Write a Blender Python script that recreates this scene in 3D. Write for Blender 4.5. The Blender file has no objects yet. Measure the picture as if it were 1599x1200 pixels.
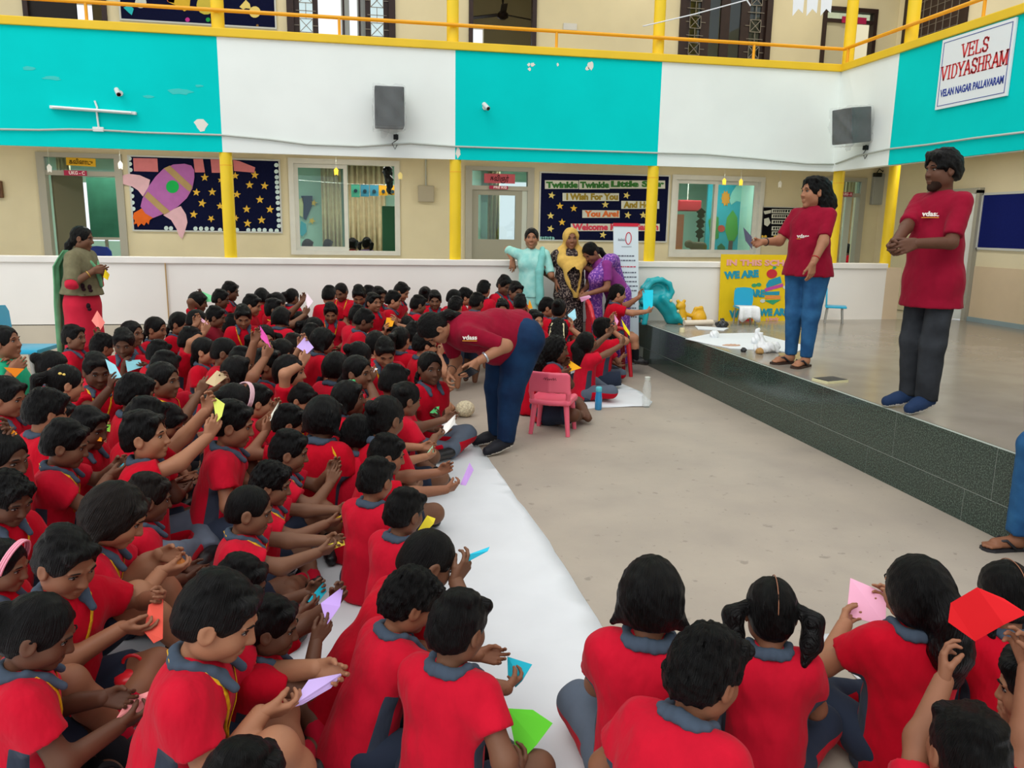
import bpy, bmesh, math, random
import numpy as np
from mathutils import Vector, Matrix, Euler
random.seed(7)
SC = bpy.context.scene
COL = SC.collection
PI = math.pi
# ------------------------------------------------------------------ camera, sky, sun, exposure
F_PX = 1235.0; CAM_H = 1.65
def cam_axes(p, y, r):
    p, y, r = map(math.radians, (p, y, r))
    f = Vector((math.sin(y)*math.cos(p), math.cos(y)*math.cos(p), -math.sin(p)))
    rt = Vector((math.cos(y), -math.sin(y), 0)); up = rt.cross(f)
    return rt*math.cos(r)+up*math.sin(r), up*math.cos(r)-rt*math.sin(r), f
RT, UP, FW = cam_axes(11.2, 10.55, 0.95)
CAM = Vector((0, 0, CAM_H))
cd = bpy.data.cameras.new('camera'); cam = bpy.data.objects.new('camera', cd); COL.objects.link(cam)
cd.sensor_fit = 'HORIZONTAL'; cd.sensor_width = 36.0; cd.lens = 36.0*F_PX/1599.0; cd.clip_start = .02
cam.matrix_world = Matrix(((RT.x, UP.x, -FW.x, 0), (RT.y, UP.y, -FW.y, 0), (RT.z, UP.z, -FW.z, CAM_H), (0, 0, 0, 1)))
SC.camera = cam
W = bpy.data.worlds.new('sky'); SC.world = W; W.use_nodes = True
_n = W.node_tree.nodes; _l = W.node_tree.links
_bg = _n['Background']; _bg.inputs['Strength'].default_value = 1.0
_tc = _n.new('ShaderNodeTexCoord'); _sx = _n.new('ShaderNodeSeparateXYZ'); _cr = _n.new('ShaderNodeValToRGB')
_l.new(_tc.outputs['Generated'], _sx.inputs[0]); _l.new(_sx.outputs['Z'], _cr.inputs[0]); _l.new(_cr.outputs[0], _bg.inputs['Color'])
_cr.color_ramp.elements[0].position = 0.0; _cr.color_ramp.elements[0].color = (.86, .90, .96, 1)
_cr.color_ramp.elements[1].position = 1.0; _cr.color_ramp.elements[1].color = (1.0, 1.0, 1.0, 1)
sd = bpy.data.lights.new('overcast_sun', 'SUN'); sd.energy = 0.9; sd.angle = math.radians(38); sd.color = (1, .97, .92)
sun = bpy.data.objects.new('overcast_sun', sd); COL.objects.link(sun)
sun.rotation_euler = Vector((.45, .62, -.95)).to_track_quat('-Z', 'Y').to_euler()
def tube_or_fill_lamp(x, y, z, ln, watts, along='x', col=(1, .97, .9)):
    l = bpy.data.lights.new('tube_or_fill_light', 'AREA'); l.shape = 'RECTANGLE'; l.size = ln; l.size_y = .06; l.energy = watts; l.color = col
    o = bpy.data.objects.new('tube_or_fill_light', l); COL.objects.link(o); o.location = (x, y, z); o.rotation_euler = (0, 0, 0 if along == 'x' else PI/2)
for _x in (-5.5, -2.9, -.3, 2.3, 4.9): tube_or_fill_lamp(_x, 10.6, 2.66, 1.2, 11)  # unseen fill lamps added to brighten the back corridor
for _y in (9.0, 6.4, 3.8): tube_or_fill_lamp(7.1, _y, 2.66, 1.2, 9, 'y')  # the same added fill, out of view in the right wing corridor
for _x in (-5.4, -3.6, -1.0, .6, 2.5, 4.4, 5.9, 7.6): tube_or_fill_lamp(_x, 13.3, 2.72, 1.2, 24)
for _x in (-4.5, -1.5, 1.2, 4.0, 6.6): tube_or_fill_lamp(_x, 10.7, 5.9, 1.2, 12)  # more added fill for the upper corridor, no fixtures seen there
SC.view_settings.view_transform = 'Standard'; SC.view_settings.look = 'None'
SC.view_settings.gamma = 1; SC.view_settings.use_curve_mapping = False
SC.view_settings.exposure = 0.22

# ------------------------------------------------------------------ helpers
def ray(x, y): return FW + RT*((x-799.5)/F_PX) - UP*((y-600)/F_PX)
def atz(x, y, z): d = ray(x, y); return CAM + d*((z-CAM_H)/d.z)
def aty(x, y, Y): d = ray(x, y); return CAM + d*(Y/d.y)
def atx(x, y, X): d = ray(x, y); return CAM + d*(X/d.x)
def proj(p):
    v = Vector(p)-CAM; d = v.dot(FW); return (799.5+F_PX*v.dot(RT)/d, 600-F_PX*v.dot(UP)/d)
def lin(c):
    if isinstance(c, str):
        c = c.lstrip('#'); c = [int(c[i:i+2], 16)/255 for i in (0, 2, 4)]
    return tuple(((v/12.92) if v <= .04045 else ((v+.055)/1.055)**2.4) for v in c)
MATS = {}
def mat(name, col, rough=.6, spec=.4, var=0.0, vscale=6.0, bump=0.0, bscale=40.0, metal=0.0, stretch=None, col2=None, lo=.35, hi=.65, detail=4, coat=0, sheen=0, sss=0, emit=0, alpha=None, bdist=.01):
    if name in MATS: return MATS[name]
    m = bpy.data.materials.new(name); m.use_nodes = True; MATS[name] = m
    nt = m.node_tree; N = nt.nodes; L = nt.links; b = N['Principled BSDF']
    c = lin(col); b.inputs['Base Color'].default_value = (*c, 1); b.inputs['Roughness'].default_value = rough
    b.inputs['Specular IOR Level'].default_value = spec; b.inputs['Metallic'].default_value = metal
    m.diffuse_color = (*c, 1)
    if coat: b.inputs['Coat Weight'].default_value = coat; b.inputs['Coat Roughness'].default_value = .15
    if sheen: b.inputs['Sheen Weight'].default_value = sheen
    if emit: b.inputs['Emission Color'].default_value = (*c, 1); b.inputs['Emission Strength'].default_value = emit
    if alpha is not None: b.inputs['Alpha'].default_value = alpha
    tc = None
    if var or col2 or bump:
        tc = N.new('ShaderNodeTexCoord'); src = tc.outputs['Object']
        if stretch:
            mp = N.new('ShaderNodeMapping'); mp.inputs['Scale'].default_value = stretch; L.new(src, mp.inputs[0]); src = mp.outputs[0]
    if var or col2:
        nz = N.new('ShaderNodeTexNoise'); nz.inputs['Scale'].default_value = vscale; nz.inputs['Detail'].default_value = detail; L.new(src, nz.inputs['Vector'])
        cr = N.new('ShaderNodeValToRGB'); L.new(nz.outputs[0], cr.inputs[0])
        c2 = lin(col2) if col2 else tuple(min(1, v*(1+var)) for v in c); c1 = c if col2 else tuple(v*(1-var) for v in c)
        cr.color_ramp.elements[0].position = lo; cr.color_ramp.elements[0].color = (*c1, 1)
        cr.color_ramp.elements[1].position = hi; cr.color_ramp.elements[1].color = (*c2, 1)
        L.new(cr.outputs[0], b.inputs['Base Color'])
    if bump:
        nb = N.new('ShaderNodeTexNoise'); nb.inputs['Scale'].default_value = bscale; nb.inputs['Detail'].default_value = 3; L.new(src, nb.inputs['Vector'])
        bp = N.new('ShaderNodeBump'); bp.inputs['Strength'].default_value = bump; bp.inputs['Distance'].default_value = bdist
        L.new(nb.outputs[0], bp.inputs['Height']); L.new(bp.outputs[0], b.inputs['Normal'])
    return m
def glass(name, tint='#e8f2f0', refl=1.0):
    if name in MATS: return MATS[name]
    m = bpy.data.materials.new(name); m.use_nodes = True; MATS[name] = m
    nt = m.node_tree; N = nt.nodes; L = nt.links; N.remove(N['Principled BSDF'])
    t = N.new('ShaderNodeBsdfTransparent'); t.inputs[0].default_value = (*lin(tint), 1)
    g = N.new('ShaderNodeBsdfGlossy'); g.inputs['Roughness'].default_value = .02
    fr = N.new('ShaderNodeFresnel'); fr.inputs[0].default_value = 1.5
    mx = N.new('ShaderNodeMixShader'); L.new(fr.outputs[0], mx.inputs[0]); L.new(t.outputs[0], mx.inputs[1]); L.new(g.outputs[0], mx.inputs[2])
    L.new(mx.outputs[0], N['Material Output'].inputs[0]); return m

class MB:
    """collects shapes into one mesh"""
    def __init__(s): s.v = []; s.f = []; s.m = []; s.cm = 0
    def add(s, vs, fs):
        o = len(s.v); s.v += [tuple(v) for v in vs]; s.f += [tuple(i+o for i in f) for f in fs]; s.m += [s.cm]*len(fs); return s
    def box(s, lo, hi, bev=0):
        x0, y0, z0 = [min(a, b) for a, b in zip(lo, hi)]; x1, y1, z1 = [max(a, b) for a, b in zip(lo, hi)]
        b = min(bev, (x1-x0)*.45, (y1-y0)*.45, (z1-z0)*.45) if bev else 0
        if not b:
            return s.add([(x0,y0,z0),(x1,y0,z0),(x1,y1,z0),(x0,y1,z0),(x0,y0,z1),(x1,y0,z1),(x1,y1,z1),(x0,y1,z1)],
                  [(0,3,2,1),(4,5,6,7),(0,1,5,4),(1,2,6,5),(2,3,7,6),(3,0,4,7)])
        bm = bmesh.new(); r = bmesh.ops.create_cube(bm, size=1)
        for v in bm.verts: v.co = Vector(((x0+x1)/2+v.co.x*(x1-x0), (y0+y1)/2+v.co.y*(y1-y0), (z0+z1)/2+v.co.z*(z1-z0)))
        bmesh.ops.bevel(bm, geom=bm.edges[:], offset=b, segments=2, profile=.6, affect='EDGES')
        s.bm(bm); return s
    def bm(s, bm):
        bm.verts.index_update(); s.add([v.co[:] for v in bm.verts], [[v.index for v in f.verts] for f in bm.faces]); bm.free(); return s
    def tube(s, pts, r, n=8, cap=True, closed=False):
        pts = [Vector(p) for p in pts]; rs = r if isinstance(r, (list, tuple)) else [r]*len(pts)
        vs = []; fs = []; m = len(pts); prev = None
        for i, p in enumerate(pts):
            a = pts[(i-1) % m] if (i > 0 or closed) else p; b = pts[(i+1) % m] if (i < m-1 or closed) else p
            t = (b-a).normalized() if (b-a).length > 1e-9 else Vector((0, 0, 1))
            if prev is None:
                u = t.orthogonal().normalized()
            else:
                u = (prev-t*prev.dot(t)); u = u.normalized() if u.length > 1e-6 else t.orthogonal().normalized()
            prev = u; w = t.cross(u)
            for k in range(n):
                an = 2*PI*k/n; vs.append(p+(u*math.cos(an)+w*math.sin(an))*rs[i])
        for i in range(m if closed else m-1):
            for k in range(n):
                a = i*n+k; b = i*n+(k+1) % n; j = ((i+1) % m)*n
                fs.append((a, b, j+(k+1) % n, j+k))
        if cap and not closed:
            fs.append(tuple(reversed(range(n)))); fs.append(tuple(range((m-1)*n, m*n)))
        return s.add(vs, fs)
    def lathe(s, prof, n=16, o=(0, 0, 0)):
        vs = []; fs = []; m = len(prof)
        for r, z in prof:
            for k in range(n): vs.append((o[0]+r*math.cos(2*PI*k/n), o[1]+r*math.sin(2*PI*k/n), o[2]+z))
        for i in range(m-1):
            for k in range(n): fs.append((i*n+k, i*n+(k+1) % n, (i+1)*n+(k+1) % n, (i+1)*n+k))
        fs.append(tuple(reversed(range(n)))); fs.append(tuple(range((m-1)*n, m*n)))
        return s.add(vs, fs)
    def prism(s, poly, fr, t):
        """2-D outline poly placed by frame fr(u, v, w) -> point, thickness from w=0 to w=t"""
        n = len(poly); vs = [fr(u, v, 0) for u, v in poly]+[fr(u, v, t) for u, v in poly]
        fs = [tuple(reversed(range(n))), tuple(range(n, 2*n))]+[(i, (i+1) % n, n+(i+1) % n, n+i) for i in range(n)]
        return s.add(vs, fs)
    def ell(s, c, r, n=12, m=8, rot=None):
        vs = []; fs = []; M = rot or Matrix.Identity(3)
        vs.append(Vector(c)+M@Vector((0, 0, -r[2])))
        for i in range(1, m):
            th = -PI/2+PI*i/m
            for k in range(n):
                vs.append(Vector(c)+M@Vector((r[0]*math.cos(th)*math.cos(2*PI*k/n), r[1]*math.cos(th)*math.sin(2*PI*k/n), r[2]*math.sin(th))))
        vs.append(Vector(c)+M@Vector((0, 0, r[2])))
        for k in range(n): fs.append((0, 1+(k+1) % n, 1+k)); fs.append((len(vs)-1, len(vs)-1-n+k, len(vs)-1-n+(k+1) % n))
        for i in range(m-2):
            for k in range(n): a = 1+i*n; fs.append((a+k, a+(k+1) % n, a+n+(k+1) % n, a+n+k))
        return s.add(vs, fs)
    def build(s, name, m, parent=None, smooth=False, loc=None, rot=None, autos=None):
        me = bpy.data.meshes.new(name); me.from_pydata(s.v, [], s.f); 
        for mm in (m if isinstance(m, (list, tuple)) else [m]): me.materials.append(mm)
        if any(s.m): me.polygons.foreach_set('material_index', s.m)
        if smooth or autos:
            me.polygons.foreach_set('use_smooth', [True]*len(me.polygons))
            if autos: me.set_sharp_from_angle(angle=math.radians(autos))
        me.update()
        return link(name, me, parent, loc, rot)
def link(name, me, parent=None, loc=None, rot=None):
    o = bpy.data.objects.new(name, me); COL.objects.link(o)
    if parent: o.parent = parent
    if loc is not None: o.location = loc
    if rot is not None: o.rotation_euler = rot
    return o
def tag(o, label=None, cat=None, group=None, kind=None):
    if label: o['label'] = label
    if cat: o['category'] = cat
    if group: o['group'] = group
    if kind: o['kind'] = kind
    return o
def empty(name, loc, rz=0):
    o = bpy.data.objects.new(name, None); COL.objects.link(o); o.location = loc; o.rotation_euler = (0, 0, rz); o.empty_display_size = .1; return o
def struct(o): o['kind'] = 'structure'; return o
FONT = None
def text(name, s, size, m, loc, rot, parent=None, width=None, ext=.002, bold=0, shear=0):
    c = bpy.data.curves.new(name, 'FONT'); c.body = s; c.size = size; c.align_x = 'CENTER'; c.align_y = 'CENTER'; c.extrude = ext; c.offset = bold; c.shear = shear; c.resolution_u = 3
    t = bpy.data.objects.new(name, c); COL.objects.link(t); bpy.context.view_layer.update()
    me = bpy.data.meshes.new_from_object(t.evaluated_get(bpy.context.evaluated_depsgraph_get()))
    bpy.data.objects.remove(t); me.materials.clear(); me.materials.append(m)
    if width and len(me.vertices):
        xs = [v.co.x for v in me.vertices]; w = max(xs)-min(xs); cx = (max(xs)+min(xs))/2
        for v in me.vertices: v.co.x = (v.co.x-cx)*width/w
    return link(name, me, parent, loc, rot)
RB = (PI/2, 0, 0)            # text frame facing the camera on the back wall
RR = (PI/2, 0, -PI/2)        # text frame on the right wing, facing -X
# ------------------------------------------------------------------ materials of the place
M_CREAM = mat('cream_wall_paint', '#ded4b2', .75, .25, var=.05, vscale=1.2)
M_CREAM2 = mat('pale_cream_paint', '#e6dcbc', .75, .25, var=.04, vscale=1.2)
M_TEAL = mat('teal_wall_paint', '#00d0cb', .85, .08, var=.035, vscale=1.5)
M_WHITE = mat('white_wall_paint', '#eff6f0', .6, .3, var=.025, vscale=1.3)
M_PARAPET = mat('off_white_parapet_paint', '#f1eee6', .65, .3, var=.03, vscale=1.0)
M_COPING = mat('coping_paint', '#efece4', .6, .3, var=.04, vscale=3)
M_PLINTH = mat('beige_plinth_paint', '#c9c0ac', .7, .25, var=.05, vscale=2)
M_YELLOW = mat('yellow_enamel', '#f2cf1e', .4, .45, var=.03, vscale=4)
M_BEAM = mat('yellow_beam_paint', '#eec62a', .5, .35, var=.03, vscale=3)
M_RAIL = mat('amber_rail_enamel', '#f0a810', .4, .45)
M_FLOOR = mat('courtyard_concrete', '#a0968a', .55, .35, col2='#b0a596', vscale=2.2, lo=.3, hi=.7, bump=.12, bscale=60, detail=10)
M_STAGE = mat('polished_stage_stone', '#8a8275', .2, .5, col2='#989084', vscale=2.2, detail=6, bump=.008, bscale=3)
M_GRAN = mat('dark_green_granite', '#26332d', .13, .55, col2='#64796d', vscale=120, lo=.45, hi=.75, detail=3)
M_JOINT = mat('pale_grout', '#a3aba2', .8, .2)
M_GREYFR = mat('grey_metal_frame', '#a9a79a', .5, .4)
M_WFRAME = mat('white_window_frame', '#d9dad2', .5, .4, var=.03, vscale=8)
M_BROWN = mat('dark_brown_wood', '#2d1c18', .45, .4, var=.15, vscale=9)
M_NAVY = mat('navy_felt', '#0e1334', .9, .1, var=.1, vscale=40)
M_BLUEB = mat('royal_blue_felt', '#141f66', .9, .1, var=.06, vscale=40)
M_BLACKB = mat('black_card', '#0c0c12', .85, .1)
M_ALU = mat('board_edge_trim', '#c7cbc8', .4, .5)
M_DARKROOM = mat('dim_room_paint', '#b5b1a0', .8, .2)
M_TEALROOM = mat('pale_teal_room_paint', '#a9d2c6', .8, .2)
M_GLASS = glass('window_glass')
M_PIPE = mat('grey_conduit', '#b9bfb6', .55, .3)
M_BLUESK = mat('blue_grey_skirting', '#8fa3a8', .6, .3)
M_PEACH = mat('peach_dado_paint', '#d8c4a6', .65, .3, var=.04, vscale=2)
YB = 11.7; YP = 9.68; XW = 5.98; XR = 8.1; XS = 3.42; ZS = .5
ZB0, ZB1, ZB2 = 2.43, 3.65, 3.72
def WR(x0, y0, x1, y1, Y=YB):
    a = aty(x0, (y0+y1)/2, Y).x; b = aty(x1, (y0+y1)/2, Y).x
    return a, aty((x0+x1)/2, y1, Y).z, b, aty((x0+x1)/2, y0, Y).z
def wall_holes(name, m, fr, u0, u1, v0, v1, t, holes):
    us = sorted({u0, u1, *[h[0] for h in holes], *[h[2] for h in holes]}); vs = sorted({v0, v1, *[h[1] for h in holes], *[h[3] for h in holes]})
    us = [u for u in us if u0 <= u <= u1]; vs = [v for v in vs if v0 <= v <= v1]
    mb = MB()
    for i in range(len(us)-1):
        run = None
        for j in range(len(vs)-1):
            cu, cv = (us[i]+us[i+1])/2, (vs[j]+vs[j+1])/2
            if any(h[0] < cu < h[2] and h[1] < cv < h[3] for h in holes): run = None; continue
            if run is None: run = [vs[j], vs[j+1]]; mb_list.append((us[i], us[i+1], run)) if False else runs.append((us[i], us[i+1], run))
            else: run[1] = vs[j+1]
    for a, b, r in runs: mb.box(fr(a, 0, r[0]), fr(b, t, r[1]))
    runs.clear()
    return struct(mb.build(name, m))
runs = []
def add_specks(m):
    nt = m.node_tree; N = nt.nodes; L = nt.links; p = N['Principled BSDF']; src = p.inputs['Base Color'].links[0].from_socket
    tc = N.new('ShaderNodeTexCoord'); mx0 = None
    for sc, lo, hi, dk in ((11, .66, .72, .72), (34, .7, .74, .6), (1.1, .5, .7, .93)):
        nz = N.new('ShaderNodeTexNoise'); nz.inputs['Scale'].default_value = sc; nz.inputs['Detail'].default_value = 3; L.new(tc.outputs['Object'], nz.inputs['Vector'])
        cr = N.new('ShaderNodeValToRGB'); L.new(nz.outputs[0], cr.inputs[0]); cr.color_ramp.elements[0].position = lo; cr.color_ramp.elements[0].color = (1, 1, 1, 1); cr.color_ramp.elements[1].position = hi; cr.color_ramp.elements[1].color = (dk, dk, dk, 1)
        mx = N.new('ShaderNodeMix'); mx.data_type = 'RGBA'; mx.blend_type = 'MULTIPLY'; mx.inputs[0].default_value = 1; L.new(src, mx.inputs[6]); L.new(cr.outputs[0], mx.inputs[7]); src = mx.outputs[2]
    L.new(src, p.inputs['Base Color'])
add_specks(M_FLOOR)
# ------------------------------------------------------------------ ground, stage
struct(MB().box((-14, -6, -.12), (XS, YP+.1, 0)).build('floor', M_FLOOR))
fl = struct(MB().box((XS+.03, -6, 0), (XR+.2, YP+.02, ZS)).build('floor_stage', M_STAGE))
st = struct(MB().box((XS-.002, -6, 0), (XS+.032, YP, ZS-.004)).build('trim_stage_front', M_JOINT))
def slabs(z0, z1, ys):
    me = None
    for a, b in zip(ys[:-1], ys[1:]):
        o = MB().box((XS-.004, min(a, b)+.002, z0+.002), (XS-.001, max(a, b)-.002, z1-.002), .001).build('slab', M_GRAN, st)
zj = .195
slabs(zj, ZS, [YP-.0-i*.86 for i in range(14)])
slabs(0, zj, [YP-.3-i*.92 for i in range(13)]+[-2.9])
struct(MB().box((-14, YP, .0), (XR+.2, 17, ZS-.01)).build('floor_corridor', M_PLINTH))
# ------------------------------------------------------------------ parapet, plinth
struct(MB().box((-14, YP-.02, 0), (XS-.01, YP, ZS-.02)).build('baseboard_back', M_PLINTH))
XPE = 6.92
par = MB().box((-14, YP, ZS-.02), (XPE, YP+.13, 1.19)); par = struct(par.build('wall_parapet', M_PARAPET))
MB().box((-14, YP-.025, 1.185), (XPE, YP+.155, 1.255), .008).build('coping', M_COPING, par)
MB().box((XPE, YP+.0, ZS), (XPE+.22, YP+.5, 1.2)).build('pier', M_PEACH, par)
c = aty(261, 450, YP).x
MB().tube([(c, YP-.018, .5), (c, YP-.018, 1.19)], .008, 6).build('crack_filler', mat('ochre_filler', '#b99a6a', .8, .2), par)
# ------------------------------------------------------------------ lower back wall with openings
W1 = WR(457, 255, 620, 394); W2 = WR(1050, 280, 1186, 398); D1 = WR(66, 243, 186, 300); D2 = WR(732, 264, 828, 330); D3 = WR(1266, 280, 1345, 340)
D1 = (D1[0], ZS, D1[2], D1[3]); D2 = (D2[0], ZS, D2[2], D2[3]); D3 = (D3[0], ZS, D3[2], D3[3])
bw = lambda u, w, v: (u, YB+w, v)
wall_holes('wall_back', M_CREAM, bw, -14, XR, ZS, 2.9, .18, [W1, W2, D1, D2, D3])
struct(MB().box((-14, YP+.21, 2.7), (XW+.3, YB-.005, 2.78)).build('ceiling_corridor', M_CREAM2))
struct(MB().box((XW+.31, 0, 2.7), (XR-.005, YB-.005, 2.78)).build('ceiling_wing', M_CREAM2))
# classrooms behind: far wall with windows, partitions, floor and ceiling
FARH = [(-5.2, 1.3, -3.6, 2.3), (-.2, 1.2, .4, 2.4), (.9, 1.2, 1.5, 2.4), (2.25, 1.0, 3.1, 2.5), (3.3, 1.2, 3.9, 2.2), (8.2, 1.0, 9.6, 2.3)]
wall_holes('wall_classroom_far', M_TEALROOM, lambda u, w, v: (u, 15.2+w, v), -14, 12, ZS, 3.0, .15, FARH)
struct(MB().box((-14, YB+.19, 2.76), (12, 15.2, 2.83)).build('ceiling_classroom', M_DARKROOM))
for i, x in enumerate((-2.1, 1.75, 3.35, 6.9)):
    struct(MB().box((x-.05, YB+.18, ZS), (x+.05, 15.2, 2.95)).build('wall_partition_%d' % (i+1), M_TEALROOM))
# ------------------------------------------------------------------ balcony fascia (back and right wing)
fas = struct(MB().box((-14, YP+.03, ZB0+.01), (XW+.03, YP+.2, ZB1)).build('wall_balcony_back', M_WHITE))
edges = [-7.5, -5.6, aty(343, 150, YP).x, aty(711, 160, YP).x, aty(1030, 180, YP).x, XW]
for i, (a, b) in enumerate(zip(edges[:-1], edges[1:])):
    MB().box((a, YP, ZB0), (b, YP+.03, ZB1)).build('paint_panel', M_WHITE if i in (0, 2, 4) else M_TEAL, fas)
MB().box((-14, YP-.03, ZB1), (XW, YP+.22, ZB2+.02), .01).build('yellow_beam', M_BEAM, fas)
fw = struct(MB().box((XW+.03, -4, ZB0+.01), (XW+.2, YP+.2, ZB1)).build('wall_balcony_right', M_WHITE))
yt = atx(1396, 170, XW).y
MB().box((XW, yt, ZB0), (XW+.03, YP+.03, ZB1)).build('paint_panel', M_WHITE, fw)
MB().box((XW, yt-3.8, ZB0), (XW+.03, yt, ZB1)).build('paint_panel', M_TEAL, fw)
MB().box((XW, -4, ZB0), (XW+.03, yt-3.8, ZB1)).build('paint_panel', M_WHITE, fw)
MB().box((XW-.03, -4, ZB1), (XW+.22, YP+.2, ZB2+.02), .01).build('yellow_beam', M_BEAM, fw)
struct(MB().box((XW+.21, -4, 2.79), (XR-.005, YP+.2, 2.9)).build('floor_upper_wing', M_CREAM2))
struct(MB().box((-14, YP+.21, 2.79), (XR-.005, YB-.005, 2.9)).build('floor_upper', M_CREAM2))
# paint scuffs where paper and fixings came off: real flakes a millimetre proud
M_SCUFF = mat('bare_plaster', '#e9e6da', .8, .2); M_FADED = mat('faded_teal_paint', '#3fc9c2', .7, .2)
def blob(cx, cy, rx, ry, Y, m, seed, nm='bare_patch', n=11, par=None):
    rnd = random.Random(seed); c = aty(cx, cy, Y); k = (c-CAM).dot(FW)/F_PX
    poly = [((1+rnd.uniform(-.35, .3))*rx*k*math.cos(2*PI*i/n), (1+rnd.uniform(-.35, .3))*ry*k*math.sin(2*PI*i/n)) for i in range(n)]
    MB().prism(poly, lambda u, v, w: (c.x+u, Y-w, c.z+v), .0015).build(nm, m, par)
for i, (x, y, rx, ry) in enumerate([(314, 194, 9, 9), (826, 101, 2.5, 2.5), (832, 101, 3.5, 3), (827, 108, 2.5, 2.5), (871, 101, 2, 2.5), (922, 103, 4.5, 6), (917, 107, 3, 3), (715, 238, 4, 8)]):
    blob(x, y, rx, ry, YP-.0008, M_SCUFF, i, par=fas)
for i, (x, y, rx, ry) in enumerate([(44, 107, 9, 3), (80, 122, 14, 3), (282, 143, 16, 5), (310, 134, 6, 2), (232, 151, 8, 2)]):
    blob(x, y, rx, ry, YP-.0004, M_FADED, i+20, 'scuff', par=fas)
# ------------------------------------------------------------------ pillars and rails
def pillar(x, y, z0, z1, r=.07, col=True):
    o = MB().lathe([(r, z0), (r, z1)], 24, (x, y, 0)).build('pillar', M_YELLOW, autos=40); struct(o)
    for z in ((z1-.16,) if col else ()): MB().lathe([(r+.002, z-.003), (r+.002, z+.003)], 24, (x, y, 0)).build('joint_ring', M_RAIL, o, autos=40)
for x in (357, 711, 1017, 1305):
    q = aty(x, 330, YP+.07); pillar(q.x, YP+.07, 1.25, ZB0+.02)
q = atx(1404, 330, XW+.07); pillar(XW+.07+.9, YP+.1, 1.2, 2.76)
for x in (340, 707, 1030, 1330):
    q = aty(x, 30, YP+.13); pillar(q.x, YP+.13, ZB2, 6.2)
q = atx(1425, 40, XW+.13); pillar(XW+.13, q.y, ZB2, 6.2)
ZR = 3.93
rl = tag(empty('balcony_railing', (-13, YP+.03, ZB2)), 'amber tube railing along the back balcony edge', 'railing')
def rail_part(root, nm, pts, r, n=10):
    o = MB().tube([Vector(p)-root.location for p in pts], r, n).build(nm, M_RAIL, root, autos=50)
rail_part(rl, 'top_rail', [(-13, YP+.03, ZR), (XW+.02, YP+.03, ZR)], .021)
xs = [aty(px, py, YP+.03).x for px, py in ((135, 25), (530, 48), (869, 64), (1177, 82))]
for x in [xs[0]-2.55]+xs: rail_part(rl, 'post', [(x, YP+.03, ZB2), (x, YP+.03, ZR)], .017)
rl2 = tag(empty('balcony_railing', (XW+.03, -3, ZB2)), 'amber tube railing along the right wing balcony edge', 'railing')
rail_part(rl2, 'top_rail', [(XW+.03, -3, ZR), (XW+.03, YP+.03, ZR)], .021)
y2 = atx(1536, 20, XW+.03).y
for y in (YP-.06, y2, y2-2.5): rail_part(rl2, 'post', [(XW+.03, y, ZB2), (XW+.03, y, ZR)], .017)
# conduit along the fascia
cpts = [aty(x, y, YP-.02) for x, y in ((-60, 200), (0, 202), (60, 203), (110, 202), (152, 203), (220, 207), (345, 211), (420, 218), (480, 226), (560, 229), (640, 224), (711, 229), (860, 234), (1026, 239), (1100, 241), (1180, 248), (1260, 256), (1304, 257))]
cpts = [p+Vector((0, 0, 0)) for p in cpts]
tag(MB().tube(cpts, .011, 6).build('conduit_pipe', M_PIPE, smooth=True), 'thin grey conduit running low along the back balcony wall', 'pipe')
cp2 = [atx(x, y, XW-.02) for x, y in ((1305, 256), (1340, 243), (1387, 233), (1450, 226), (1520, 216), (1620, 204))]
tag(MB().tube(cp2, .011, 6).build('conduit_pipe', M_PIPE, smooth=True), 'thin grey conduit on the right wing below the sign', 'pipe')
# ------------------------------------------------------------------ right wing inner wall, door, board
y0 = atx(1414, 300, XR).y; yd0 = 9.57; yd1 = 10.45
wall_holes('wall_right', M_CREAM2, lambda u, w, v: (XR+w, u, v), -4, YB+.18, ZS, 2.9, .15, [(yd0, ZS, yd1, 2.2)])
wr = struct(MB().box((XR-.012, -4, ZS+.06), (XR, yd0-.09, 1.24)).build('trim_dado', M_PEACH))
struct(MB().box((XR-.03, -4, ZS), (XR-.002, yd0-.09, ZS+.06)).build('baseboard_right', M_BLUESK))
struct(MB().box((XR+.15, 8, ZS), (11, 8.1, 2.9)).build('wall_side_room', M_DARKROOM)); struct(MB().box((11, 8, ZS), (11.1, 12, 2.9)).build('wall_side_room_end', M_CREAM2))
dr = tag(empty('open_door', (XR-.02, yd0, ZS)), 'plain white door leaf standing open beside the blue notice board', 'door')
a = math.radians(178)
M_DOORW = mat('white_door_paint', '#dfe3df', .5, .35, var=.02)
d = MB().box((0, -.02, .01), (.66, .02, 1.70), .004).build('door_leaf', M_DOORW, dr); d.rotation_euler = (0, 0, math.radians(113))
h = MB().tube([(.55, .02, .82), (.55, .06, .82), (.45, .06, .82)], .009, 8).build('handle', mat('steel', '#9a9a98', .3, .5, metal=.9), d)
h2 = MB().tube([(.55, -.02, .82), (.55, -.06, .82), (.45, -.06, .82)], .009, 8).build('handle', MATS['steel'], d)
MB().box((-.05, -.085, 0), (.04, -.02, 1.74)).box((-.05, .88, 0), (.04, .945, 1.74)).box((-.05, -.085, 1.70), (.04, .945, 1.77)).build('door_frame', M_GREYFR, dr)
def notice(name, r, Y, m, label, rim=.02, fr=None):
    o = tag(empty(name, (r[0], Y, r[1])), label, 'notice board'); w, h = r[2]-r[0], r[3]-r[1]
    MB().box((0, -.02, 0), (w, 0, h)).build('felt_panel', m, o)
    MB().box((-rim, -.03, -rim), (w+rim, 0, 0)).box((-rim, -.03, h), (w+rim, 0, h+rim)).box((-rim, -.03, 0), (0, 0, h)).box((w, -.03, 0), (w+rim, 0, h)).build('trim_frame', M_ALU, o)
    return o
nb = tag(empty('notice_board', (XR, 9.46, 1.49)), 'plain royal blue felt notice board on the right wing wall', 'notice board')
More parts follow.
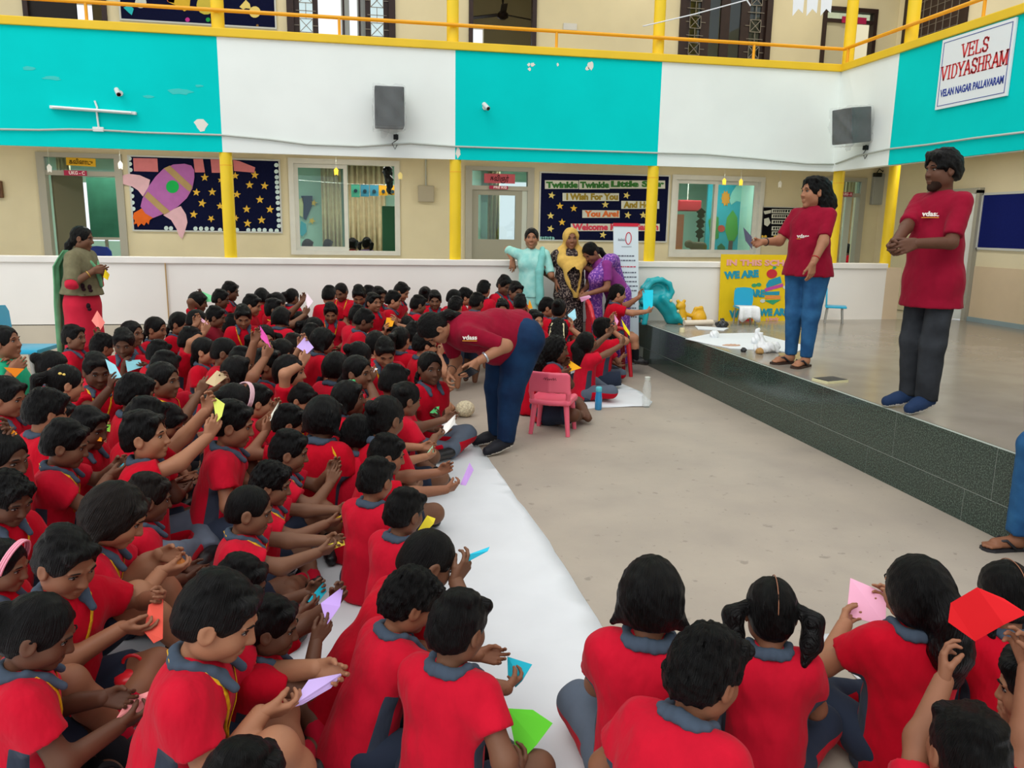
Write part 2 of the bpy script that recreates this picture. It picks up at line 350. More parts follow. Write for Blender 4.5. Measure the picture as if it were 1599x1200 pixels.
MB().box((-.02, -2.4, 0), (0, 0, .68)).build('felt_panel', M_BLUEB, nb)
MB().box((-.03, -2.4, -.03), (0, .02, 0)).box((-.03, -2.4, .68), (0, .02, .71)).box((-.03, 0, -.03), (0, .025, .71)).build('trim_frame', M_ALU, nb)
q = aty(1371, 296, YB)
eb = tag(empty('electrical_box', (q.x, YB, q.z)), 'tall grey metal box on the cream wall by the corner', 'box')
MB().box((-.13, -.07, -.24), (.13, 0, .24), .01).build('casing', mat('grey_box_paint', '#a3a7a2', .5, .4), eb); MB().box((-.115, -.077, -.225), (.115, -.07, .225), .003).build('cover', MATS['grey_box_paint'], eb)
q = aty(665, 303, YB)
eb = tag(empty('electrical_box', (q.x, YB, q.z)), 'small square grey box under a thin pipe left of the pink signed door', 'box')
MB().box((-.115, -.07, -.115), (.115, 0, .115), .01).build('casing', mat('pale_box_paint', '#b3ab95', .5, .4), eb); MB().box((-.105, -.078, -.105), (.105, -.07, .105), .003).build('cover', MATS['pale_box_paint'], eb)
MB().tube([(0, -.015, .115), (0, -.015, .55)], .011, 6).build('pipe', M_PIPE, eb)
# ------------------------------------------------------------------ upper storey walls
UD1 = WR(34, -60, 165, 37); UW1 = WR(447, -70, 617, 64); UD2 = WR(732, -60, 838, 74); UW2 = WR(1062, -70, 1206, 98); UD3 = WR(1282, 12, 1366, 110)
up = [(r[0], 2.9, r[2], r[3]) for r in (UD1, UW1, UD2, UW2, UD3)]
wall_holes('wall_back_upper', M_CREAM, bw, -14, XR, 2.9, 6.0, .18, up)
struct(MB().box((XR, 0, 2.9), (XR+.15, YB, 6.0)).build('wall_right_upper', M_CREAM2))
FU = [(-5.6, 4.1, -4.4, 5.2), (-1.9, 3.1, 1.0, 5.6), (1.5, 4.1, 2.2, 5.2)]
wall_holes('wall_upper_far', M_CREAM2, lambda u, w, v: (u, 15.2+w, v), -14, 12, 2.9, 6.0, .15, FU)
struct(MB().box((-14, YP-.1, 5.95), (XR+.2, 15.4, 6.05)).build('ceiling_upper', M_CREAM2))
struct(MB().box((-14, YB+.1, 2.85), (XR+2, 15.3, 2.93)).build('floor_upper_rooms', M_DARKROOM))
for i, x in enumerate((-2.4, 1.35, 3.2, 6.9)): struct(MB().box((x-.05, YB+.18, 2.93), (x+.05, 15.2, 5.95)).build('wall_upper_partition_%d' % (i+1), M_CREAM2))
M_JALI = mat('grille_steel', '#8a8378', .45, .4, metal=.3)
def upper_door(r, label, leaves, glazed=True, n=1):
    o = tag(empty('brown_door', (r[0], YB+.02, 2.93)), label, 'door'); w, h = r[2]-r[0], r[3]-2.93
    fr = MB().box((0, -.05, 0), (.09, .06, h)).box((w-.09, -.05, 0), (w, .06, h)).box((.09, -.05, h-.09), (w-.09, .06, h)).build('door_frame', M_BROWN, o)
    lw = (w-.18)/leaves
    for i in range(leaves):
        if glazed == 'jali' and 0 < i < leaves-1 and r is UW1: continue
        x0 = .09+i*lw; lf = MB().box((x0, 0, 0), (x0+.07, .04, h-.1)).box((x0+lw-.07, 0, 0), (x0+lw, .04, h-.1)).box((x0+.07, 0, 0), (x0+lw-.07, .04, .1)).build('door_leaf', M_BROWN, o)
        if glazed: MB().box((x0+.07, .018, .1), (x0+lw-.07, .022, h-.1)).build('pane', M_GLASS, lf)
        if glazed == 'jali' and i in (0, leaves-1):
            g = MB(); cx = x0+lw/2; z = .15; s = .085
            while z < h-.3:
                for p, q in (((-s, 0), (s, 0)), ((-s, 2*s), (s, 2*s)), ((-s, 0), (-s, 2*s)), ((s, 0), (s, 2*s)), ((-s, 0), (s, 2*s)), ((s, 0), (-s, 2*s)), ((0, 2*s), (0, 2*s+.2)), ((-.13, 2*s+.1), (.13, 2*s+.1)), ((-.16, s), (-s, s)), ((s, s), (.16, s))):
                    g.tube([(cx+p[0], -.012, z+p[1]), (cx+q[0], -.012, z+q[1])], .006, 4)
                z += 2*s+.2
            g.build('grille', M_JALI, lf)
    return o
upper_door(UW1, 'brown framed glazed doors with crossed steel grilles, standing half open', 4, 'jali')
_o = [o for o in bpy.data.objects if o.name == 'brown_door'][0]
M_PALELEAF = mat('pale_glazed_leaf', '#9aa0a0', .3, .4)
for x0, x1 in ((533, 546), (558, 572)):
    a_, b_ = aty(x0, 40, YB+.1).x-_o.location.x, aty(x1, 40, YB+.1).x-_o.location.x; MB().box((a_, .1, 0), (b_, .13, 2.6)).build('ajar_leaf', M_PALELEAF, _o)
    MB().box((a_+.02, .095, 0), (a_+.045, .1, 2.6)).build('ajar_stile', M_BROWN, _o)
upper_door(UW2, 'closed brown glazed doors with crossed steel grilles near the corner pillar', 4, 'jali')
def dark_frame(r, label, sign=None):
    o = tag(empty('brown_door', (r[0], YB+.02, 2.93)), label, 'door'); w, h = r[2]-r[0], r[3]-2.93
    MB().box((0, -.05, 0), (.06, .06, h)).box((w-.06, -.05, 0), (w, .06, h)).box((.06, -.05, h-.06), (w-.06, .06, h)).build('door_frame', M_BROWN, o); return o, w, h
o, w, h = dark_frame(UD1, 'dark open doorway with a brown frame at the upper left'); MB().box((.06, .0, 0), (w*.62, .04, h-.06)).build('door_leaf', mat('near_black_wood', '#17120f', .5, .3), o)
o, w, h = dark_frame(UD2, 'open upper doorway in brown frame showing a ceiling fan'); MB().box((.06, .05, 0), (w-.06, .09, .62)).build('low_panel', mat('tan_panel', '#6f5a3c', .6, .3), o)
o, w, h = dark_frame(UD3, 'brown framed doorway with glass transom by the corner pillar')
zt = aty(1325, 33, YB).z-2.93; MB().box((.06, -.02, zt-.025), (w-.06, .03, zt+.025)).build('transom_bar', M_BROWN, o); MB().box((.06, 0, zt+.025), (w-.06, .006, h-.06)).build('pane', M_GLASS, o)
MB().box((.06, .02, 0), (w*.45, .05, zt-.025)).build('door_leaf', mat('pale_leaf', '#c9c2a4', .6, .3), o)
sg = MB().box((w*.35, -.035, zt-.03), (w*.8, -.02, zt+.06)).build('name_plate', mat('crimson_plate', '#b02050', .5, .3), o)
# upper wing window with grille
ya, yb_ = atx(1510, 40, XR).y, atx(1414, 40, XR).y
o = tag(empty('grille_window', (XR, ya, 2.95)), 'brown window with steel grille on the upper right wing', 'window')
L_ = yb_-ya
MB().box((-.05, 0, 0), (0, .1, 2.6)).box((-.05, L_-.1, 0), (0, L_, 2.6)).box((-.05, 0, 2.5), (0, L_, 2.6)).build('window_frame', M_BROWN, o)
MB().box((-.01, .1, 0), (0, L_-.1, 2.5)).build('shutter', mat('dark_shutter', '#3a2a26', .5, .4), o)
g = MB()
for i in range(1, 9): g.tube([(-.04, L_*i/9, 0), (-.04, L_*i/9, 2.5)], .006, 4)
for z in [.1+.12*i for i in range(20)]: g.tube([(-.04, L_*.12, z), (-.04, L_*.88, z+(.1 if int(z*100) % 2 else 0))], .004, 4)
g.build('grille', M_JALI, o)
# ceiling fan in the upper room
q = aty(785, 22, 13.2)
fn = tag(empty('ceiling_fan', q), 'dark ceiling fan hanging inside the upper doorway', 'fan')
MB().lathe([(.03, .3), (.012, .15), (.012, .05), (.05, .04), (.09, .0), (.09, -.05), (.04, -.08)], 14).build('motor', M_BROWN, fn, autos=40)
for k in range(3):
    b = MB().box((.08, -.05, -.01), (.6, .05, 0), .004).build('blade', M_BROWN, fn); b.rotation_euler = (.15, 0, k*2*PI/3+.4)
sw = aty(890, 42, YB); o = tag(MB().box((-.1, -.02, -.045), (.1, 0, .045), .006).build('switch_plate', mat('white_plastic', '#d8d8d4', .4, .4), loc=(sw.x, YB, sw.z)), 'small white switch plate on the upper cream wall', 'switch')
# ------------------------------------------------------------------ people: distance fields turned into smooth continuous meshes
class Field:
    def __init__(s, lo, hi, h):
        s.lo = np.array(lo, np.float32); s.h = h; s.n = np.maximum(4, np.ceil((np.array(hi)-np.array(lo))/h).astype(int)+1)
        s.F = np.full(s.n, 1.0, np.float32)
        s.ax = [s.lo[i]+h*np.arange(s.n[i], dtype=np.float32) for i in range(3)]
    def _sl(s, lo, hi):
        a = np.clip(np.floor((np.array(lo)-s.lo)/s.h).astype(int), 0, s.n); b = np.clip(np.ceil((np.array(hi)-s.lo)/s.h).astype(int)+1, 0, s.n)
        if (b <= a).any(): return None
        return tuple(slice(i, j) for i, j in zip(a, b))
    def _xyz(s, sl): return s.ax[0][sl[0]][:, None, None], s.ax[1][sl[1]][None, :, None], s.ax[2][sl[2]][None, None, :]
    def _un(s, sl, d, k):
        F = s.F[sl]
        if k > 0: hh = np.maximum(k-np.abs(F-d), 0)/k; s.F[sl] = np.minimum(F, d)-hh*hh*(k*.25)
        else: s.F[sl] = np.minimum(F, d)
    def cap(s, a, b, ra, rb, k=.02, cut=(), sq=None):
        a = np.array(a, np.float32); b = np.array(b, np.float32); m = max(ra, rb)+k+2.5*s.h
        sl = s._sl(np.minimum(a, b)-m, np.maximum(a, b)+m)
        if sl is None: return s
        x, y, z = s._xyz(sl); ab = b-a; L = float(ab@ab)+1e-9
        px, py, pz = x-a[0], y-a[1], z-a[2]
        t = np.clip((px*ab[0]+py*ab[1]+pz*ab[2])/L, 0, 1)
        qx, qy, qz = px-t*ab[0], py-t*ab[1], pz-t*ab[2]
        if sq is not None: # squash along direction sq[:3] by factor sq[3]
            u = sq[:3]; dt = (qx*u[0]+qy*u[1]+qz*u[2]); f = sq[3]-1; qx, qy, qz = qx+u[0]*dt*f, qy+u[1]*dt*f, qz+u[2]*dt*f
        d = np.sqrt(qx*qx+qy*qy+qz*qz)-(ra+(rb-ra)*t)
        for c, n in cut: d = np.maximum(d, (x-c[0])*n[0]+(y-c[1])*n[1]+(z-c[2])*n[2])
        s._un(sl, d, k); return s
    def chain(s, pts, rs, k=.02):
        for i in range(len(pts)-1): s.cap(pts[i], pts[i+1], rs[i], rs[i+1], k)
        return s
    def ell(s, c, r, k=.02, rot=None, sub=False):
        c = np.array(c, np.float32); m = max(r)+k+2.5*s.h; sl = s._sl(c-m, c+m)
        if sl is None: return s
        x, y, z = s._xyz(sl); x, y, z = x-c[0], y-c[1], z-c[2]
        if rot is not None:
            R = np.array(rot, np.float32); x, y, z = (R[0, 0]*x+R[1, 0]*y+R[2, 0]*z, R[0, 1]*x+R[1, 1]*y+R[2, 1]*z, R[0, 2]*x+R[1, 2]*y+R[2, 2]*z)
        k0 = np.sqrt((x/r[0])**2+(y/r[1])**2+(z/r[2])**2)+1e-6; k1 = np.sqrt((x/r[0]**2)**2+(y/r[1]**2)**2+(z/r[2]**2)**2)+1e-6
        d = k0*(k0-1)/k1
        if sub:
            F = s.F[sl]; d = -d; hh = np.maximum(k-np.abs(F-d), 0)/k if k else 0; s.F[sl] = np.maximum(F, d)+(hh*hh*k*.25 if k else 0)
        else: s._un(sl, d, k)
        return s
    def plane(s, c, n, k=0.0):
        """keep the side where (p-c).n < 0"""
        x, y, z = s.ax[0][:, None, None], s.ax[1][None, :, None], s.ax[2][None, None, :]
        d = (x-c[0])*n[0]+(y-c[1])*n[1]+(z-c[2])*n[2]
        hh = np.maximum(k-np.abs(s.F-d), 0)/k if k else 0
        s.F = np.maximum(s.F, d)+(hh*hh*k*.25 if k else 0); return s
    def noise(s, amp, f, seed=0):
        x, y, z = s.ax[0][:, None, None], s.ax[1][None, :, None], s.ax[2][None, None, :]
        s.F = s.F+amp*(np.sin(f*x+seed)*np.sin(f*1.3*y+2*seed)*np.sin(f*.9*z+1.7)+.6*np.sin(2.1*f*x+1.1*f*z+seed)*np.sin(1.9*f*y-f*z)); return s
    def mesh(s):
        F = s.F; S = F < 0; n = s.n
        cnt = np.zeros(n-1, np.int8)
        for i in (0, 1):
            for j in (0, 1):
                for k in (0, 1): cnt += S[i:n[0]-1+i, j:n[1]-1+j, k:n[2]-1+k]
        M = (cnt > 0) & (cnt < 8); I, J, K = np.nonzero(M); nv = len(I)
        idx = np.full(n-1, -1, np.int64); idx[I, J, K] = np.arange(nv)
        P = np.zeros((nv, 3)); C = np.zeros(nv)
        cs = [(i, j, k) for i in (0, 1) for j in (0, 1) for k in (0, 1)]; fv = {c: F[I+c[0], J+c[1], K+c[2]] for c in cs}
        for c in cs:
            for a in range(3):
                if c[a]: continue
                e = list(c); e[a] = 1; e = tuple(e); f0, f1 = fv[c], fv[e]; ok = (f0 < 0) != (f1 < 0)
                t = np.where(ok, f0/np.where(ok, f0-f1, 1), 0)
                for b in range(3): P[:, b] += np.where(ok, c[b]+(t if b == a else 0), 0)
                C += ok
        P = P/np.maximum(C, 1)[:, None]
        V = (P+np.stack([I, J, K], 1))*s.h+s.lo
        Q = []
        for a in range(3):
            o1, o2 = [(1, 2), (2, 0), (0, 1)][a]
            A = [slice(0, m) for m in n]; B = list(A); A[a] = slice(0, n[a]-1); B[a] = slice(1, n[a])
            for t in (o1, o2): A[t] = slice(1, n[t]-1); B[t] = slice(1, n[t]-1)
            s0, s1 = S[tuple(A)], S[tuple(B)]; X = np.nonzero(s0 != s1); g = [x.copy() for x in X]; g[o1] = g[o1]+1; g[o2] = g[o2]+1
            fl = s0[X]
            def at(d1, d2):
                q = [x for x in g]; q[o1] = q[o1]-d1; q[o2] = q[o2]-d2; return idx[q[0], q[1], q[2]]
            q = np.stack([at(0, 0), at(1, 0), at(1, 1), at(0, 1)], 1); q[~fl] = q[~fl][:, ::-1]; Q.append(q)
        return V, np.concatenate(Q) if Q else np.zeros((0, 4), int)
def join(parts):
    V = []; Q = []; o = 0
    for v, q in parts: V.append(v); Q.append(q+o); o += len(v)
    return np.concatenate(V), np.concatenate(Q)
def np_mesh(name, V, Q, mats, mi=None):
    me = bpy.data.meshes.new(name); nq = len(Q)
    me.vertices.add(len(V)); me.vertices.foreach_set('co', np.ascontiguousarray(V, np.float32).ravel())
    me.loops.add(nq*4); me.loops.foreach_set('vertex_index', np.ascontiguousarray(Q, np.int32).ravel())
    me.polygons.add(nq); me.polygons.foreach_set('loop_start', np.arange(0, nq*4, 4, dtype=np.int32)); me.polygons.foreach_set('loop_total', np.full(nq, 4, np.int32))
    for m in mats: me.materials.append(m)
    me.polygons.foreach_set('use_smooth', np.ones(nq, bool))
    if mi is not None: me.polygons.foreach_set('material_index', np.ascontiguousarray(mi, np.int32))
    me.update(calc_edges=True); return me
# ---- head (origin between the ears, y forward, z up)
def head_field(kind, h):
    f = Field((-.1, -.13, -.17), (.1, .13, .125), h)
    w = 1.0 if kind == 'kid' else .98
    jaw = .058 if kind != 'man' else .062; low = -.036 if kind == 'kid' else -.045; chin = -.084 if kind == 'kid' else -.1
    f.ell((0, -.008, .022), (.071*w, .088, .082), 0)
    f.ell((0, .024, low), (jaw-.004, .054, .064), .03)
    for sx in (-1, 1):
        f.ell((sx*.032, .05, -.028), (.026, .026, .028), .025)
        f.ell((sx*.04, -.0, -.055), (.024, .035, .03), .03)
    f.ell((0, .058, chin), (.02, .018, .016), .025)
    for sx in (-1, 1):
        f.ell((sx*.029, .094, .004), (.019, .018, .013), .014, sub=True)
        f.cap((sx*.014, .083, .021), (sx*.044, .070, .021), .0055, .0045, .012)
    f.cap((0, .078, .008), (0, .094, -.028), .007, .0105, .012)
    for sx in (-1, 1): f.ell((sx*.0105, .085, -.03), (.0075, .009, .007), .008)
    f.ell((0, .079, low-.019), (.021, .008, .005), .006); f.ell((0, .077, low-.029), (.017, .008, .006), .006)
    for sx in (-1, 1):
        f.ell((sx*.075, -.004, -.006), (.009, .021, .031), .008); f.ell((sx*.084, .002, -.002), (.006, .012, .019), .004, sub=True)
    r = .037 if kind == 'kid' else (.047 if kind == 'man' else .042)
    f.cap((0, -.014, -.05), (0, -.022, -.165), r, r*1.05, .025)
    return f
HEADS = {}
for _k in ('kid', 'woman', 'man'):
    HEADS[_k] = [head_field(_k, .0042).mesh(), head_field(_k, .0075).mesh()]
def eye_y(kind):
    V = HEADS[kind][0][0]; m = (abs(V[:, 0]-.029) < .006) & (abs(V[:, 2]-.004) < .006) & (V[:, 1] > .03); return float(V[m, 1].mean())
EYEY = {k: eye_y(k) for k in HEADS}
# ---- hand (wrist at origin, fingers along +z, palm faces +y, thumb on -x side); adult size
def hand_mesh(pose, h, side):
    f = Field((-.085, -.04, -.035), (.07, .11, .21), h)
    curls = {'relaxed': (25, 30, 35, 40), 'pinch': (52, 40, 48, 55), 'fist': (80, 82, 84, 86), 'flat': (8, 8, 10, 12)}[pose]
    for x, z, ln, cu in zip((-.032, -.011, .011, .031), (.092, .097, .09, .08), (.074, .082, .075, .06), curls):
        f.cap((x*.55, 0, .0), (x, 0, z), .015, .0115, .014)
        p = Vector((x, 0, z)); an = math.radians(cu)*.55; sp = x*.9
        for i, (q, r0, r1) in enumerate(((.42, .0098, .009), (.32, .009, .0082), (.26, .0082, .0065))):
            d = Vector((sp*(1-i*.3), math.sin(an), math.cos(an))).normalized(); n = p+d*ln*q
            f.cap(p, n, r0, r1, .004); p = n; an += math.radians(cu)*.75
    f.cap((-.02, .004, .012), (-.04, .018, .05), .017, .013, .016)
    if pose in ('pinch', 'fist'): f.chain([(-.04, .018, .05), (-.042, .04, .078), (-.034, .058, .098)], [.0125, .011, .0085], .006)
    else: f.chain([(-.04, .018, .05), (-.056, .03, .078), (-.06, .038, .104)], [.0125, .011, .0085], .006)
    f.cap((0, 0, -.03), (0, 0, .012), .023, .023, .016, sq=(0, 1, 0, 1.3))
    V, Q = f.mesh()
    if side > 0: return V, Q
    V = V.copy(); V[:, 0] *= -1; return V, Q[:, ::-1]
HANDS = {(p, s, l): hand_mesh(p, hh, s) for p in ('relaxed', 'pinch', 'fist', 'flat') for s in (1, -1) for l, hh in ((0, .0042), (1, .0085))}
# side +1 = right hand of the person (thumb towards -x when fingers point +z and palm faces +y)
# ---- hair, one shared mesh per style
def hair_mat(name, c1, c2):
    m = mat(name, c1, .4, .22); nt = m.node_tree; N = nt.nodes; L = nt.links; b = N['Principled BSDF']
    tc = N.new('ShaderNodeTexCoord'); sx = N.new('ShaderNodeSeparateXYZ'); L.new(tc.outputs['Object'], sx.inputs[0])
    ay = N.new('ShaderNodeMath'); ay.operation = 'ADD'; ay.inputs[1].default_value = .03; L.new(sx.outputs['Y'], ay.inputs[0])
    at = N.new('ShaderNodeMath'); at.operation = 'ARCTAN2'; L.new(sx.outputs['X'], at.inputs[0]); L.new(ay.outputs[0], at.inputs[1])
    k = N.new('ShaderNodeMath'); k.operation = 'MULTIPLY'; k.inputs[1].default_value = 11; L.new(at.outputs[0], k.inputs[0])
    kz = N.new('ShaderNodeMath'); kz.operation = 'MULTIPLY'; kz.inputs[1].default_value = 9; L.new(sx.outputs['Z'], kz.inputs[0])
    cb = N.new('ShaderNodeCombineXYZ'); L.new(k.outputs[0], cb.inputs[0]); L.new(kz.outputs[0], cb.inputs[1])
    nz = N.new('ShaderNodeTexNoise'); nz.inputs['Scale'].default_value = 2.6; nz.inputs['Detail'].default_value = 5; L.new(cb.outputs[0], nz.inputs['Vector'])
    cr = N.new('ShaderNodeValToRGB'); L.new(nz.outputs[0], cr.inputs[0]); cr.color_ramp.elements[0].position = .35; cr.color_ramp.elements[1].position = .75
    cr.color_ramp.elements[0].color = (*lin(c1), 1); cr.color_ramp.elements[1].color = (*lin(c2), 1); L.new(cr.outputs[0], b.inputs['Base Color'])
    bp = N.new('ShaderNodeBump'); bp.inputs['Strength'].default_value = 1.0; bp.inputs['Distance'].default_value = .02; L.new(nz.outputs[0], bp.inputs['Height']); L.new(bp.outputs[0], b.inputs['Normal'])
    return m
M_HAIR = hair_mat('black_hair', '#020202', '#0d0b0b'); M_HAIRB = hair_mat('brown_black_hair', '#0c0806', '#241811')
M_FLOWERS = mat('jasmine_white', '#e4dcb0', .7, .2)
HAIR = {}
def hair(style, lod=0):
    key = (style, lod)
    if key in HAIR: return HAIR[key]
    h = .0052 if lod == 0 else .0085
    f = Field((-.17, -.2, -.36), (.17, .13, .16), h)
    st = style.split('_')[0]
    t = {'short': .0095, 'curly': .014, 'crop': .006, 'man': .02, 'wet': .011}.get(st, .009)
    f.ell((0, -.010, .024), (.071+t, .088+t*.9, .082+t*1.1), 0)
    if st in ('short', 'curly', 'crop', 'man', 'wet'):
        f.ell((0, -.045, -.02), (.066+t*.6, .055+t*.6, .06), .02)
        if st != 'crop': f.cap((-.04, .06, .062+t), (.045, .058, .066+t), .016+t*.4, .018+t*.4, .02); f.ell((.01, -.02, .1), (.05, .06, .02+t*.3), .02)
        f.ell((0, .092, -.034), (.064, .075, .098 if st != 'man' else .092), .012, sub=True)
        for sx in (-1, 1):
            f.ell((sx*.09, .004, -.032), (.034, .031, .042), .01, sub=True)
            f.ell((sx*.085, .06, -.045), (.04, .055, .06), .01, sub=True)
        f.plane((0, -.06, -.058), (0, .25, -.97), .015)
        f.noise({'curly': .005, 'man': .004, 'crop': .0008}.get(st, .0026), {'curly': 120, 'man': 85}.get(st, 105), len(style))
    else:
        if st in ('bob', 'long', 'longtail', 'curlylong'):
            f.ell((0, -.022, -.012), (.09, .088, .1), .03)
        else: f.ell((0, -.045, -.025), (.066, .052, .058), .02)
        f.ell((0, .098, -.036), (.062 if st != 'bob' else .058, .078, .1), .012, sub=True)
        if st not in ('bob', 'long', 'curlylong', 'longtail'):
            for sx in (-1, 1): f.ell((sx*.09, .002, -.03), (.03, .028, .036), .01, sub=True)
        if st == 'bob':
            f.cap((-.045, .066, .06), (.045, .066, .06), .018, .018, .015); f.plane((0, 0, -.07), (0, .1, -1), .01)
            f.cap((.068, -.03, -.045), (.108, -.015, -.078), .026, .009, .02); f.cap((-.068, -.03, -.045), (-.1, -.02, -.076), .025, .009, .02)
        if st in ('long', 'longtail'): f.plane((0, 0, -.1), (0, 0, -1), .02)
        if st == 'long': f.chain([(-.03, -.07, -.04), (-.04, -.1, -.14), (-.03, -.105, -.24)], [.055, .05, .03], .03); f.chain([(.03, -.07, -.04), (.045, -.1, -.14), (.03, -.105, -.24)], [.055, .05, .03], .03)
        if st == 'longtail': f.chain([(0, -.09, .03), (0, -.125, -.03), (.01, -.12, -.14), (.03, -.115, -.23)], [.03, .05, .056, .03], .03); f.cap((.03, -.1, -.1), (.06, -.1, -.21), .05, .03, .03)
        if st == 'womanlong': f.chain([(0, -.05, .03), (.0, -.1, -.08), (.0, -.1, -.2)], [.085, .085, .05], .03); f.cap((.05, -.05, -.02), (.07, -.05, -.19), .035, .03, .03); f.cap((-.05, -.05, -.02), (-.07, -.05, -.19), .035, .03, .03); f.ell((0, .02, .085), (.06, .06, .026), .03)
        if st == 'curlylong': f.chain([(0, -.08, -.02), (0, -.12, -.12), (0, -.12, -.26)], [.07, .075, .045], .03)
        if st == 'pony': f.ell((0, -.1, .045), (.02, .02, .02), .012); f.chain([(0, -.105, .045), (0, -.15, .01), (0, -.145, -.06), (.01, -.13, -.14)], [.018, .034, .03, .012], .012)
        if st == 'lowpony': f.chain([(0, -.09, -.03), (0, -.115, -.08), (.0, -.12, -.16), (0, -.115, -.24)], [.03, .034, .03, .014], .015)
        if st == 'bun': f.ell((0, -.105, .05), (.038, .034, .036), .01)
        if st == 'buns':
            for sx in (-1, 1): f.ell((sx*.062, -.055, .055), (.03, .03, .03), .008)
        if st == 'pigtails':
            for sx in (-1, 1): f.ell((sx*.083, -.035, .02), (.016, .016, .016), .01); f.chain([(sx*.085, -.035, .022), (sx*.122, -.045, -.01), (sx*.118, -.05, -.075), (sx*.098, -.055, -.14)], [.016, .034, .034, .012], .012)
        if st == 'braids':
            for sx in (-1, 1):
                for i in range(9): f.ell((sx*(.064+.012*math.sin(i*.7)), -.058+.004*i, -.045-.024*i), (.019-.0009*i, .018-.0008*i, .018), .006)
        if st == 'braid':
            for i in range(11): f.ell((.012*math.sin(i), -.09-.006*i+.0006*i*i, -.03-.026*i), (.023-.001*i, .021-.001*i, .019), .007)
        f.noise({'curlylong': .008, 'long': .004, 'womanlong': .006}.get(st, .0022), {'curlylong': 120, 'womanlong': 70}.get(st, 90), len(style))
    V, Q = f.mesh(); HAIR[key] = np_mesh('hair', V, Q, [M_HAIR if 'brown' not in style else M_HAIRB]); return HAIR[key]
# ---- shared little parts
M_EYEW = mat('eye_white', '#a89c92', .25, .5); M_IRIS = mat('dark_iris', '#120b08', .15, .6); M_BROW = mat('brow_black', '#120d0c', .7, .2); M_LIP = {}
_mb = MB(); _mb.ell((0, 0, 0), (.0135, .0125, .0058), 12, 8); _mb.cm = 1; _mb.ell((0, .0066, -.0006), (.0074, .0066, .0056), 10, 6); _mb.tube([(-.0145, .006, .001), (-.007, .0115, .0055), (.004, .0115, .006), (.0145, .006, .002)], .0018, 5); _eo = _mb.build('eye', [M_EYEW, M_IRIS], smooth=True); EYE_ME = _eo.data; bpy.data.objects.remove(_eo)
_mb = MB().tube([(-.016, -.003, -.002), (-.006, .0025, .003), (.006, .003, .003), (.016, -.002, -.001)], [.0012, .0026, .0026, .0012], 6); _eo = _mb.build('eyebrow', M_BROW, smooth=True); BROW_ME = _eo.data; bpy.data.objects.remove(_eo)
def rot_to(z, y):
    """matrix whose columns map local x,y,z; z axis exactly, y as near as possible"""
    z = Vector(z).normalized(); y = Vector(y); y = y-z*y.dot(z); y = y.normalized() if y.length > 1e-4 else z.orthogonal().normalized(); x = y.cross(z)
    return Matrix((x, y, z)).transposed()
def ik(S, T, l1, l2, hint):
    S, T = Vector(S), Vector(T); d = T-S; L = d.length; mx = (l1+l2)*.995
    if L > mx: T = S+d*(mx/L); d = T-S; L = mx
    L = max(L, abs(l1-l2)+.01); u = d.normalized(); a = (l1*l1-l2*l2+L*L)/(2*L); hh = math.sqrt(max(l1*l1-a*a, 0))
    n = Vector(hint)-u*Vector(hint).dot(u); n = n.normalized() if n.length > 1e-5 else u.orthogonal()
    return S+u*a+n*hh, T
SKIN = [mat('skin_%d' % (i+1), c, .55, .28, var=.05, vscale=14) for i, c in enumerate(('#a06f52', '#8a5c43', '#74503b', '#5e3d2c', '#ad7a5c'))]
for _s in SKIN:
    b = _s.node_tree.nodes['Principled BSDF']; b.inputs['Subsurface Weight'].default_value = .0
def cloth(name, c, **k): return mat(name, c, k.pop('rough', .85), k.pop('spec', .07), var=k.pop('var', .06), vscale=k.pop('vscale', 9), bump=k.pop('bump', .25), bscale=k.pop('bscale', 14), sheen=k.pop('sheen', .05), **k)
M_RED = cloth('red_polo_cotton', '#b80a22', bump=.55, bscale=7, bdist=.035, stretch=(1.6, 1.6, .8)); M_RED2 = cloth('washed_red_polo_cotton', '#c0142c', bump=.55, bscale=7, bdist=.035, stretch=(1.6, 1.6, .8)); M_GREYC = cloth('slate_collar_knit', '#44505f'); M_PANEL = cloth('slate_side_panel', '#39404e')
M_SHORT = cloth('dark_slate_cotton', '#2c3444'); M_TROU = cloth('grey_track_cotton', '#5a6472'); M_SOCKR = cloth('red_sock_knit', '#b5122e'); M_SOCKB = cloth('black_sock_knit', '#16161a')
M_SHOE = mat('black_shoe_leather', '#141315', .4, .45); M_SOLE = mat('grey_rubber_sole', '#4a4642', .8, .2, bump=.6, bscale=60); M_LANY = mat('yellow_lanyard_ribbon', '#e8b818', .6, .3, col2='#c88a10', vscale=60)
TWO = {}
def two_tone(a, b):
    key = a.name+'+'+b.name
    if key in TWO: return TWO[key]
    m = a.copy(); m.name = key; nt = m.node_tree; N = nt.nodes; L = nt.links; p = N['Principled BSDF']; src = p.inputs['Base Color'].links[0].from_socket if p.inputs['Base Color'].links else None
    at = N.new('ShaderNodeAttribute'); at.attribute_name = 'seam'; g = N.new('ShaderNodeMath'); g.operation = 'GREATER_THAN'; g.inputs[1].default_value = 0; L.new(at.outputs['Fac'], g.inputs[0])
    mx = N.new('ShaderNodeMix'); mx.data_type = 'RGBA'; L.new(g.outputs[0], mx.inputs[0]); L.new(src, mx.inputs[6]) if src else setattr(mx.inputs[6], 'default_value', p.inputs['Base Color'].default_value[:]); mx.inputs[7].default_value = tuple(b.diffuse_color); L.new(mx.outputs[2], p.inputs['Base Color'])
    TWO[key] = m; return m
def seam(o, vals):
    at = o.data.attributes.new('seam', 'FLOAT', 'POINT'); at.data.foreach_set('value', np.ascontiguousarray(vals, np.float32))
def frame_pts(M, pts): return [M@Vector(p) for p in pts]
def finish(name, root, V, Q, mats, mi=None):
    return link(name, np_mesh(name, V, Q, mats, mi), root)
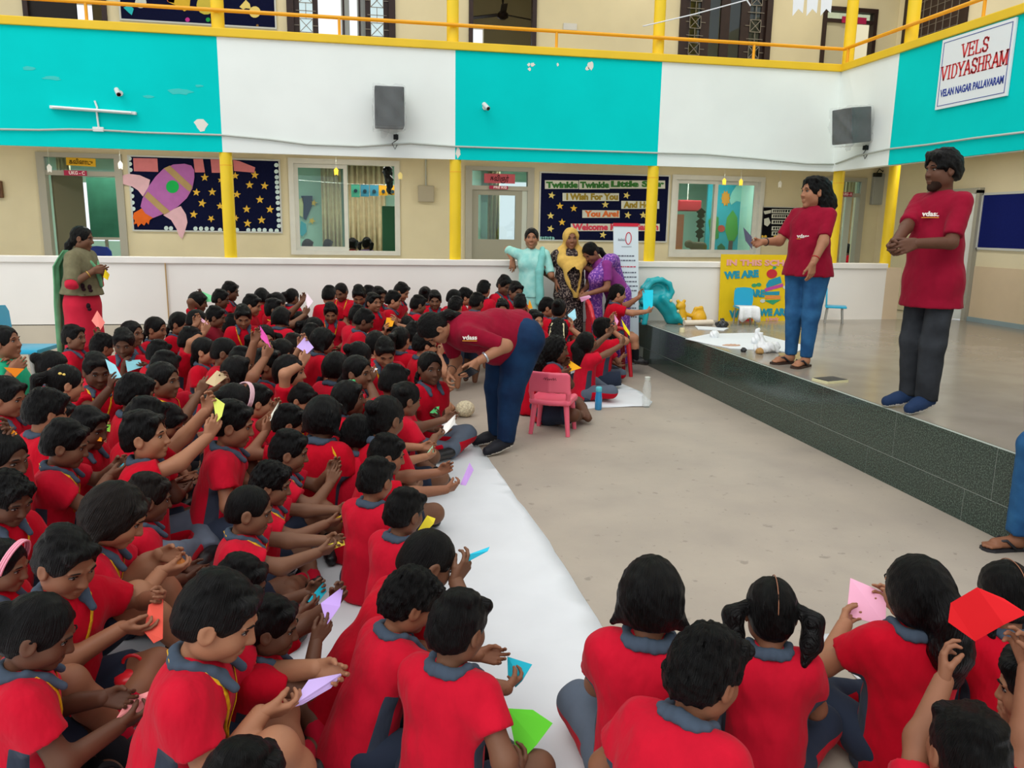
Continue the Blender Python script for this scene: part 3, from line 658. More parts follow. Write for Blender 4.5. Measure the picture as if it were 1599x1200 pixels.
def head_parts(root, J, kind, style, lod, sk, hairmat=None, beard=False, eyes=True):
    HM = J['HM']; s = J['hs']
    M4 = Matrix.Translation(J['head'])@HM.to_4x4()@Matrix.Diagonal((s, s, s, 1))
    if style:
        hr = link('hair', hair(style, lod), root); hr.matrix_local = M4
    if eyes:
        ey = EYEY[kind]
        for sx in (-1, 1):
            e = link('eye', EYE_ME, root); e.matrix_local = M4@Matrix.Translation((sx*.029, ey-.006, .003))@Matrix.Rotation(-sx*.22, 4, 'Z')
            b = link('eyebrow', BROW_ME, root); b.matrix_local = M4@Matrix.Translation((sx*.03, ey+.0095, .0235))@Matrix.Rotation(-sx*.35, 4, 'Z')
    return M4
def skin_mesh(root_name, J, kind, lod, sk, limbs, h, dims):
    """one continuous skin: torso core, arms, legs in one field; head and hands welded in at neck and wrist"""
    lo = np.min([np.array(p) for p in J['all']], 0)-.14; hi = np.max([np.array(p) for p in J['all']], 0)+.14
    f = Field(lo, hi, h)
    for a, b, ra, rb in limbs: f.cap(a, b, ra, rb, .022)
    parts = [f.mesh()]
    HM = np.array(J['HM']); hV, hQ = HEADS[kind][lod]; parts.append((hV*J['hs']@HM.T+np.array(J['head']), hQ))
    for sd, w, R, pose in J['hands']:
        V, Q = HANDS[(pose, sd, lod)]; parts.append((V*dims['hand']@np.array(R).T+np.array(w), Q))
    V, Q = join(parts)
    me = np_mesh(root_name, V, Q, [sk])
    return me
KID = dict(sh=.1, l1=.165, l2=.15, hand=.62, tor=.325, neck=.112, rt=.098, rs=.052, ru=.035, re=.031, rw=.022, rth=.06, rk=.045, ran=.029, hd=.875, kind='kid')
WOM = dict(sh=.165, l1=.275, l2=.235, hand=.93, tor=.52, neck=.135, rt=.135, rs=.064, ru=.05, re=.041, rw=.028, rth=.095, rk=.064, ran=.042, hd=1.07, kind='woman')
MAN = dict(sh=.155, l1=.29, l2=.25, hand=1.03, tor=.53, neck=.142, rt=.125, rs=.066, ru=.048, re=.042, rw=.031, rth=.078, rk=.064, ran=.044, hd=1.1, kind='man')
def V3(p): return Vector(p)
def joints(D, s, pel, lean, legs, hands, head=(0, 0, 0), twist=0, side=0):
    """local joints of a figure facing +y. hands: {1: (target, pose, palm, dir or None, hint), -1: ...}"""
    J = {'s': s, 'D': D}; pel = V3(pel)*s; J['pel'] = pel
    T = (Matrix.Rotation(-lean, 3, 'X')@Matrix.Rotation(side, 3, 'Y')); J['T'] = T
    Tt = T@Matrix.Rotation(twist, 3, 'Z'); J['Tt'] = Tt
    u = T@V3((0, 0, 1)); bend = V3((0, .045*lean*s, 0))
    t = D['tor']*s; J['waist'] = pel+u*t*.35; J['chest'] = pel+u*t*.72+bend; J['nb'] = pel+u*t+bend*1.5; J['u'] = u
    yaw, pit, rol = head
    HM = Matrix.Rotation(yaw, 3, 'Z')@Matrix.Rotation(-pit, 3, 'X')@Matrix.Rotation(rol, 3, 'Y'); J['HM'] = HM; J['hs'] = D['hd']*s
    nd = (u*.5+HM@V3((0, .12, .9))).normalized()
    J['head'] = J['nb']+nd*D['neck']*s; J['S'] = {}; J['E'] = {}; J['W'] = {}; J['hands'] = []
    for sd in (1, -1):
        S = J['nb']-u*.036*s*(D['tor']/.325)+Tt@V3((sd*D['sh']*s, 0, 0)); J['S'][sd] = S
        tg, pose, palm, hdir, hint = hands[sd]; tg = V3(tg)*s
        hl = .105*D['hand']*s
        d0 = V3(hdir).normalized() if hdir is not None else (tg-S).normalized()
        wr = tg-d0*hl; E, wr = ik(S, wr, D['l1']*s, D['l2']*s, hint)
        if hdir is None:
            d0 = ((wr-E).normalized()+d0*.6).normalized()
        J['E'][sd] = E; J['W'][sd] = wr
        J['hands'].append((sd, wr, rot_to(d0, palm), pose))
    J['L'] = {}
    for sd in (1, -1): J['L'][sd] = [V3(p)*s for p in legs[sd]]
    J['all'] = [J['pel'], J['head']]+[J[k][sd] for k in ('S', 'E', 'W') for sd in (1, -1)]+[p for sd in (1, -1) for p in J['L'][sd]]
    return J
def bounds(ps, m): a = np.array([list(p) for p in ps]); return a.min(0)-m, a.max(0)+m
def b_skin(J, g=1.0, legs=True, hip=1):
    D, s = J['D'], J['s']; L = [(J['pel'], J['chest'], D['rt']*.72*s*g, D['rt']*.7*s*g), (J['chest'], J['nb'], D['rt']*.6*s, D['rt']*.36*s)]
    for sd in (1, -1):
        a = max(g, .9)
        L += [(J['nb']-J['u']*.05*s, J['S'][sd], D['ru']*s*.75, D['ru']*s*.85), (J['S'][sd], J['S'][sd]+(J['E'][sd]-J['S'][sd])*.35, D['ru']*s*.8, D['ru']*s*.85), (J['S'][sd]+(J['E'][sd]-J['S'][sd])*.35, J['E'][sd], D['ru']*s*.85, D['re']*s*a), (J['E'][sd], J['W'][sd], D['re']*s*a, D['rw']*s)]
        h, k, an, toe = J['L'][sd]
        if legs: L += [(h, k, D['rth']*s, D['rk']*s), (k, k+(an-k)*.35, D['rk']*s*.95, D['rk']*s*.93), (k+(an-k)*.35, an, D['rk']*s*.93, D['ran']*s)]
        if legs == 'bare': L += [(an, toe, D['ran']*s*.95, D['ran']*s*.6), (an, an-(toe-an)*.25, D['ran']*s*.9, D['ran']*s*.8)]
    return L
def b_shirt(J, h, g=1.0, sleeve=.58, hem=None, loose=1.0, hemz=None, belly=0, bust=0, hips=0, rsx=1.0):
    D, s = J['D'], J['s']; rt = D['rt']*s*g*loose; D = dict(D, rs=D['rs']*rsx); T = J['T']; y = T@V3((0, 1, 0))
    sp = {sd: J['S'][sd]+(J['E'][sd]-J['S'][sd])*sleeve for sd in (1, -1)}
    pts = [J['pel']-J['u']*(hem or .02)*s, J['nb'], J['chest']]+[J['S'][sd] for sd in (1, -1)]+list(sp.values())
    lo, hi = bounds(pts, rt*1.25+.07*s); f = Field(lo, hi, h); sq = (y[0], y[1], y[2], 1.28)
    f.cap(J['pel']-J['u']*(hem or .02)*s, J['waist'], rt*1.24, rt*1.06, 0, sq=(y[0], y[1], y[2], 1.12))
    f.cap(J['waist'], J['chest'], rt*1.02, rt*1.05, .03*s, sq=sq)
    x = J['Tt']@V3((1, 0, 0))
    f.cap(J['chest']-x*.035*s, J['chest']+x*.035*s, rt*.86, rt*.86, .04*s, sq=sq)
    f.cap(J['S'][1]*.8+J['S'][-1]*.2-J['u']*.012*s, J['S'][-1]*.8+J['S'][1]*.2-J['u']*.012*s, D['rs']*s*.95, D['rs']*s*.95, .05*s)
    f.cap(J['chest'], J['nb']-J['u']*.03*s, rt*.75, D['rs']*s*.85, .05*s, sq=sq)
    if hips: f.cap(J['L'][1][0]*.92+J['L'][-1][0]*.08, J['L'][-1][0]*.92+J['L'][1][0]*.08, D['rth']*s*hips, D['rth']*s*hips, .08*s); f.cap(J['L'][1][0]*.9+J['L'][-1][0]*.1-J['u']*(hem or 0)*s, J['L'][-1][0]*.9+J['L'][1][0]*.1-J['u']*(hem or 0)*s, D['rth']*s*hips*.98, D['rth']*s*hips*.98, .08*s)
    if belly: f.ell(J['waist']+y*.03*s, (rt*1.02, rt*(.75+belly), rt*1.15), .05*s)
    if bust:
        for sd in (1, -1): f.ell(J['chest']+x*sd*.075*s+y*.055*s-J['u']*.035*s, (.075*s, .075*s, .08*s), .06*s)
    for sd in (1, -1):
        d = (J['E'][sd]-J['S'][sd]).normalized(); f.cap(J['S'][sd]-d*.0, sp[sd]+d*.02*s, D['rs']*s*1.0, D['rs']*s*(1.0 if sleeve < .7 else .85), .035*s, cut=[(sp[sd], d)])
        if sleeve > 1: f.cap(J['E'][sd], J['E'][sd]+(J['W'][sd]-J['E'][sd])*(sleeve-1), D['rs']*s*.85, D['rs']*s*.75, .03*s, cut=[(J['E'][sd]+(J['W'][sd]-J['E'][sd])*(sleeve-1-.03), (J['W'][sd]-J['E'][sd]).normalized())])
    if hemz is not None: f.plane((0, 0, hemz), (0, 0, -1))
    elif hem: f.plane(J['pel']-J['u']*hem*s, -J['u'])
    f.noise(.0028*s, 38/s, 3*s)
    return f.mesh()
def quad_c(V, Q): return V[Q].mean(1)
def b_collar(J, h, SV):
    from mathutils.bvhtree import BVHTree
    D, s = J['D'], J['s']; k = s*(D['tor']/.325)**.5; nb, T = J['nb'], J['Tt']; c = nb+J['u']*.01*s
    f = Field(np.array(c)-.11*k, np.array(c)+.11*k, h); up = []; dn = []
    for i in range(-6, 7):
        a = i*.43; up.append(c+T@V3((.043*k*math.sin(a), -.045*k*math.cos(a)-.006*k, (.02-.004*abs(i))*k))); dn.append(c+T@V3((.054*k*math.sin(a), -.054*k*math.cos(a)-.006*k, (.001-.0045*abs(i))*k)))
    tr = BVHTree.FromPolygons([tuple(v) for v in SV[0]], [tuple(q) for q in SV[1].tolist()])
    def pr(q):
        l, n, _i, _d = tr.find_nearest(q)
        if l is None: return q
        if n.dot(l-(nb-J['u']*.14*s)) < 0: n = -n
        return l+n*.003*k if (q-l).dot(n) < .003*k else q
    dn = [pr(q) for q in dn]
    for P, r in ((up, .005*k), (dn, .0055*k)):
        for p, q in zip(P[:-1], P[1:]): f.cap(p, q, r, r, .01*k)
    for i in range(len(up)-1):
        for t in (.33, .66): f.cap(up[i].lerp(dn[i], t), up[i+1].lerp(dn[i+1], t), .0052*k, .0052*k, .012*k)
    for sd, o in ((1, -1), (-1, 1)):
        L3 = [dn[i] for i in ((-1, -2, -3) if sd == 1 else (0, 1, 2))]; e = pr(L3[0]+T@V3((sd*.012*k, .028*k, -.022*k)))
        for p in L3: f.cap(p, e, .0065*k, .005*k, .014*k)
    return f.mesh()
def b_legs(J, h, kind, g=1.0):
    D, s = J['D'], J['s']; pts = [J['pel']]+[p for sd in (1, -1) for p in J['L'][sd][:3]]; lo, hi = bounds(pts, .13*s*(D['rth']/.062)**.6)
    f = Field(lo, hi, h); rth = D['rth']*s*g; ex = .012*s*(D['tor']/.325)
    f.cap(J['L'][1][0], J['L'][-1][0], rth*1.12, rth*1.12, 0); f.cap(J['pel'], J['pel']+J['u']*.03*s*(D['tor']/.325), rth*1.25, rth*1.1, .04*s)
    for sd in (1, -1):
        a, k, an, toe = J['L'][sd]; d = (k-a).normalized(); k2 = .025*s
        if kind == 'shorts': q = a+(k-a)*.74; f.cap(a, q+d*.02*s, rth*1.12+ex*.4, D['rk']*s+ex*1.5, k2, cut=[(q, d)])
        elif kind == 'skirt': q = a+(k-a)*.8; f.cap(a, q+d*.02*s, rth*1.15+ex*.5, D['rk']*s+ex*2.0, .07*s, cut=[(q, d)])
        else:
            e = (an-k).normalized(); q = an-e*.01*s
            f.cap(a, k, rth*1.06+ex*.4, D['rk']*s*g**.5+ex, k2); f.cap(k, q+e*.02*s, D['rk']*s*g**.5+ex, D['ran']*s+ex*(1.3 if kind != 'jeans' else 1.0), k2, cut=[(q, e)])
    f.noise(.0025*s, 34/s, 1.0)
    return f.mesh()
def shoe_parts(root, J, h, sd, sock, shoe, sole, sn=None, sockto=.62, lod=0):
    D, s = J['D'], J['s']; a, k, an, toe = J['L'][sd]; d = (toe-an).normalized(); r = D['ran']*s*.95
    if sock:
        lo, hi = bounds([an, an+(k-an)*sockto], .06*s*(D['ran']/.029)); f = Field(lo, hi, h); e = (k-an).normalized(); q = an+(k-an)*sockto
        f.cap(an, q+e*.01, D['ran']*s*1.14, D['rk']*s*.98*min(1, .75+sockto*.5), .01, cut=[(q, e)]); V, Q = f.mesh(); finish('sock', root, V, Q, [sock])
    b = an-d*r*.5; lo, hi = bounds([b, toe], .075*s*(D['ran']/.029)); f = Field(lo, hi, h)
    n = V3(sn) if sn is not None else V3((0, 0, -1)); n = (n-d*n.dot(d)).normalized()
    f.cap(b, an+(toe-an)*.55, r*1.25, r*1.2, 0); f.cap(an+(toe-an)*.5, toe, r*1.2, r*.95, .02)
    f.plane(an+n*r*.95+d*0, n, .004)
    V, Q = f.mesh(); mi = ((quad_c(V, Q)-np.array(an+n*r*.48))@np.array(n) > 0).astype(np.int32)
    finish('shoe', root, V, Q, [shoe, sole], mi)
def lanyard(root, J, m, VQ, drop=.19):
    from mathutils.bvhtree import BVHTree
    s = J['s']; T = J['Tt']; nb = J['nb']; tr = BVHTree.FromPolygons([tuple(v) for v in VQ[0]], [tuple(q) for q in VQ[1].tolist()]); pts = []
    ctl = [(-.058, .0, .012), (-.058, .045, -.03), (-.042, .09, -.09), (-.02, .1, -.15), (0, .1, -drop), (.02, .1, -.15), (.042, .09, -.09), (.058, .045, -.03), (.058, .0, .012), (.04, -.05, .02), (0, -.066, .022), (-.04, -.05, .02)]
    for i in range(len(ctl)):
        for t in (0, .5):
            a, b = V3(ctl[i]), V3(ctl[(i+1) % len(ctl)]); p = a.lerp(b, t); q = nb+T@(p*s)
            if p.y > .02:
                o = q+T@V3((0, .25*s, .12*s)); hit = tr.ray_cast(o, (q-T@V3((0, .12*s, .02*s))-o).normalized())
                if hit[0]: q = hit[0]+hit[1]*.0035*(1 if hit[1].dot(o-q) > 0 else -1)
            pts.append(q)
    n = len(pts); V = []; w = .0052*s
    for i, p in enumerate(pts):
        t = (pts[(i+1) % n]-pts[i-1]).normalized(); out = (p-(nb-J['u']*.1*s)); sidev = t.cross(out).normalized(); V += [p+sidev*w, p-sidev*w]
    me = MB().add(V, [(2*i, 2*i+1, (2*i+3) % (2*n), (2*i+2) % (2*n)) for i in range(n)]); o = me.build('lanyard', m, root, smooth=True); md = o.modifiers.new('t', 'SOLIDIFY'); md.thickness = .0025; md.offset = 1
    return o
GROUP = None
def root_mesh(me, loc, hd, label, cat='person'):
    o = link('person', me, None, loc, (0, 0, hd-PI/2)); tag(o, label, cat); return o
CROSS = lambda w=1.0: {1: [(.062, .0, .075), (.195*w, .185, .105), (-.03, .215, .05), (-.14, .19, .036)], -1: [(-.062, .0, .075), (-.195*w, .18, .105), (.03, .275, .05), (.14, .25, .036)]}
KNEEUP = lambda w=1.0: {1: [(.062, .0, .075), (.11*w, .25, .26), (.02, .33, .06), (.03, .46, .045)], -1: [(-.062, .0, .075), (-.17*w, .21, .16), (.03, .27, .05), (.13, .27, .036)]}
BOTHUP = lambda w=1.0: {1: [(.062, .0, .075), (.1*w, .23, .28), (.06, .36, .06), (.07, .49, .045)], -1: [(-.062, .0, .075), (-.1*w, .23, .28), (-.06, .36, .06), (-.07, .49, .045)]}
KNEEL = lambda w=1.0: {1: [(.06, 0, .29), (.075, .05, .06), (.07, -.16, .045), (.07, -.26, .04)], -1: [(-.06, 0, .29), (-.075, .05, .06), (-.07, -.16, .045), (-.07, -.26, .04)]}
STANDK = lambda w=1.0: {1: [(.06, 0, .42), (.065, .015, .23), (.065, 0, .05), (.07, .11, .03)], -1: [(-.06, 0, .42), (-.065, .015, .23), (-.065, 0, .05), (-.07, .11, .03)]}
CHAIRK = lambda w=1.0: {1: [(.06, 0, .36), (.08, .24, .37), (.08, .27, .14), (.08, .38, .12)], -1: [(-.06, 0, .36), (-.08, .24, .37), (-.08, .27, .14), (-.08, .38, .12)]}
POSES = {'sit': (CROSS, .085), 'knee': (KNEEUP, .085), 'up': (BOTHUP, .085), 'kneel': (KNEEL, .30), 'stand': (STANDK, .43), 'chair': (CHAIRK, .37)}
PAPERS = {}
def paper_mat(c): return mat('paper_'+c.lstrip('#'), c, .7, .2, var=.03, vscale=5)
def make_paper(pts3, n, c, label, fold=.35, crease=True):
    """folded sheet: 3-D corner points, creased along the line between corner 0 and corner 2 (or flat), with real thickness"""
    ctr = sum(pts3, Vector())/len(pts3); P = [p-ctr for p in pts3]; mb = MB(); t = n*.0016; m = len(P)
    if m >= 4 and crease:
        mid = (P[0]+P[m//2])/2; P2 = list(P); bump_ = n*.012
        vs = [p+(bump_ if i in (0, m//2) else V3((0, 0, 0))) for i, p in enumerate(P2)]
        k = m//2; tri = [tuple(range(0, k+1)), tuple(list(range(k, m))+[0])]
    else: vs = P; tri = [tuple(range(m))]
    allv = [v for v in vs]+[v-t for v in vs]; fs = [f for f in tri]+[tuple(reversed([i+m for i in f])) for f in tri]+[(i, i+m, (i+1) % m+m, (i+1) % m) for i in range(m)]
    mb.add(allv, fs); o = mb.build('paper', paper_mat(c), loc=ctr); tag(o, label, 'paper', 'folding papers in the children’s hands'.replace('’', "'")); return o
def closest_on_ray(px, py, P):
    d = ray(px, py).normalized(); return CAM+d*max(.5, (P-CAM).dot(d))
def kid(px, py, z, hd, pose='sit', style='short', bot='shorts', label='', paper=None, plabel='', hold='both', lean=.12, head=(0, .12, 0), tone=None, lany=False, Y=None, hands=None, near=None, sc=None, shirt=None, w=1.0, ptilt=.5, pyaw=0, extra=None, legskin=True, nocollar=False, floor=0):
    rnd = random.Random(int(px*7+py*13)); hd = math.radians(hd)
    top = aty(px, py, Y) if Y else atz(px, py, z); z = top.z
    legs, pz = POSES[pose]; D = KID
    dist = (top-CAM).length; lod = 0 if dist < 4.6 else 1; h = max(.0072, min(.0155, .002*dist+.003)); sk = SKIN[tone if tone is not None else rnd.choice((0, 0, 1, 1, 2, 2, 3, 4))]
    hd_m = Matrix.Rotation(hd-PI/2, 3, 'Z')
    # default laps
    HN = {1: ((.03, .25, .17), 'relaxed', (-.6, 0, .7), (-.45, .85, -.15), (1, -.5, -.7)), -1: ((-.03, .27, .165), 'relaxed', (.6, 0, .7), (.45, .85, -.15), (-1, -.5, -.7))}
    dz = pz-.085
    for sd in HN: t = HN[sd]; HN[sd] = ((t[0][0], t[0][1], t[0][2]+dz),)+t[1:]
    if hands:
        for sd, v in hands.items(): HN[sd] = (v[0], v[1] if len(v) > 1 else 'relaxed', v[2] if len(v) > 2 else (-sd, 0, .3), (-sd*.25, .9, .15) if v[0][2] < .42+dz else (-sd*.15, .45, .85), v[3] if len(v) > 3 else (sd, -.4, -.8))
    J1 = joints(D, 1, (0, 0, pz), lean, legs(w), HN, head); s = sc or min(1.24, max(.88, (z-floor)/(J1['head']+J1['HM']@V3((0, -.012, .118))*J1['hs']).z))
    J0 = joints(D, s, (0, 0, pz), lean, legs(w), HN, head)
    # put the crown under the pixel; the seat goes where the crown tells
    cr = J0['head']+J0['HM']@V3((0, -.012, .118))*J0['hs']
    off = hd_m@V3((cr.x, cr.y, 0)); loc = V3((top.x-off.x, top.y-off.y, floor))
    inv = hd_m.transposed(); toL = lambda P: inv@(P-loc)
    pobj = None
    if paper:
        c, out = paper; cx = sum(p[0] for p in out)/len(out); cy = sum(p[1] for p in out)/len(out)
        ref = loc+hd_m@(V3((0, .20, dz+(.40 if cy < py+60 else .27)))*s); P = closest_on_ray(cx, cy, ref)
        shc = loc+hd_m@J0['nb']; v = P-shc; mx = .42*s
        if v.length > mx: P = shc+v*(mx/v.length)
        n = (CAM-P).normalized(); n = (n+V3((0, 0, ptilt))).normalized(); n = Matrix.Rotation(pyaw+rnd.uniform(-.25, .25), 3, 'Z')@n
        pts = []
        cpx = proj(P)
        for (x, y) in out:
            d = ray(x-cx+cpx[0], y-cy+cpx[1]); pts.append(CAM+d*((P-CAM).dot(n)/d.dot(n)))
        pobj = make_paper(pts, n, c, plabel)
        lat = hd_m@V3((1, 0, 0)); ws = sorted(pts, key=lambda q: (q-P).dot(lat))
        def grip(q): return P+(q-P)*.93
        dd = {}
        if hold in ('both', 'R'): dd[1] = grip(ws[-1]) if hold == 'both' else grip(min(pts, key=lambda q: q.z))
        if hold in ('both', 'L'): dd[-1] = grip(ws[0]) if hold == 'both' else grip(min(pts, key=lambda q: q.z))
        for sd, g in dd.items():
            gl = toL(g)/s; up_ = max(0, min(1, (gl.z-.30-dz)/.22)); hdv = V3((-sd*.42, .85, -.12)).lerp(V3((-sd*.12, .45, .85)), up_) if hold == 'both' else V3((-sd*.2, .85, .1)).lerp(V3((0, .45, .85)), up_); HN[sd] = (gl, 'pinch', V3((-sd*.75, -.1, .55)).lerp(V3((-sd*.8, -.4, -.1)), up_), hdv, (sd*.8, -.55, -.75))
    J = joints(D, s, (0, 0, pz), lean, legs(w), HN, head)
    legvis = legskin and lod == 0 or pose == 'chair'
    me = skin_mesh('person', J, 'kid', lod, sk, b_skin(J, legs=legvis or dist < 7.5 or pose == 'stand'), h, {'hand': D['hand']*s})
    root = root_mesh(me, loc, hd, label); root['group'] = 'children in red polo uniform'
    shm = shirt or rnd.choice((M_RED, M_RED, M_RED2))
    V, Q = b_shirt(J, h, hemz=.012 if pose in ('sit', 'knee', 'up') else None, hem=.05, loose=1.05)
    C = (V-np.array(J['pel']))@np.array(J['T']); o = finish('shirt', root, V, Q, [two_tone(shm, M_PANEL)]); seam(o, np.minimum(np.minimum(np.abs(C[:, 0])-.08*s, .021*s+.05*(.2*s-C[:, 2])-np.abs(C[:, 1])), .205*s-C[:, 2]))
    SV = (V, Q)
    if not nocollar and not (lod == 1 and rnd.random() < .25):
        V, Q = b_collar(J, max(.005, h*.6), SV); finish('collar', root, V, Q, [M_GREYC])
    if lany: lanyard(root, J, M_LANY, SV)
    bm_ = {'shorts': M_SHORT, 'skirt': M_SHORT, 'trousers': M_TROU, 'redtrack': M_SHORT}[bot]
    V, Q = b_legs(J, h, 'trousers' if bot == 'redtrack' else bot); 
    tr_ = bot in ('trousers', 'redtrack'); o = finish(bot if bot in ('skirt', 'shorts') else 'trousers', root, V, Q, [two_tone(bm_, M_RED) if tr_ else bm_])
    if tr_: lim = .1 if bot == 'trousers' else .11; seam(o, np.minimum(np.minimum(lim*s-V[:, 2], V[:, 1]-.02*s), np.abs(V[:, 0])-.05*s))
    if lod == 0 or pose == 'chair' or dist < 6:
        red = rnd.random() < .5
        for sd in (1, -1): shoe_parts(root, J, h, sd, None if bot in ('trousers', 'redtrack') else (M_SOCKR if red else M_SOCKB), M_SHOE, M_SOLE, sn=(-sd*.6, .2, -.7) if pose == 'sit' else None, sockto=rnd.choice((.3, .55, .6)))
    M4 = head_parts(root, J, 'kid', style, lod, sk)
    if extra: extra(root, J, M4)
    return root, J, loc, hd_m
def clip_extra(c, pos=(.06, .03, .07), r=.014, nm='hair_clip'):
    def f(root, J, M4):
        o = MB().ell(pos, (r, r, r*.8), 8, 6).ell((pos[0], pos[1]-.02, pos[2]+.004), (r*.8, r*.8, r*.6), 8, 6).build(nm, mat('clip_'+c.lstrip('#'), c, .35, .5), root, smooth=True); o.matrix_local = M4
    return f
def band_extra(c, w=.011, tilt=.35):
    def f(root, J, M4):
        pts = []
        for i in range(15):
            a = -1.75+3.5*i/14; x = .088*math.sin(a); zz = .024+.099*math.cos(a); pts.append((x, .035+tilt*.06*(zz-.02)/.1, zz))
        mb = MB(); 
        for k in (-1, 0, 1): mb.tube([(p[0]*1.005, p[1]+k*w*.8, p[2]*1.005-abs(k)*.001) for p in pts], .0045, 6)
        o = mb.build('hairband', mat('band_'+c.lstrip('#'), c, .5, .3), root, smooth=True); o.matrix_local = M4
    return f
def ties_extra(c):
    def f(root, J, M4):
        mb = MB()
        for sx in (-1, 1): mb.ell((sx*.083, -.035, .02), (.019, .019, .012), 10, 6)
        o = mb.build('hair_tie', mat('tie_'+c.lstrip('#'), c, .6, .3), root, smooth=True); o.matrix_local = M4
    return f
def parting_extra():
    def f(root, J, M4):
        pts = [(0.006, -.098*math.sin(a)-.006 if a > 0 else .08*math.sin(-a)-.006, .026+.0935*math.cos(a)) for a in [(-.7+2.5*i/14) for i in range(15)]]
        o = MB().tube(pts, .0019, 5).build('parting', SKIN[1], root, smooth=True); o.matrix_local = M4
    return f
# ------------------------------------------------------------------ cloths on the floor
M_CLOTH = mat('white_floor_cloth', '#d9dde0', .8, .2, var=.03, vscale=3, bump=.35, bscale=6)
def floor_cloth(poly, z, label, seed=1, step=.12):
    P = [atz(x, y, 0) if isinstance((x, y), tuple) and abs(x) > 30 or y > 30 else Vector((x, y, 0)) for x, y in poly]
    from mathutils.geometry import delaunay_2d_cdt
    rnd = random.Random(seed); pts = [Vector((p.x, p.y)) for p in P]; n = len(pts); E_ = []; V_ = []
    for i in range(n):
        a, b = pts[i], pts[(i+1) % n]; m = max(1, int((b-a).length/step))
        for k in range(m): V_.append(a+(b-a)*(k/m)+Vector((rnd.uniform(-.006, .006), rnd.uniform(-.006, .006))))
    nb = len(V_); E_ = [(i, (i+1) % nb) for i in range(nb)]
    x0, x1 = min(p.x for p in V_), max(p.x for p in V_); y0, y1 = min(p.y for p in V_), max(p.y for p in V_)
    x = x0+step/2
    while x < x1:
        y = y0+step/2
        while y < y1: V_.append(Vector((x+rnd.uniform(-.03, .03), y+rnd.uniform(-.03, .03)))); y += step
        x += step
    vs, es, fs, *_r = delaunay_2d_cdt(V_, E_, [], 1, 1e-4)
    o = MB().add([(v.x, v.y, z+.004+.003*math.sin(v.x*7+v.y*4)+.002*math.sin(v.y*13-v.x*5)) for v in vs], fs).build('floor_cloth', M_CLOTH, smooth=True)
    md = o.modifiers.new('thickness', 'SOLIDIFY'); md.thickness = .002; md.offset = -1
    return tag(o, label, 'cloth')
a_ = [atz(*p, 0) for p in ((640, 560), (688, 640), (742, 690), (800, 770), (858, 848), (905, 925), (948, 992), (1000, 1075), (1080, 1190))]
floor_cloth([(p.x, p.y) for p in a_]+[(1.0, .9), (-4.6, .9), (-4.6, 7.9), (a_[0].x, 7.9)], .002, 'large white floor cloth under the left block of seated children')
b_ = [atz(*p, 0) for p in ((1275, 992), (1385, 986), (1470, 1000))]
floor_cloth([(b_[0].x, b_[0].y), (b_[1].x, b_[1].y), (2.9, b_[1].y-.25), (2.9, .7), (1.05, .7), (b_[0].x-.1, 1.6)], .0025, 'white floor cloth under the small group at the near right', 4)
c_ = [atz(*p, 0) for p in ((808, 642), (880, 641), (940, 637), (1013, 636), (1018, 628), (1000, 612))]
floor_cloth([(p.x, p.y) for p in c_]+[(2.55, 8.9), (1.35, 8.9)], .002, 'white floor cloth under the group beside the stage', 7)
# ------------------------------------------------------------------ small pink child chair with its back to us
M_PINK = mat('rose_pink_plastic', '#f0667e', .4, .45, var=.02)
def pink_chair():
    q = [atz(*p, 0) for p in ((827, 678), (886, 685), (898, 670), (842, 663))]
    c = (q[0]+q[1]+q[2]+q[3])/4; hd = math.atan2((q[2]-q[1]).y, (q[2]-q[1]).x)
    r = tag(empty('child_chair', (c.x, c.y, 0), hd-PI/2), 'rose pink plastic child chair with its back to the camera', 'chair')
    hs = .215
    for sx in (-1, 1):
        for sy in (-1, 1):
            MB().tube([(sx*.13, sy*.115, .255), (sx*.155, sy*.14, .0)], [.024, .017], 10).build('leg', M_PINK, r, autos=50)
    f = Field((-.24, -.24, .18), (.24, .24, .34), .01)
    for i in range(-4, 5): f.cap((i*.035, -.14, .272-.006*(4-abs(i))/4), (i*.035, .14, .268), .022, .02, .02)
    for sx in (-1, 1): f.cap((sx*.15, -.13, .285), (sx*.15, .14, .28), .022, .02, .03)
    f.cap((-.14, .15, .26), (.14, .15, .26), .022, .022, .03); finish('seat', r, *f.mesh(), [M_PINK])
    f = Field((-.24, -.26, .24), (.24, -.02, .56), .009)
    for sx in (-1, 1): f.chain([(sx*.145, -.13, .27), (sx*.152, -.155, .36), (sx*.15, -.17, .5)], [.02, .019, .017], .015)
    for k in range(9):
        z = .375+.0175*k; f.cap((-.14, -.165-.012*(k/8), z), (0, -.19-.012*(k/8), z), .014, .014, .01); f.cap((0, -.19-.012*(k/8), z), (.14, -.165-.012*(k/8), z), .014, .014, .01)
    finish('backrest', r, *f.mesh(), [M_PINK])
    mk = MB(); rnd = random.Random(2); x = -.04
    for i in range(6): mk.tube([(x, -.2185, .475), (x+.012, -.2185, .475+rnd.uniform(.006, .016)), (x+.018, -.2185, .47)], .0022, 4); x += .017
    mk.build('pen_writing', mat('black_pen_ink', '#3a1a20', .7, .1), r)['kind'] = 'stuff'
pink_chair()
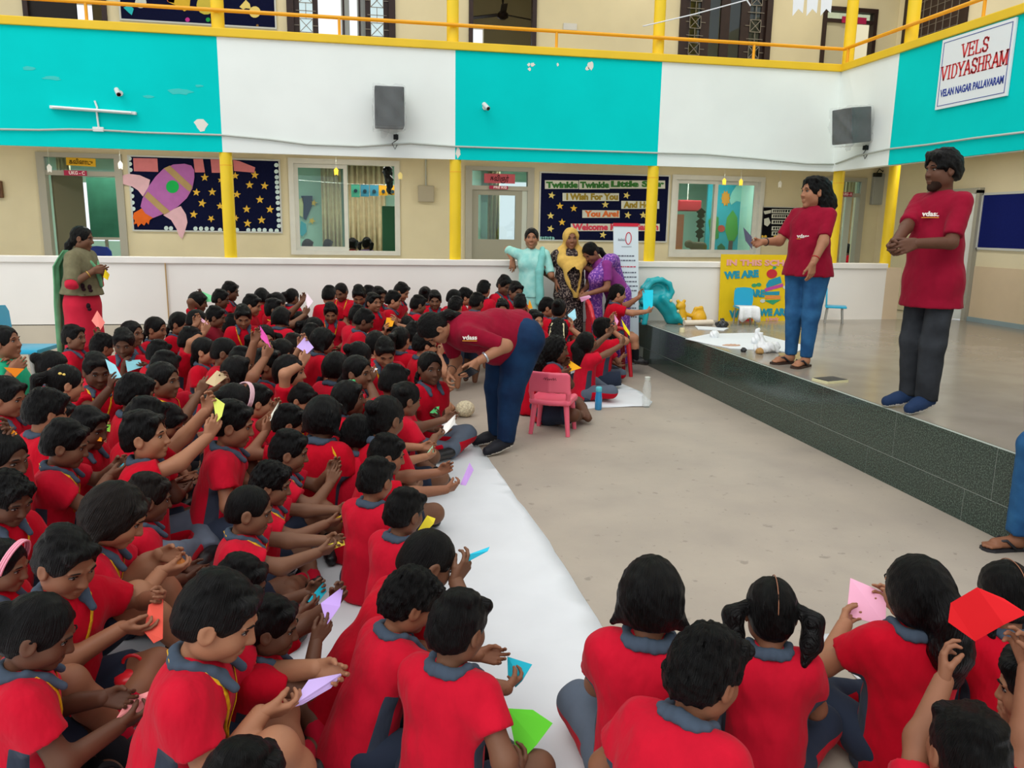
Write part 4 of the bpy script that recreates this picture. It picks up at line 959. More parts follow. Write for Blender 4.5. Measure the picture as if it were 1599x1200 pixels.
# ------------------------------------------------------------------ red plastic arm-chair at the back
M_REDPL = mat('red_plastic', '#c8202e', .35, .5)
def red_chair():
    q = aty(952, 560, 8.72); r = tag(empty('plastic_chair', (q.x, 8.74, 0), math.radians(-8)-PI/2), 'red plastic arm chair under the braided child by the banner', 'chair')
    for sx in (-1, 1):
        for sy in (-1, 1): MB().tube([(sx*.2, sy*.18, .38), (sx*.23, sy*.22, 0)], [.03, .022], 8).build('leg', M_REDPL, r, autos=50)
    f = Field((-.3, -.3, .33), (.3, .3, .45), .013); 
    for i in range(-4, 5): f.cap((i*.045, -.18, .385), (i*.045, .18, .39), .026, .026, .02)
    finish('seat', r, *f.mesh(), [M_REDPL])
    f = Field((-.32, -.38, .36), (.32, .25, .9), .013)
    pts = [(.23*math.cos(a), -.2-.07*max(0, math.sin(a)), .4+.43*math.sin(a)**.7 if math.sin(a) > 0 else .4) for a in [PI*i/12 for i in range(13)]]
    f.chain(pts, [.026]*13, .01); finish('back_frame', r, *f.mesh(), [M_REDPL])
    mb = MB()
    for i in range(-4, 5): mb.box((i*.045-.012, -.262, .42), (i*.045+.012, -.25, .8-.012*i*i))
    for z in (.5, .58, .66, .74): mb.box((-.19, -.258, z-.008), (.19, -.252, z+.008))
    mb.build('back_lattice', M_REDPL, r)['kind'] = 'stuff'
    for sx in (-1, 1): MB().tube([(sx*.24, -.2, .6), (sx*.27, -.05, .58), (sx*.26, .12, .55), (sx*.23, .16, .4)], .02, 8).build('armrest', M_REDPL, r, smooth=True)
red_chair()
# ------------------------------------------------------------------ blue preschool chairs
M_CYANPL = mat('sky_blue_plastic', '#18a9cf', .35, .5, var=.02); M_LEGGREY = mat('grey_tube_leg', '#9a9a94', .4, .5)
def blue_chair(loc, hd, label, sc=1.0):
    r = tag(empty('child_chair', loc, hd-PI/2), label, 'chair', 'sky blue child chairs around the courtyard'); r.scale = (sc,)*3
    for sx in (-1, 1):
        for sy in (-1, 1): MB().tube([(sx*.13, sy*.12, .27), (sx*.145, sy*.145, 0)], .015, 8).build('leg', M_LEGGREY, r, autos=50)
    MB().box((-.17, -.16, .265), (.17, .19, .30), .014).build('seat', M_CYANPL, r, autos=40)
    b = MB(); pts = [(-.15, 0), (-.165, .1), (-.16, .26), (-.12, .31), (0, .32), (.12, .31), (.16, .26), (.165, .1), (.15, 0)]
    b.prism(pts, lambda u, v, w: (u, -.15-.05*v+w+.06*u*u*-1+.02, .29+v), -.022); b.build('backrest', M_CYANPL, r, autos=40); return r
q = aty(38, 580, 8.6); blue_chair((q.x, 8.6, 0), math.radians(-5), 'sky blue child chair at far left near the parapet', 1.33)
q = aty(1163, 494, 9.3); blue_chair((q.x, 9.3, ZS), math.radians(-100), 'sky blue child chair with a white towel before the yellow poster', .74)
BC2 = q
q = aty(1302, 496, 9.35); blue_chair((q.x, 9.35, ZS), math.radians(-30), 'sky blue child chair on stage behind the jeans of the standing person', .74)
vs = []; rows = [(-.02, .232), (.1, .231), (.165, .229), (.19, .21), (.2, .16), (.205, .11), (.2, .07)]; nn = 14
for r_i, (y, z) in enumerate(rows):
    for i in range(nn+1): u = i/nn; dr = max(0, r_i-2)/4; vs.append(((u-.5)*(.25+.02*dr), y+.018*dr*math.sin(u*15+1)+.006*math.sin(u*31), z-(.03*math.sin(u*9+.6)*dr if r_i == 6 else 0)))
tw = MB().add(vs, [(r_*(nn+1)+i, r_*(nn+1)+i+1, (r_+1)*(nn+1)+i+1, (r_+1)*(nn+1)+i) for r_ in range(len(rows)-1) for i in range(nn)]).build('towel', mat('white_towel', '#e9ecec', .9, .1, bump=.4, bscale=40), smooth=True)
md = tw.modifiers.new('t', 'SOLIDIFY'); md.thickness = .006; tw.location = (BC2.x, 9.3, ZS+.0); tw.rotation_euler = (0, 0, math.radians(-100)-PI/2); tag(tw, 'white towel draped over the seat before the yellow poster', 'towel')
# ------------------------------------------------------------------ turquoise slide and yellow rocker on the stage
M_SLIDE = mat('turquoise_plastic', '#12a5ad', .35, .5, var=.03); M_YPL = mat('golden_yellow_plastic', '#dca812', .4, .45, var=.04)
q = aty(1030, 490, 9.35)
r = tag(empty('toddler_slide', (q.x-.02, 9.35, ZS), 0), 'turquoise toddler slide folded beside the banner', 'toy slide')
f = Field((-.45, -.25, -.02), (.4, .25, .62), .014)
f.ell((-.04, 0, .4), (.17, .05, .15), 0); f.ell((-.04, 0, .4), (.09, .2, .075), .02, sub=True); f.ell((-.04, 0, .4), (.13, .022, .115), .01)
for y in (-.07, .07): f.chain([(-.2, y, .3), (-.19, y, .44), (-.12, y, .53), (0, y, .55), (.1, y, .5), (.14, y, .4), (.1, y, .3)], [.03]*7, .02)
f.cap((-.12, 0, .29), (.06, 0, .33), .075, .08, .05); finish('handle_frame', r, *f.mesh(), [M_SLIDE])
f = Field((-.4, -.25, -.03), (.5, .25, .4), .014)
for y in (-.1, .1): f.chain([(.02, y, .33), (.13, y, .22), (.2, y, .1), (.3, y, .02)], [.04, .045, .045, .03], .03)
f.chain([(.0, 0, .29), (.12, 0, .19), (.19, 0, .08), (.3, 0, .0)], [.09, .09, .09, .07], .05); f.plane((0, 0, 0), (0, 0, -1)); finish('chute', r, *f.mesh(), [M_SLIDE])
f = Field((-.4, -.2, -.02), (.1, .2, .4), .014); f.cap((-.16, -.1, .32), (-.22, -.12, .0), .03, .035, 0); f.cap((-.16, .1, .32), (-.22, .12, .0), .03, .035, 0)
for z in (.08, .18, .27): f.cap((-.2, -.11, z), (-.2, .11, z), .03, .03, .01)
f.plane((0, 0, 0), (0, 0, -1)); finish('ladder', r, *f.mesh(), [M_SLIDE])
st_ = MB()
for p in ((.1, -.15, .3), (.2, -.15, .17), (.29, -.13, .07)): st_.ell(p, (.018, .01, .02), 8, 6)
st_.build('sticker', mat('cream_sticker', '#d8d0a0', .5, .3), r, smooth=True)['kind'] = 'stuff'
q = aty(1066, 490, 9.3)
r = tag(empty('rocker_toy', (q.x, 9.3, ZS), 0), 'golden yellow bear shaped rocker on the stage near the banner', 'toy')
f = Field((-.16, -.16, -.01), (.4, .16, .34), .011)
f.cap((-.02, 0, .05), (-.02, 0, .15), .075, .06, 0); f.ell((-.03, 0, .225), (.062, .06, .058), .02)
for sy in (-1, 1): f.ell((-.03+sy*.045, sy*.01, .285), (.024, .02, .024), .01)
f.ell((-.07, -.02, .215), (.03, .03, .024), .015); f.cap((.02, 0, .13), (.14, 0, .095), .026, .024, .02); f.finish = None
finish('bear_body', r, *f.mesh(), [M_YPL])
f = Field((.02, -.16, -.01), (.4, .16, .3), .011); f.ell((.22, 0, .07), (.095, .085, .1), 0); f.chain([(.12, 0, .1), (.17, 0, .19), (.24, 0, .2), (.27, 0, .13)], [.02, .022, .024, .022], .02); f.cap((-.08, 0, .015), (.28, 0, .015), .02, .02, .03); f.plane((0, 0, 0), (0, 0, -1)); finish('seat_body', r, *f.mesh(), [M_YPL])
# ------------------------------------------------------------------ roll-up banner
M_BAN = mat('banner_vinyl', '#dfeef2', .45, .3); M_BANR = mat('banner_red', '#d2293f', .5, .3); M_INK = mat('grey_print', '#6f7680', .7, .1); M_INKR = mat('rose_print', '#c46070', .7, .1)
a = aty(966, 349, 9.3); b = aty(1005, 349, 9.3); bt = aty(1000, 492, 9.3).z
r = tag(empty('roll_up_banner', ((a.x+b.x)/2+.03, 9.32, 0)), 'white roll up banner with a red top edge beside the stage', 'banner'); w = b.x-a.x; zt = a.z
ln = -.09
MB().add([(-w/2, 0, .05), (w/2, 0, .05), (w/2+ln, 0, zt), (-w/2+ln, 0, zt), (-w/2, .006, .05), (w/2, .006, .05), (w/2+ln, .006, zt), (-w/2+ln, .006, zt)], [(0, 1, 2, 3), (5, 4, 7, 6), (0, 4, 5, 1), (1, 5, 6, 2), (2, 6, 7, 3), (3, 7, 4, 0)]).build('banner_sheet', M_BAN, r)
MB().box((-w/2+ln, -.006, zt-.035), (w/2+ln, .012, zt+.004)).build('top_bar', M_BANR, r); MB().box((-w/2, -.06, 0), (w/2, .06, .06), .01).build('base', mat('alu_base', '#a8acb0', .35, .5, metal=.6), r)
MB().tube([(ln*.5, .02, .05), (ln, .02, zt)], .01, 6).build('pole', MATS['alu_base'], r)
def blines(z0, n, m, wd, seed):
    rnd = random.Random(seed); mb = MB()
    for i in range(n):
        z = z0-i*.055; k = z/zt*ln; x = -wd/2+k
        while x < wd/2+k-.02:
            l = rnd.uniform(.012, .04); mb.box((x, -.003, z-.008), (min(x+l, wd/2+k), -.0005, z+.008)); x += l+.008
    mb.build('print_lines', m, r)['kind'] = 'stuff'
z1 = aty(985, 400, 9.3).z; blines(z1, 2, M_INK, .26, 1); blines(z1-.13, 1, M_INKR, .26, 2); blines(z1-.2, 5, M_INK, .29, 3); blines(z1-.52, 1, M_INKR, .2, 4); blines(z1-.58, 4, M_INK, .27, 5)
zc = aty(985, 375, 9.3).z; k = zc/zt*ln
MB().tube([(.03+k+.035*math.cos(a), -.003, zc+.02+.07*math.sin(a)) for a in [2*PI*i/20 for i in range(20)]], .005, 5, closed=True).build('logo_ring', M_BANR, r)
mb = MB()
for i in range(5): x_ = -.1+k+.018*i; mb.tube([(x_, -.002, zc-.012), (x_+.006, -.002, zc+.02-.006*(i % 2)), (x_+.012, -.002, zc-.01), (x_+.017, -.002, zc)], .0025, 4)
for i in range(9): x_ = -.05+k+.014*i; mb.tube([(x_, -.002, zc-.085), (x_+.005, -.002, zc-.075), (x_+.01, -.002, zc-.086)], .0018, 4)
mb.build('logo_script', M_INK, r)['kind'] = 'stuff'
# ------------------------------------------------------------------ yellow poster leaning on the parapet
M_PY = mat('poster_yellow', '#e8c51c', .7, .2, var=.03); M_PCY = mat('poster_cyan_letters', '#2b97b0', .7, .2); M_PPK = mat('poster_pink_letters', '#eaa7a0', .7, .2); M_PRED = mat('poster_red', '#c8343c', .7, .2); M_PGR = mat('poster_green', '#3aa070', .7, .2); M_PMG = mat('poster_magenta', '#c24fa0', .7, .2); M_POR = mat('poster_orange', '#e8924a', .7, .2); M_PPALE = mat('poster_pale_patch', '#cfd6cc', .8, .1)
tl = aty(1127, 397, 9.62); br = aty(1250, 499, 9.55); pw = br.x-tl.x+.12; phh = tl.z-ZS
r = tag(empty('poster', (tl.x, 9.58, ZS)), 'yellow handmade poster with letters and a book stack leaning on the parapet', 'poster'); r.rotation_euler = (-.06, 0, 0)
MB().box((0, 0, 0), (pw, .012, phh)).build('board', M_PY, r)
sx = lambda x: (x-1127)/123*(pw-.12); sz = lambda y: phh*(499-y)/102
text('letters', 'IN THIS SCHOOL', .1, M_PPK, (sx(1196), -.004, sz(410)), RB, r, width=sx(1270)-sx(1127)*1-.2, ext=.003, bold=.004)
for s_, x, y, rt in (('WE ARE', 1158, 428, .06), ('WE ARE', 1172, 456, -.05), ('WE ARE', 1165, 488, .04), ('WE ARE', 1210, 486, .02)): t = text('letters', s_, .12, M_PCY, (sx(x), -.004, sz(y)), RB, r, width=.42 if x != 1158 else .48, ext=.003, bold=.008); t.rotation_euler = (PI/2, -rt, 0)
text('letters', 'a team', .07, M_PRED, (sx(1168), -.004, sz(497)), RB, r, bold=.003); text('letters', 'a family', .06, M_PPK, (sx(1208), -.004, sz(496)), RB, r, bold=.002)
def pshape(pts, m, nm, t=.004, off=0): MB().prism([(sx(x), sz(y)) for x, y in reversed(pts)], lambda u, v, w_: (u, -.0008-off-w_, v), t).build(nm, m, r)
for pts, m in ((((1196, 443), (1200, 436), (1217, 430), (1220, 440), (1197, 448)), M_PCY), (((1194, 449), (1222, 441), (1222, 446), (1194, 454)), M_PMG), (((1195, 454), (1217, 453), (1217, 459), (1195, 459)), M_PCY), (((1196, 460), (1219, 460), (1219, 465), (1196, 465)), M_POR), (((1194, 467), (1220, 466), (1208, 474)), M_PGR)): pshape(pts, m, 'paper_book')
pshape([(1198+8*math.cos(a)+6, 426+7*math.sin(a)) for a in [2*PI*i/14 for i in range(14)]], M_PRED, 'paper_apple', .006); pshape([(1204, 420), (1206, 414), (1211, 416), (1207, 420)], M_PGR, 'paper_leaf', .005)
for i, (x, y) in enumerate(((1185, 443), (1178, 444), (1192, 468), (1226, 447))): pshape([(x+4*math.cos(a), y+3*math.sin(a)) for a in [2*PI*k/8 for k in range(8)]], M_PGR if i < 2 else M_PPALE, 'paper_dot')
# ------------------------------------------------------------------ things lying on the stage
M_BAG = mat('white_plastic_bag', '#e6e9ea', .3, .5, bump=.5, bscale=25); M_BLKBAG = mat('black_plastic_bag', '#17181b', .25, .6, bump=.6, bscale=30); M_CREAMP = mat('cream_paper_roll', '#e6d9c4', .7, .2)
def lump(name, c, r, m, label, cat, seed, amp=.018, fq=45, extra=(), flat=True):
    R_ = max(r)*1.9; f = Field((-R_, -R_, -.01), (R_, R_, R_*1.6), max(.006, max(r)/14)); f.ell((0, 0, r[2]*.7), r, 0)
    for a, b, ra, rb in extra: f.cap(a, b, ra, rb, .02)
    f.noise(amp, fq, seed); f.plane((0, 0, 0), (0, 0, -1)); V, Q = f.mesh(); o = finish(name, None, V, Q, [m]); o.location = c; return tag(o, label, cat)
def sheet(px, label, z=ZS, m=None, nm='cloth_sheet'):
    P = [atz(x, y, z) for x, y in px]; c = sum(P, Vector())/len(P); o = MB().prism([(p.x-c.x, p.y-c.y) for p in P], lambda u, v, w_: (c.x+u, c.y+v, z+.001+w_), .006).build(nm, m or M_BAG); return tag(o, label, 'sheet')
sheet([(1070, 530), (1110, 522), (1178, 521), (1232, 535), (1265, 542), (1240, 552), (1196, 548), (1140, 545), (1100, 537)][::-1], 'white sheet spread over the stage edge under the bags', m=mat('white_sheet', '#dfe5e8', .7, .2, bump=.5, bscale=14))
sheet([(1085, 510), (1138, 513), (1130, 517), (1090, 515)][::-1], 'small white sheet on the stage under the paper roll', m=MATS['white_sheet'])
q = atz(1200, 552, ZS); lump('plastic_bag', q+Vector((.02, .08, 0)), (.13, .09, .06), M_BAG, 'crumpled white plastic bag at the feet of the stage person', 'bag', 4, .02, 40, [((-.03, .02, .08), (-.05, .03, .17), .03, .022)])
q = atz(1188, 540, ZS); lump('plastic_bag', q+Vector((0, .1, 0)), (.06, .04, .05), M_BAG, 'thin upright white plastic bag on the spread sheet', 'bag', 2, .01, 50, [((0, 0, .06), (.01, 0, .15), .035, .02)])
q = atz(1115, 528, ZS); lump('plastic_bag', q, (.05, .04, .05), M_BAG, 'small clear bag standing on the left of the spread sheet', 'bag', 9, .008, 60)
q = atz(1142, 541, ZS); lump('paper_bundle', q, (.09, .05, .012), mat('brown_snack_paper', '#c09a80', .6, .3), 'tan paper bundle lying on the spread sheet', 'paper', 3, .006, 60)
q = atz(1161, 550, ZS); lump('plastic_bag', q, (.03, .025, .025), M_BLKBAG, 'tiny black plastic knot on the stage edge', 'bag', 5, .006, 90)
q = atz(1127, 512, ZS); lump('plastic_bag', q, (.075, .06, .05), M_BLKBAG, 'black plastic bag on the stage near the poster', 'bag', 6, .012, 60, [((0, 0, .05), (.0, 0, .1), .03, .015)])
q = atz(1186, 553, ZS); lump('paper_bundle', q, (.035, .05, .035), mat('brown_paper', '#b08a55', .7, .2), 'small brown paper pouch beside the white bag', 'paper', 8, .005, 60)
q0 = atz(1068, 509, ZS); q1 = atz(1112, 508, ZS)
o = MB().tube([(0, 0, .035), (q1.x-q0.x, q1.y-q0.y, .035)], .034, 14).build('paper_roll', M_CREAMP, loc=(q0.x, q0.y, ZS), autos=40); tag(o, 'thick cream paper roll lying at the back of the stage', 'roll')
q = atz(1065, 519, ZS); o = MB().lathe([(.03, 0), (.03, .045), (.026, .05), (.012, .05), (.012, .0)], 14, (0, 0, 0)).build('tape_roll', mat('cream_tape', '#ddd3a8', .5, .3), loc=(q.x, q.y, ZS), autos=40); tag(o, 'cream tape roll standing at the stage edge', 'tape')
q = atz(1296, 596, ZS); r = tag(empty('booklet', (q.x, q.y, ZS), .25), 'dark covered booklet on the stage between the two standing people', 'book')
MB().box((-.11, -.08, 0), (.11, .08, .018)).build('pages', mat('cream_pages', '#d8d3a8', .8, .1), r); MB().box((-.095, -.07, .018), (.11, .08, .022)).build('cover', mat('dark_cover', '#2d2f35', .4, .4), r)
# ------------------------------------------------------------------ bottles and bag on the floor
M_BOT = mat('clear_bottle_plastic', '#e4ebe6', .08, .6, alpha=.32)
q = atz(934, 640, 0); r = tag(empty('water_bottle', (q.x, q.y, 0)), 'blue water bottle standing beside the pink chair', 'bottle')
MB().lathe([(.028, 0), (.033, .01), (.033, .11), (.028, .15), (.026, .175)], 16).build('bottle_body', mat('blue_bottle_plastic', '#2f8fc8', .15, .6), r, autos=50); MB().lathe([(.027, .172), (.029, .18), (.029, .21), (.02, .218)], 16).build('cap', mat('aqua_cap', '#58c0cc', .4, .4), r, autos=50)
q = atz(1009, 636, 0); r = tag(empty('water_bottle', (q.x, q.y, 0)), 'clear empty bottle standing on the cloth corner by the stage', 'bottle')
MB().lathe([(.036, .0), (.04, .01), (.04, .2), (.03, .235), (.024, .26)], 18).build('bottle_body', M_BOT, r, autos=50); MB().lathe([(.026, .258), (.027, .262), (.027, .29), (.02, .292)], 16).build('cap', mat('frosted_cap', '#c9cdc4', .5, .4), r, autos=50)
q = atz(732, 655, 0); f = Field((-.12, -.12, 0), (.12, .12, .2), .009); f.ell((0, 0, .07), (.085, .07, .075), 0); f.noise(.004, 130, 1); f.plane((0, 0, 0), (0, 0, -1))
o = finish('knitted_bag', None, *f.mesh(), [mat('cream_knit', '#cfc5a6', .9, .1, bump=1.0, bscale=70, var=.2, vscale=60)]); o.location = (q.x-.02, q.y+.1, 0); tag(o, 'cream knitted pouch on the floor behind the volunteer', 'bag')
q = atz(206, 1140, 0); r = tag(empty('water_bottle', (q.x, q.y+.06, 0)), 'red bottle with a looped lid standing among the near left children', 'bottle')
M_RB = mat('red_bottle_plastic', '#d8222c', .3, .5); s_ = 1.25
MB().lathe([(.036*s_, 0), (.042*s_, .01), (.044*s_, .12), (.045*s_, .15)], 20).build('bottle_body', M_RB, r, autos=50); MB().lathe([(.047*s_, .15), (.048*s_, .158), (.046*s_, .172), (.03*s_, .186), (.012, .19)], 20).build('lid', M_RB, r, autos=50)
MB().tube([(.03*math.cos(a), .0+.0*a, .205+.03*math.sin(a)) for a in [2*PI*i/14 for i in range(14)]], .006, 7, closed=True).build('carry_loop', M_RB, r, smooth=True)
# ------------------------------------------------------------------ boards, windows, doors and fittings on the walls
PAP = lambda c: mat('card_'+c.lstrip('#'), c, .75, .15, var=.04, vscale=12)
def zpx(ox, oy, sc): return lambda u, v: (ox+u/sc, oy+v/sc)
class Flat:
    """cut card pieces pinned on a wall plane y = Y, placed by photo pixels, each with real thickness"""
    def __init__(s, root, Y, conv): s.r, s.Y, s.c = root, Y, conv
    def P(s, u, v): x, y = s.c(u, v); return aty(x, y, s.Y)-s.r.location
    def poly(s, pts, m, nm, lift=.004, t=.004):
        P = [s.P(*p) for p in pts]; a = sum(P[i].x*P[(i+1) % len(P)].z-P[(i+1) % len(P)].x*P[i].z for i in range(len(P)))
        if a < 0: P.reverse()
        yo = s.Y-s.r.location.y; return MB().prism([(p.x, p.z) for p in P], lambda u, v, w: (u, yo-(lift+w), v), t).build(nm, m, s.r)
    def disc(s, u, v, r, m, nm, lift=.004, n=14): return s.poly([(u+r*math.cos(2*PI*i/n), v+r*math.sin(2*PI*i/n)) for i in range(n)], m, nm, lift)
    def star(s, u, v, r, m, rot=0, nm='star', lift=.004): return s.poly([(u+(r if i % 2 == 0 else r*.42)*math.sin(PI*i/5+rot), v-(r if i % 2 == 0 else r*.42)*math.cos(PI*i/5+rot)) for i in range(10)], m, nm, lift)
    def text(s, tx, u0, v0, u1, v1, m, bold=.004, nm='lettering', lift=.009, sh=0):
        a, b = s.P(u0, (v0+v1)/2), s.P(u1, (v0+v1)/2); hgt = s.P(u0, v0).z-s.P(u0, v1).z; c = (a+b)/2
        t = text(nm, tx, hgt*1.25, m, (c.x, s.Y-s.r.location.y-lift, c.z), RB, s.r, width=b.x-a.x, ext=.002, bold=bold, shear=sh); t.rotation_euler = (PI/2, math.atan2(a.z-b.z, b.x-a.x), 0); return t
M_STAR = PAP('#e8bd48'); M_STARP = PAP('#e3cf7a'); M_DISC = PAP('#cfe4e4'); M_PINKC = PAP('#d77f84'); M_ROCK = PAP('#b46cb4'); M_FIN = PAP('#e3b9c4'); M_BANDC = PAP('#b59a6a'); M_FLAME = PAP('#e26a26'); M_GRNC = PAP('#1fb255'); M_LBL = PAP('#d5d8cc'); M_LG = PAP('#3d7a3a'); M_LY = PAP('#a08a34'); M_LO = PAP('#e07840'); M_LP = PAP('#d84a60')
# star board with the rocket
Z = zpx(180, 230, 5.71); tl = aty(*Z(125, 90), YB); br = aty(*Z(1480, 755), YB)
nb = notice('notice_board', (tl.x, br.z, br.x, aty(*Z(790, 105), YB).z), YB, M_NAVY, 'navy board with paper stars and a purple card rocket, left pillar before it')
F = Flat(nb, YB-.02, Z)
for u, v, s, r in ((798, 270, 38, 0), (724, 403, 37, .1), (865, 400, 38, 0), (775, 500, 40, .2), (700, 600, 38, .1), (855, 638, 34, .6), (1070, 255, 36, 0), (1245, 248, 38, .1), (1198, 337, 38, 0), (1332, 345, 38, .1), (1085, 422, 36, .1), (1290, 468, 38, 0), (935, 525, 34, 0), (1172, 553, 38, 0), (1380, 555, 38, .1), (1305, 650, 38, 0), (1180, 680, 38, .05), (1075, 632, 30, .2), (940, 295, 28, .2)): F.star(u, v, s, M_STAR, r)
for u, v in [(128, 103), (132, 150), (137, 203), (145, 380), (152, 437), (155, 495), (162, 550)]+[(1436, 160), (1436, 217), (1440, 268), (1441, 314), (1443, 357), (1446, 400), (1448, 450), (1450, 497), (1453, 550), (1456, 603), (1458, 653), (1460, 702)]+[(455, 722), (497, 724), (716, 726), (765, 726), (815, 727), (865, 728), (935, 738), (1085, 738), (1187, 740), (1236, 742), (1285, 738), (1332, 740), (1388, 743), (1440, 745)]: F.disc(u, v, 19, M_DISC, 'paper_disc')
F.poly([(160, 97), (376, 102), (384, 220), (168, 215)], M_PINKC, 'pink_card'); F.poly([(697, 105), (782, 106), (800, 225), (712, 225)], M_PINKC, 'pink_card'); F.poly([(850, 108), (1040, 112), (1045, 230), (862, 228)], M_PINKC, 'pink_card'); F.poly([(1050, 113), (1110, 125), (1248, 180), (1240, 228), (1060, 212)], M_PINKC, 'pink_card')
F.poly([(5, 320), (40, 260), (120, 237), (220, 250), (312, 292), (300, 350), (248, 440), (205, 385), (150, 350), (70, 330)], M_FIN, 'rocket_fin', .008); F.poly([(430, 606), (500, 560), (585, 525), (632, 600), (645, 670), (620, 760), (598, 818), (570, 790), (548, 730), (500, 650)], M_FIN, 'rocket_fin', .008)
F.poly([(228, 530), (245, 460), (300, 350), (360, 265), (430, 195), (520, 155), (620, 148), (680, 165), (705, 205), (708, 270), (690, 370), (640, 455), (560, 530), (480, 575), (340, 632), (270, 590)], M_ROCK, 'rocket_body', .013)
F.poly([(435, 190), (490, 165), (690, 350), (672, 400), (640, 380)], M_BANDC, 'rocket_band', .018); F.poly([(262, 440), (292, 395), (490, 572), (440, 600), (420, 585)], M_BANDC, 'rocket_band', .018)
F.disc(513, 353, 57, M_GRNC, 'rocket_porthole', .018, 22)
F.poly([(160, 630), (170, 585), (215, 560), (255, 535), (345, 625), (310, 650), (300, 690), (280, 668), (260, 700), (235, 680), (205, 712), (195, 680), (165, 690), (178, 655)], M_FLAME, 'rocket_flame', .012)
# twinkle board
Z = zpx(840, 260, 7.614); tl = aty(*Z(35, 85), YB); br = aty(*Z(1510, 890), YB)
nb = notice('notice_board', (tl.x, br.z, br.x, aty(*Z(780, 100), YB).z), YB, M_NAVY, 'navy board with nursery rhyme strips and yellow stars behind the right pillar')
F = Flat(nb, YB-.02, Z)
for q, m, lt in (((82, 165, 480, 268), M_LG, ('Twinkle', 95, 185, 475, 262)), ((488, 165, 850, 272), M_LG, ('Twinkle', 498, 185, 845, 262)), ((852, 165, 1510, 265), M_LG, ('Little Star', 865, 175, 1500, 250)), ((292, 316, 962, 412), M_LY, ('I Wish For You', 335, 325, 950, 405)), ((990, 410, 1440, 505), M_LY, ('And How', 1015, 420, 1400, 500)), ((526, 520, 970, 612), M_LO, ('You Are!', 550, 530, 960, 605)), ((390, 680, 1445, 770), M_LP, ('Welcome KinderGarten', 405, 685, 1430, 765))):
    F.poly([(q[0], q[1]), (q[2], q[1]+4), (q[2], q[3]), (q[0], q[3])], M_LBL, 'paper_strip'); F.text(*lt, m, bold=.007)
for u, v in ((162, 345), (260, 472), (425, 500), (150, 588), (285, 665), (148, 742), (800, 455), (1053, 345), (1067, 580), (1250, 580), (772, 815)): F.star(u, v, 45, M_STAR if u in (260, 285, 425) else M_STARP, .1*(u % 5))
for i in range(6): F.disc(35+28*i, 855+3*(i % 2), 22, PAP('#7fb8b8'), 'paper_flower')
# small black rhyme board behind the stage person
Z = zpx(1040, 260, 5); tl = aty(*Z(755, 320), YB); br = aty(*Z(1010, 560), YB)
nb = notice('notice_board', (tl.x, br.z, br.x, tl.z), YB, M_BLACKB, 'small black rhyme board beside the right hand window', .012)
F = Flat(nb, YB-.02, Z); rnd = random.Random(4)
for i, v in enumerate((350, 390, 435, 485, 525)):
    F.poly([(825, v-17), (1000, v-15), (1000, v+17), (822, v+15)], M_LBL, 'paper_strip'); u = 835
    while u < 985: w = rnd.uniform(8, 16); F.poly([(u, v-10), (u+w, v-10), (u+w*.6, v+9), (u, v+8)], M_BLACKB, 'letter_mark', .009); u += w+6
F.poly([(760, 350), (820, 340), (815, 365), (770, 375)], M_LBL, 'paper_cloud'); F.poly([(765, 410), (800, 400), (815, 440), (790, 470), (765, 455)], M_LBL, 'paper_cloud')
for u in (750, 775, 850, 890): F.disc(u, 548, 11, M_STAR, 'paper_flower')
# upper navy board
tl = aty(186, -30, YB); br = aty(430, 44, YB)
nb = notice('notice_board', (tl.x, br.z, br.x, tl.z), YB, M_NAVY, 'navy board with coloured paper flowers on the upper floor at left')
F = Flat(nb, YB-.02, lambda u, v: (u, v))
F.poly([(193, 12), (203, 8), (209, 14), (206, 24), (200, 19)], PAP('#2fc0cc'), 'paper_flower'); F.disc(220, 4, 9, PAP('#cfd8d0'), 'paper_flower'); F.poly([(258, -6), (298, -8), (296, 14), (288, 18), (278, 10), (264, 4)], PAP('#d8b43a'), 'paper_flower'); F.poly([(258, -6), (274, -8), (272, 5), (262, 3)], PAP('#d86a3a'), 'paper_flower'); F.disc(322, 8, 15, PAP('#c9b84a'), 'paper_flower'); F.disc(293, 31, 3.5, PAP('#c03a9a'), 'paper_dot'); F.disc(325, 31, 3.5, PAP('#2a9a4a'), 'paper_dot')
F.poly([(374, 11), (384, 0), (390, 6), (392, 14), (384, 13), (380, 15)], M_STARP, 'paper_flower'); F.disc(398, 19, 9, M_STARP, 'paper_flower'); F.disc(402, 40, 2, PAP('#8a6a3a'), 'paper_dot')
# ------------------------------------------------------------------ windows on the ground floor
def sliding(name, r, label, mid, openside):
    o = tag(empty(name, (r[0], YB, r[1])), label, 'window'); o['kind'] = 'structure'; w, h = r[2]-r[0], r[3]-r[1]; m = (mid-r[0])
    MB().box((-.04, -.03, -.04), (w+.04, .1, .02)).box((-.04, -.03, h-.02), (w+.04, .1, h+.05)).box((-.04, -.03, .02), (.03, .1, h-.02)).box((w-.03, -.03, .02), (w+.04, .1, h-.02)).build('window_frame', M_WFRAME, o)
    for i, (a, b) in enumerate(((.03, m+.03), (m-.03, w-.03))):
        y = .02+.035*i
        sf = MB().box((a, y, .02), (b, y+.03, .075)).box((a, y, h-.075), (b, y+.03, h-.02)).box((a, y, .075), (a+.055, y+.03, h-.075)).box((b-.055, y, .075), (b, y+.03, h-.075)).build('sash', M_WFRAME, o) if i != openside else MB().box((a, y, .02), (a+.05, y+.03, h-.02)).build('sash', M_WFRAME, o)
        if i != openside: MB().box((a+.055, y+.012, .075), (b-.055, y+.018, h-.075)).build('pane', M_GLASS, sf)
    return o
sliding('window_1', W1, 'white sliding window, right half open, left of the pink signed door', aty(540, 320, YB).x, 1)
sliding('window_2', W2, 'white sliding window with a painted mural room behind, right of the pillar', aty(1117, 335, YB).x, 2)
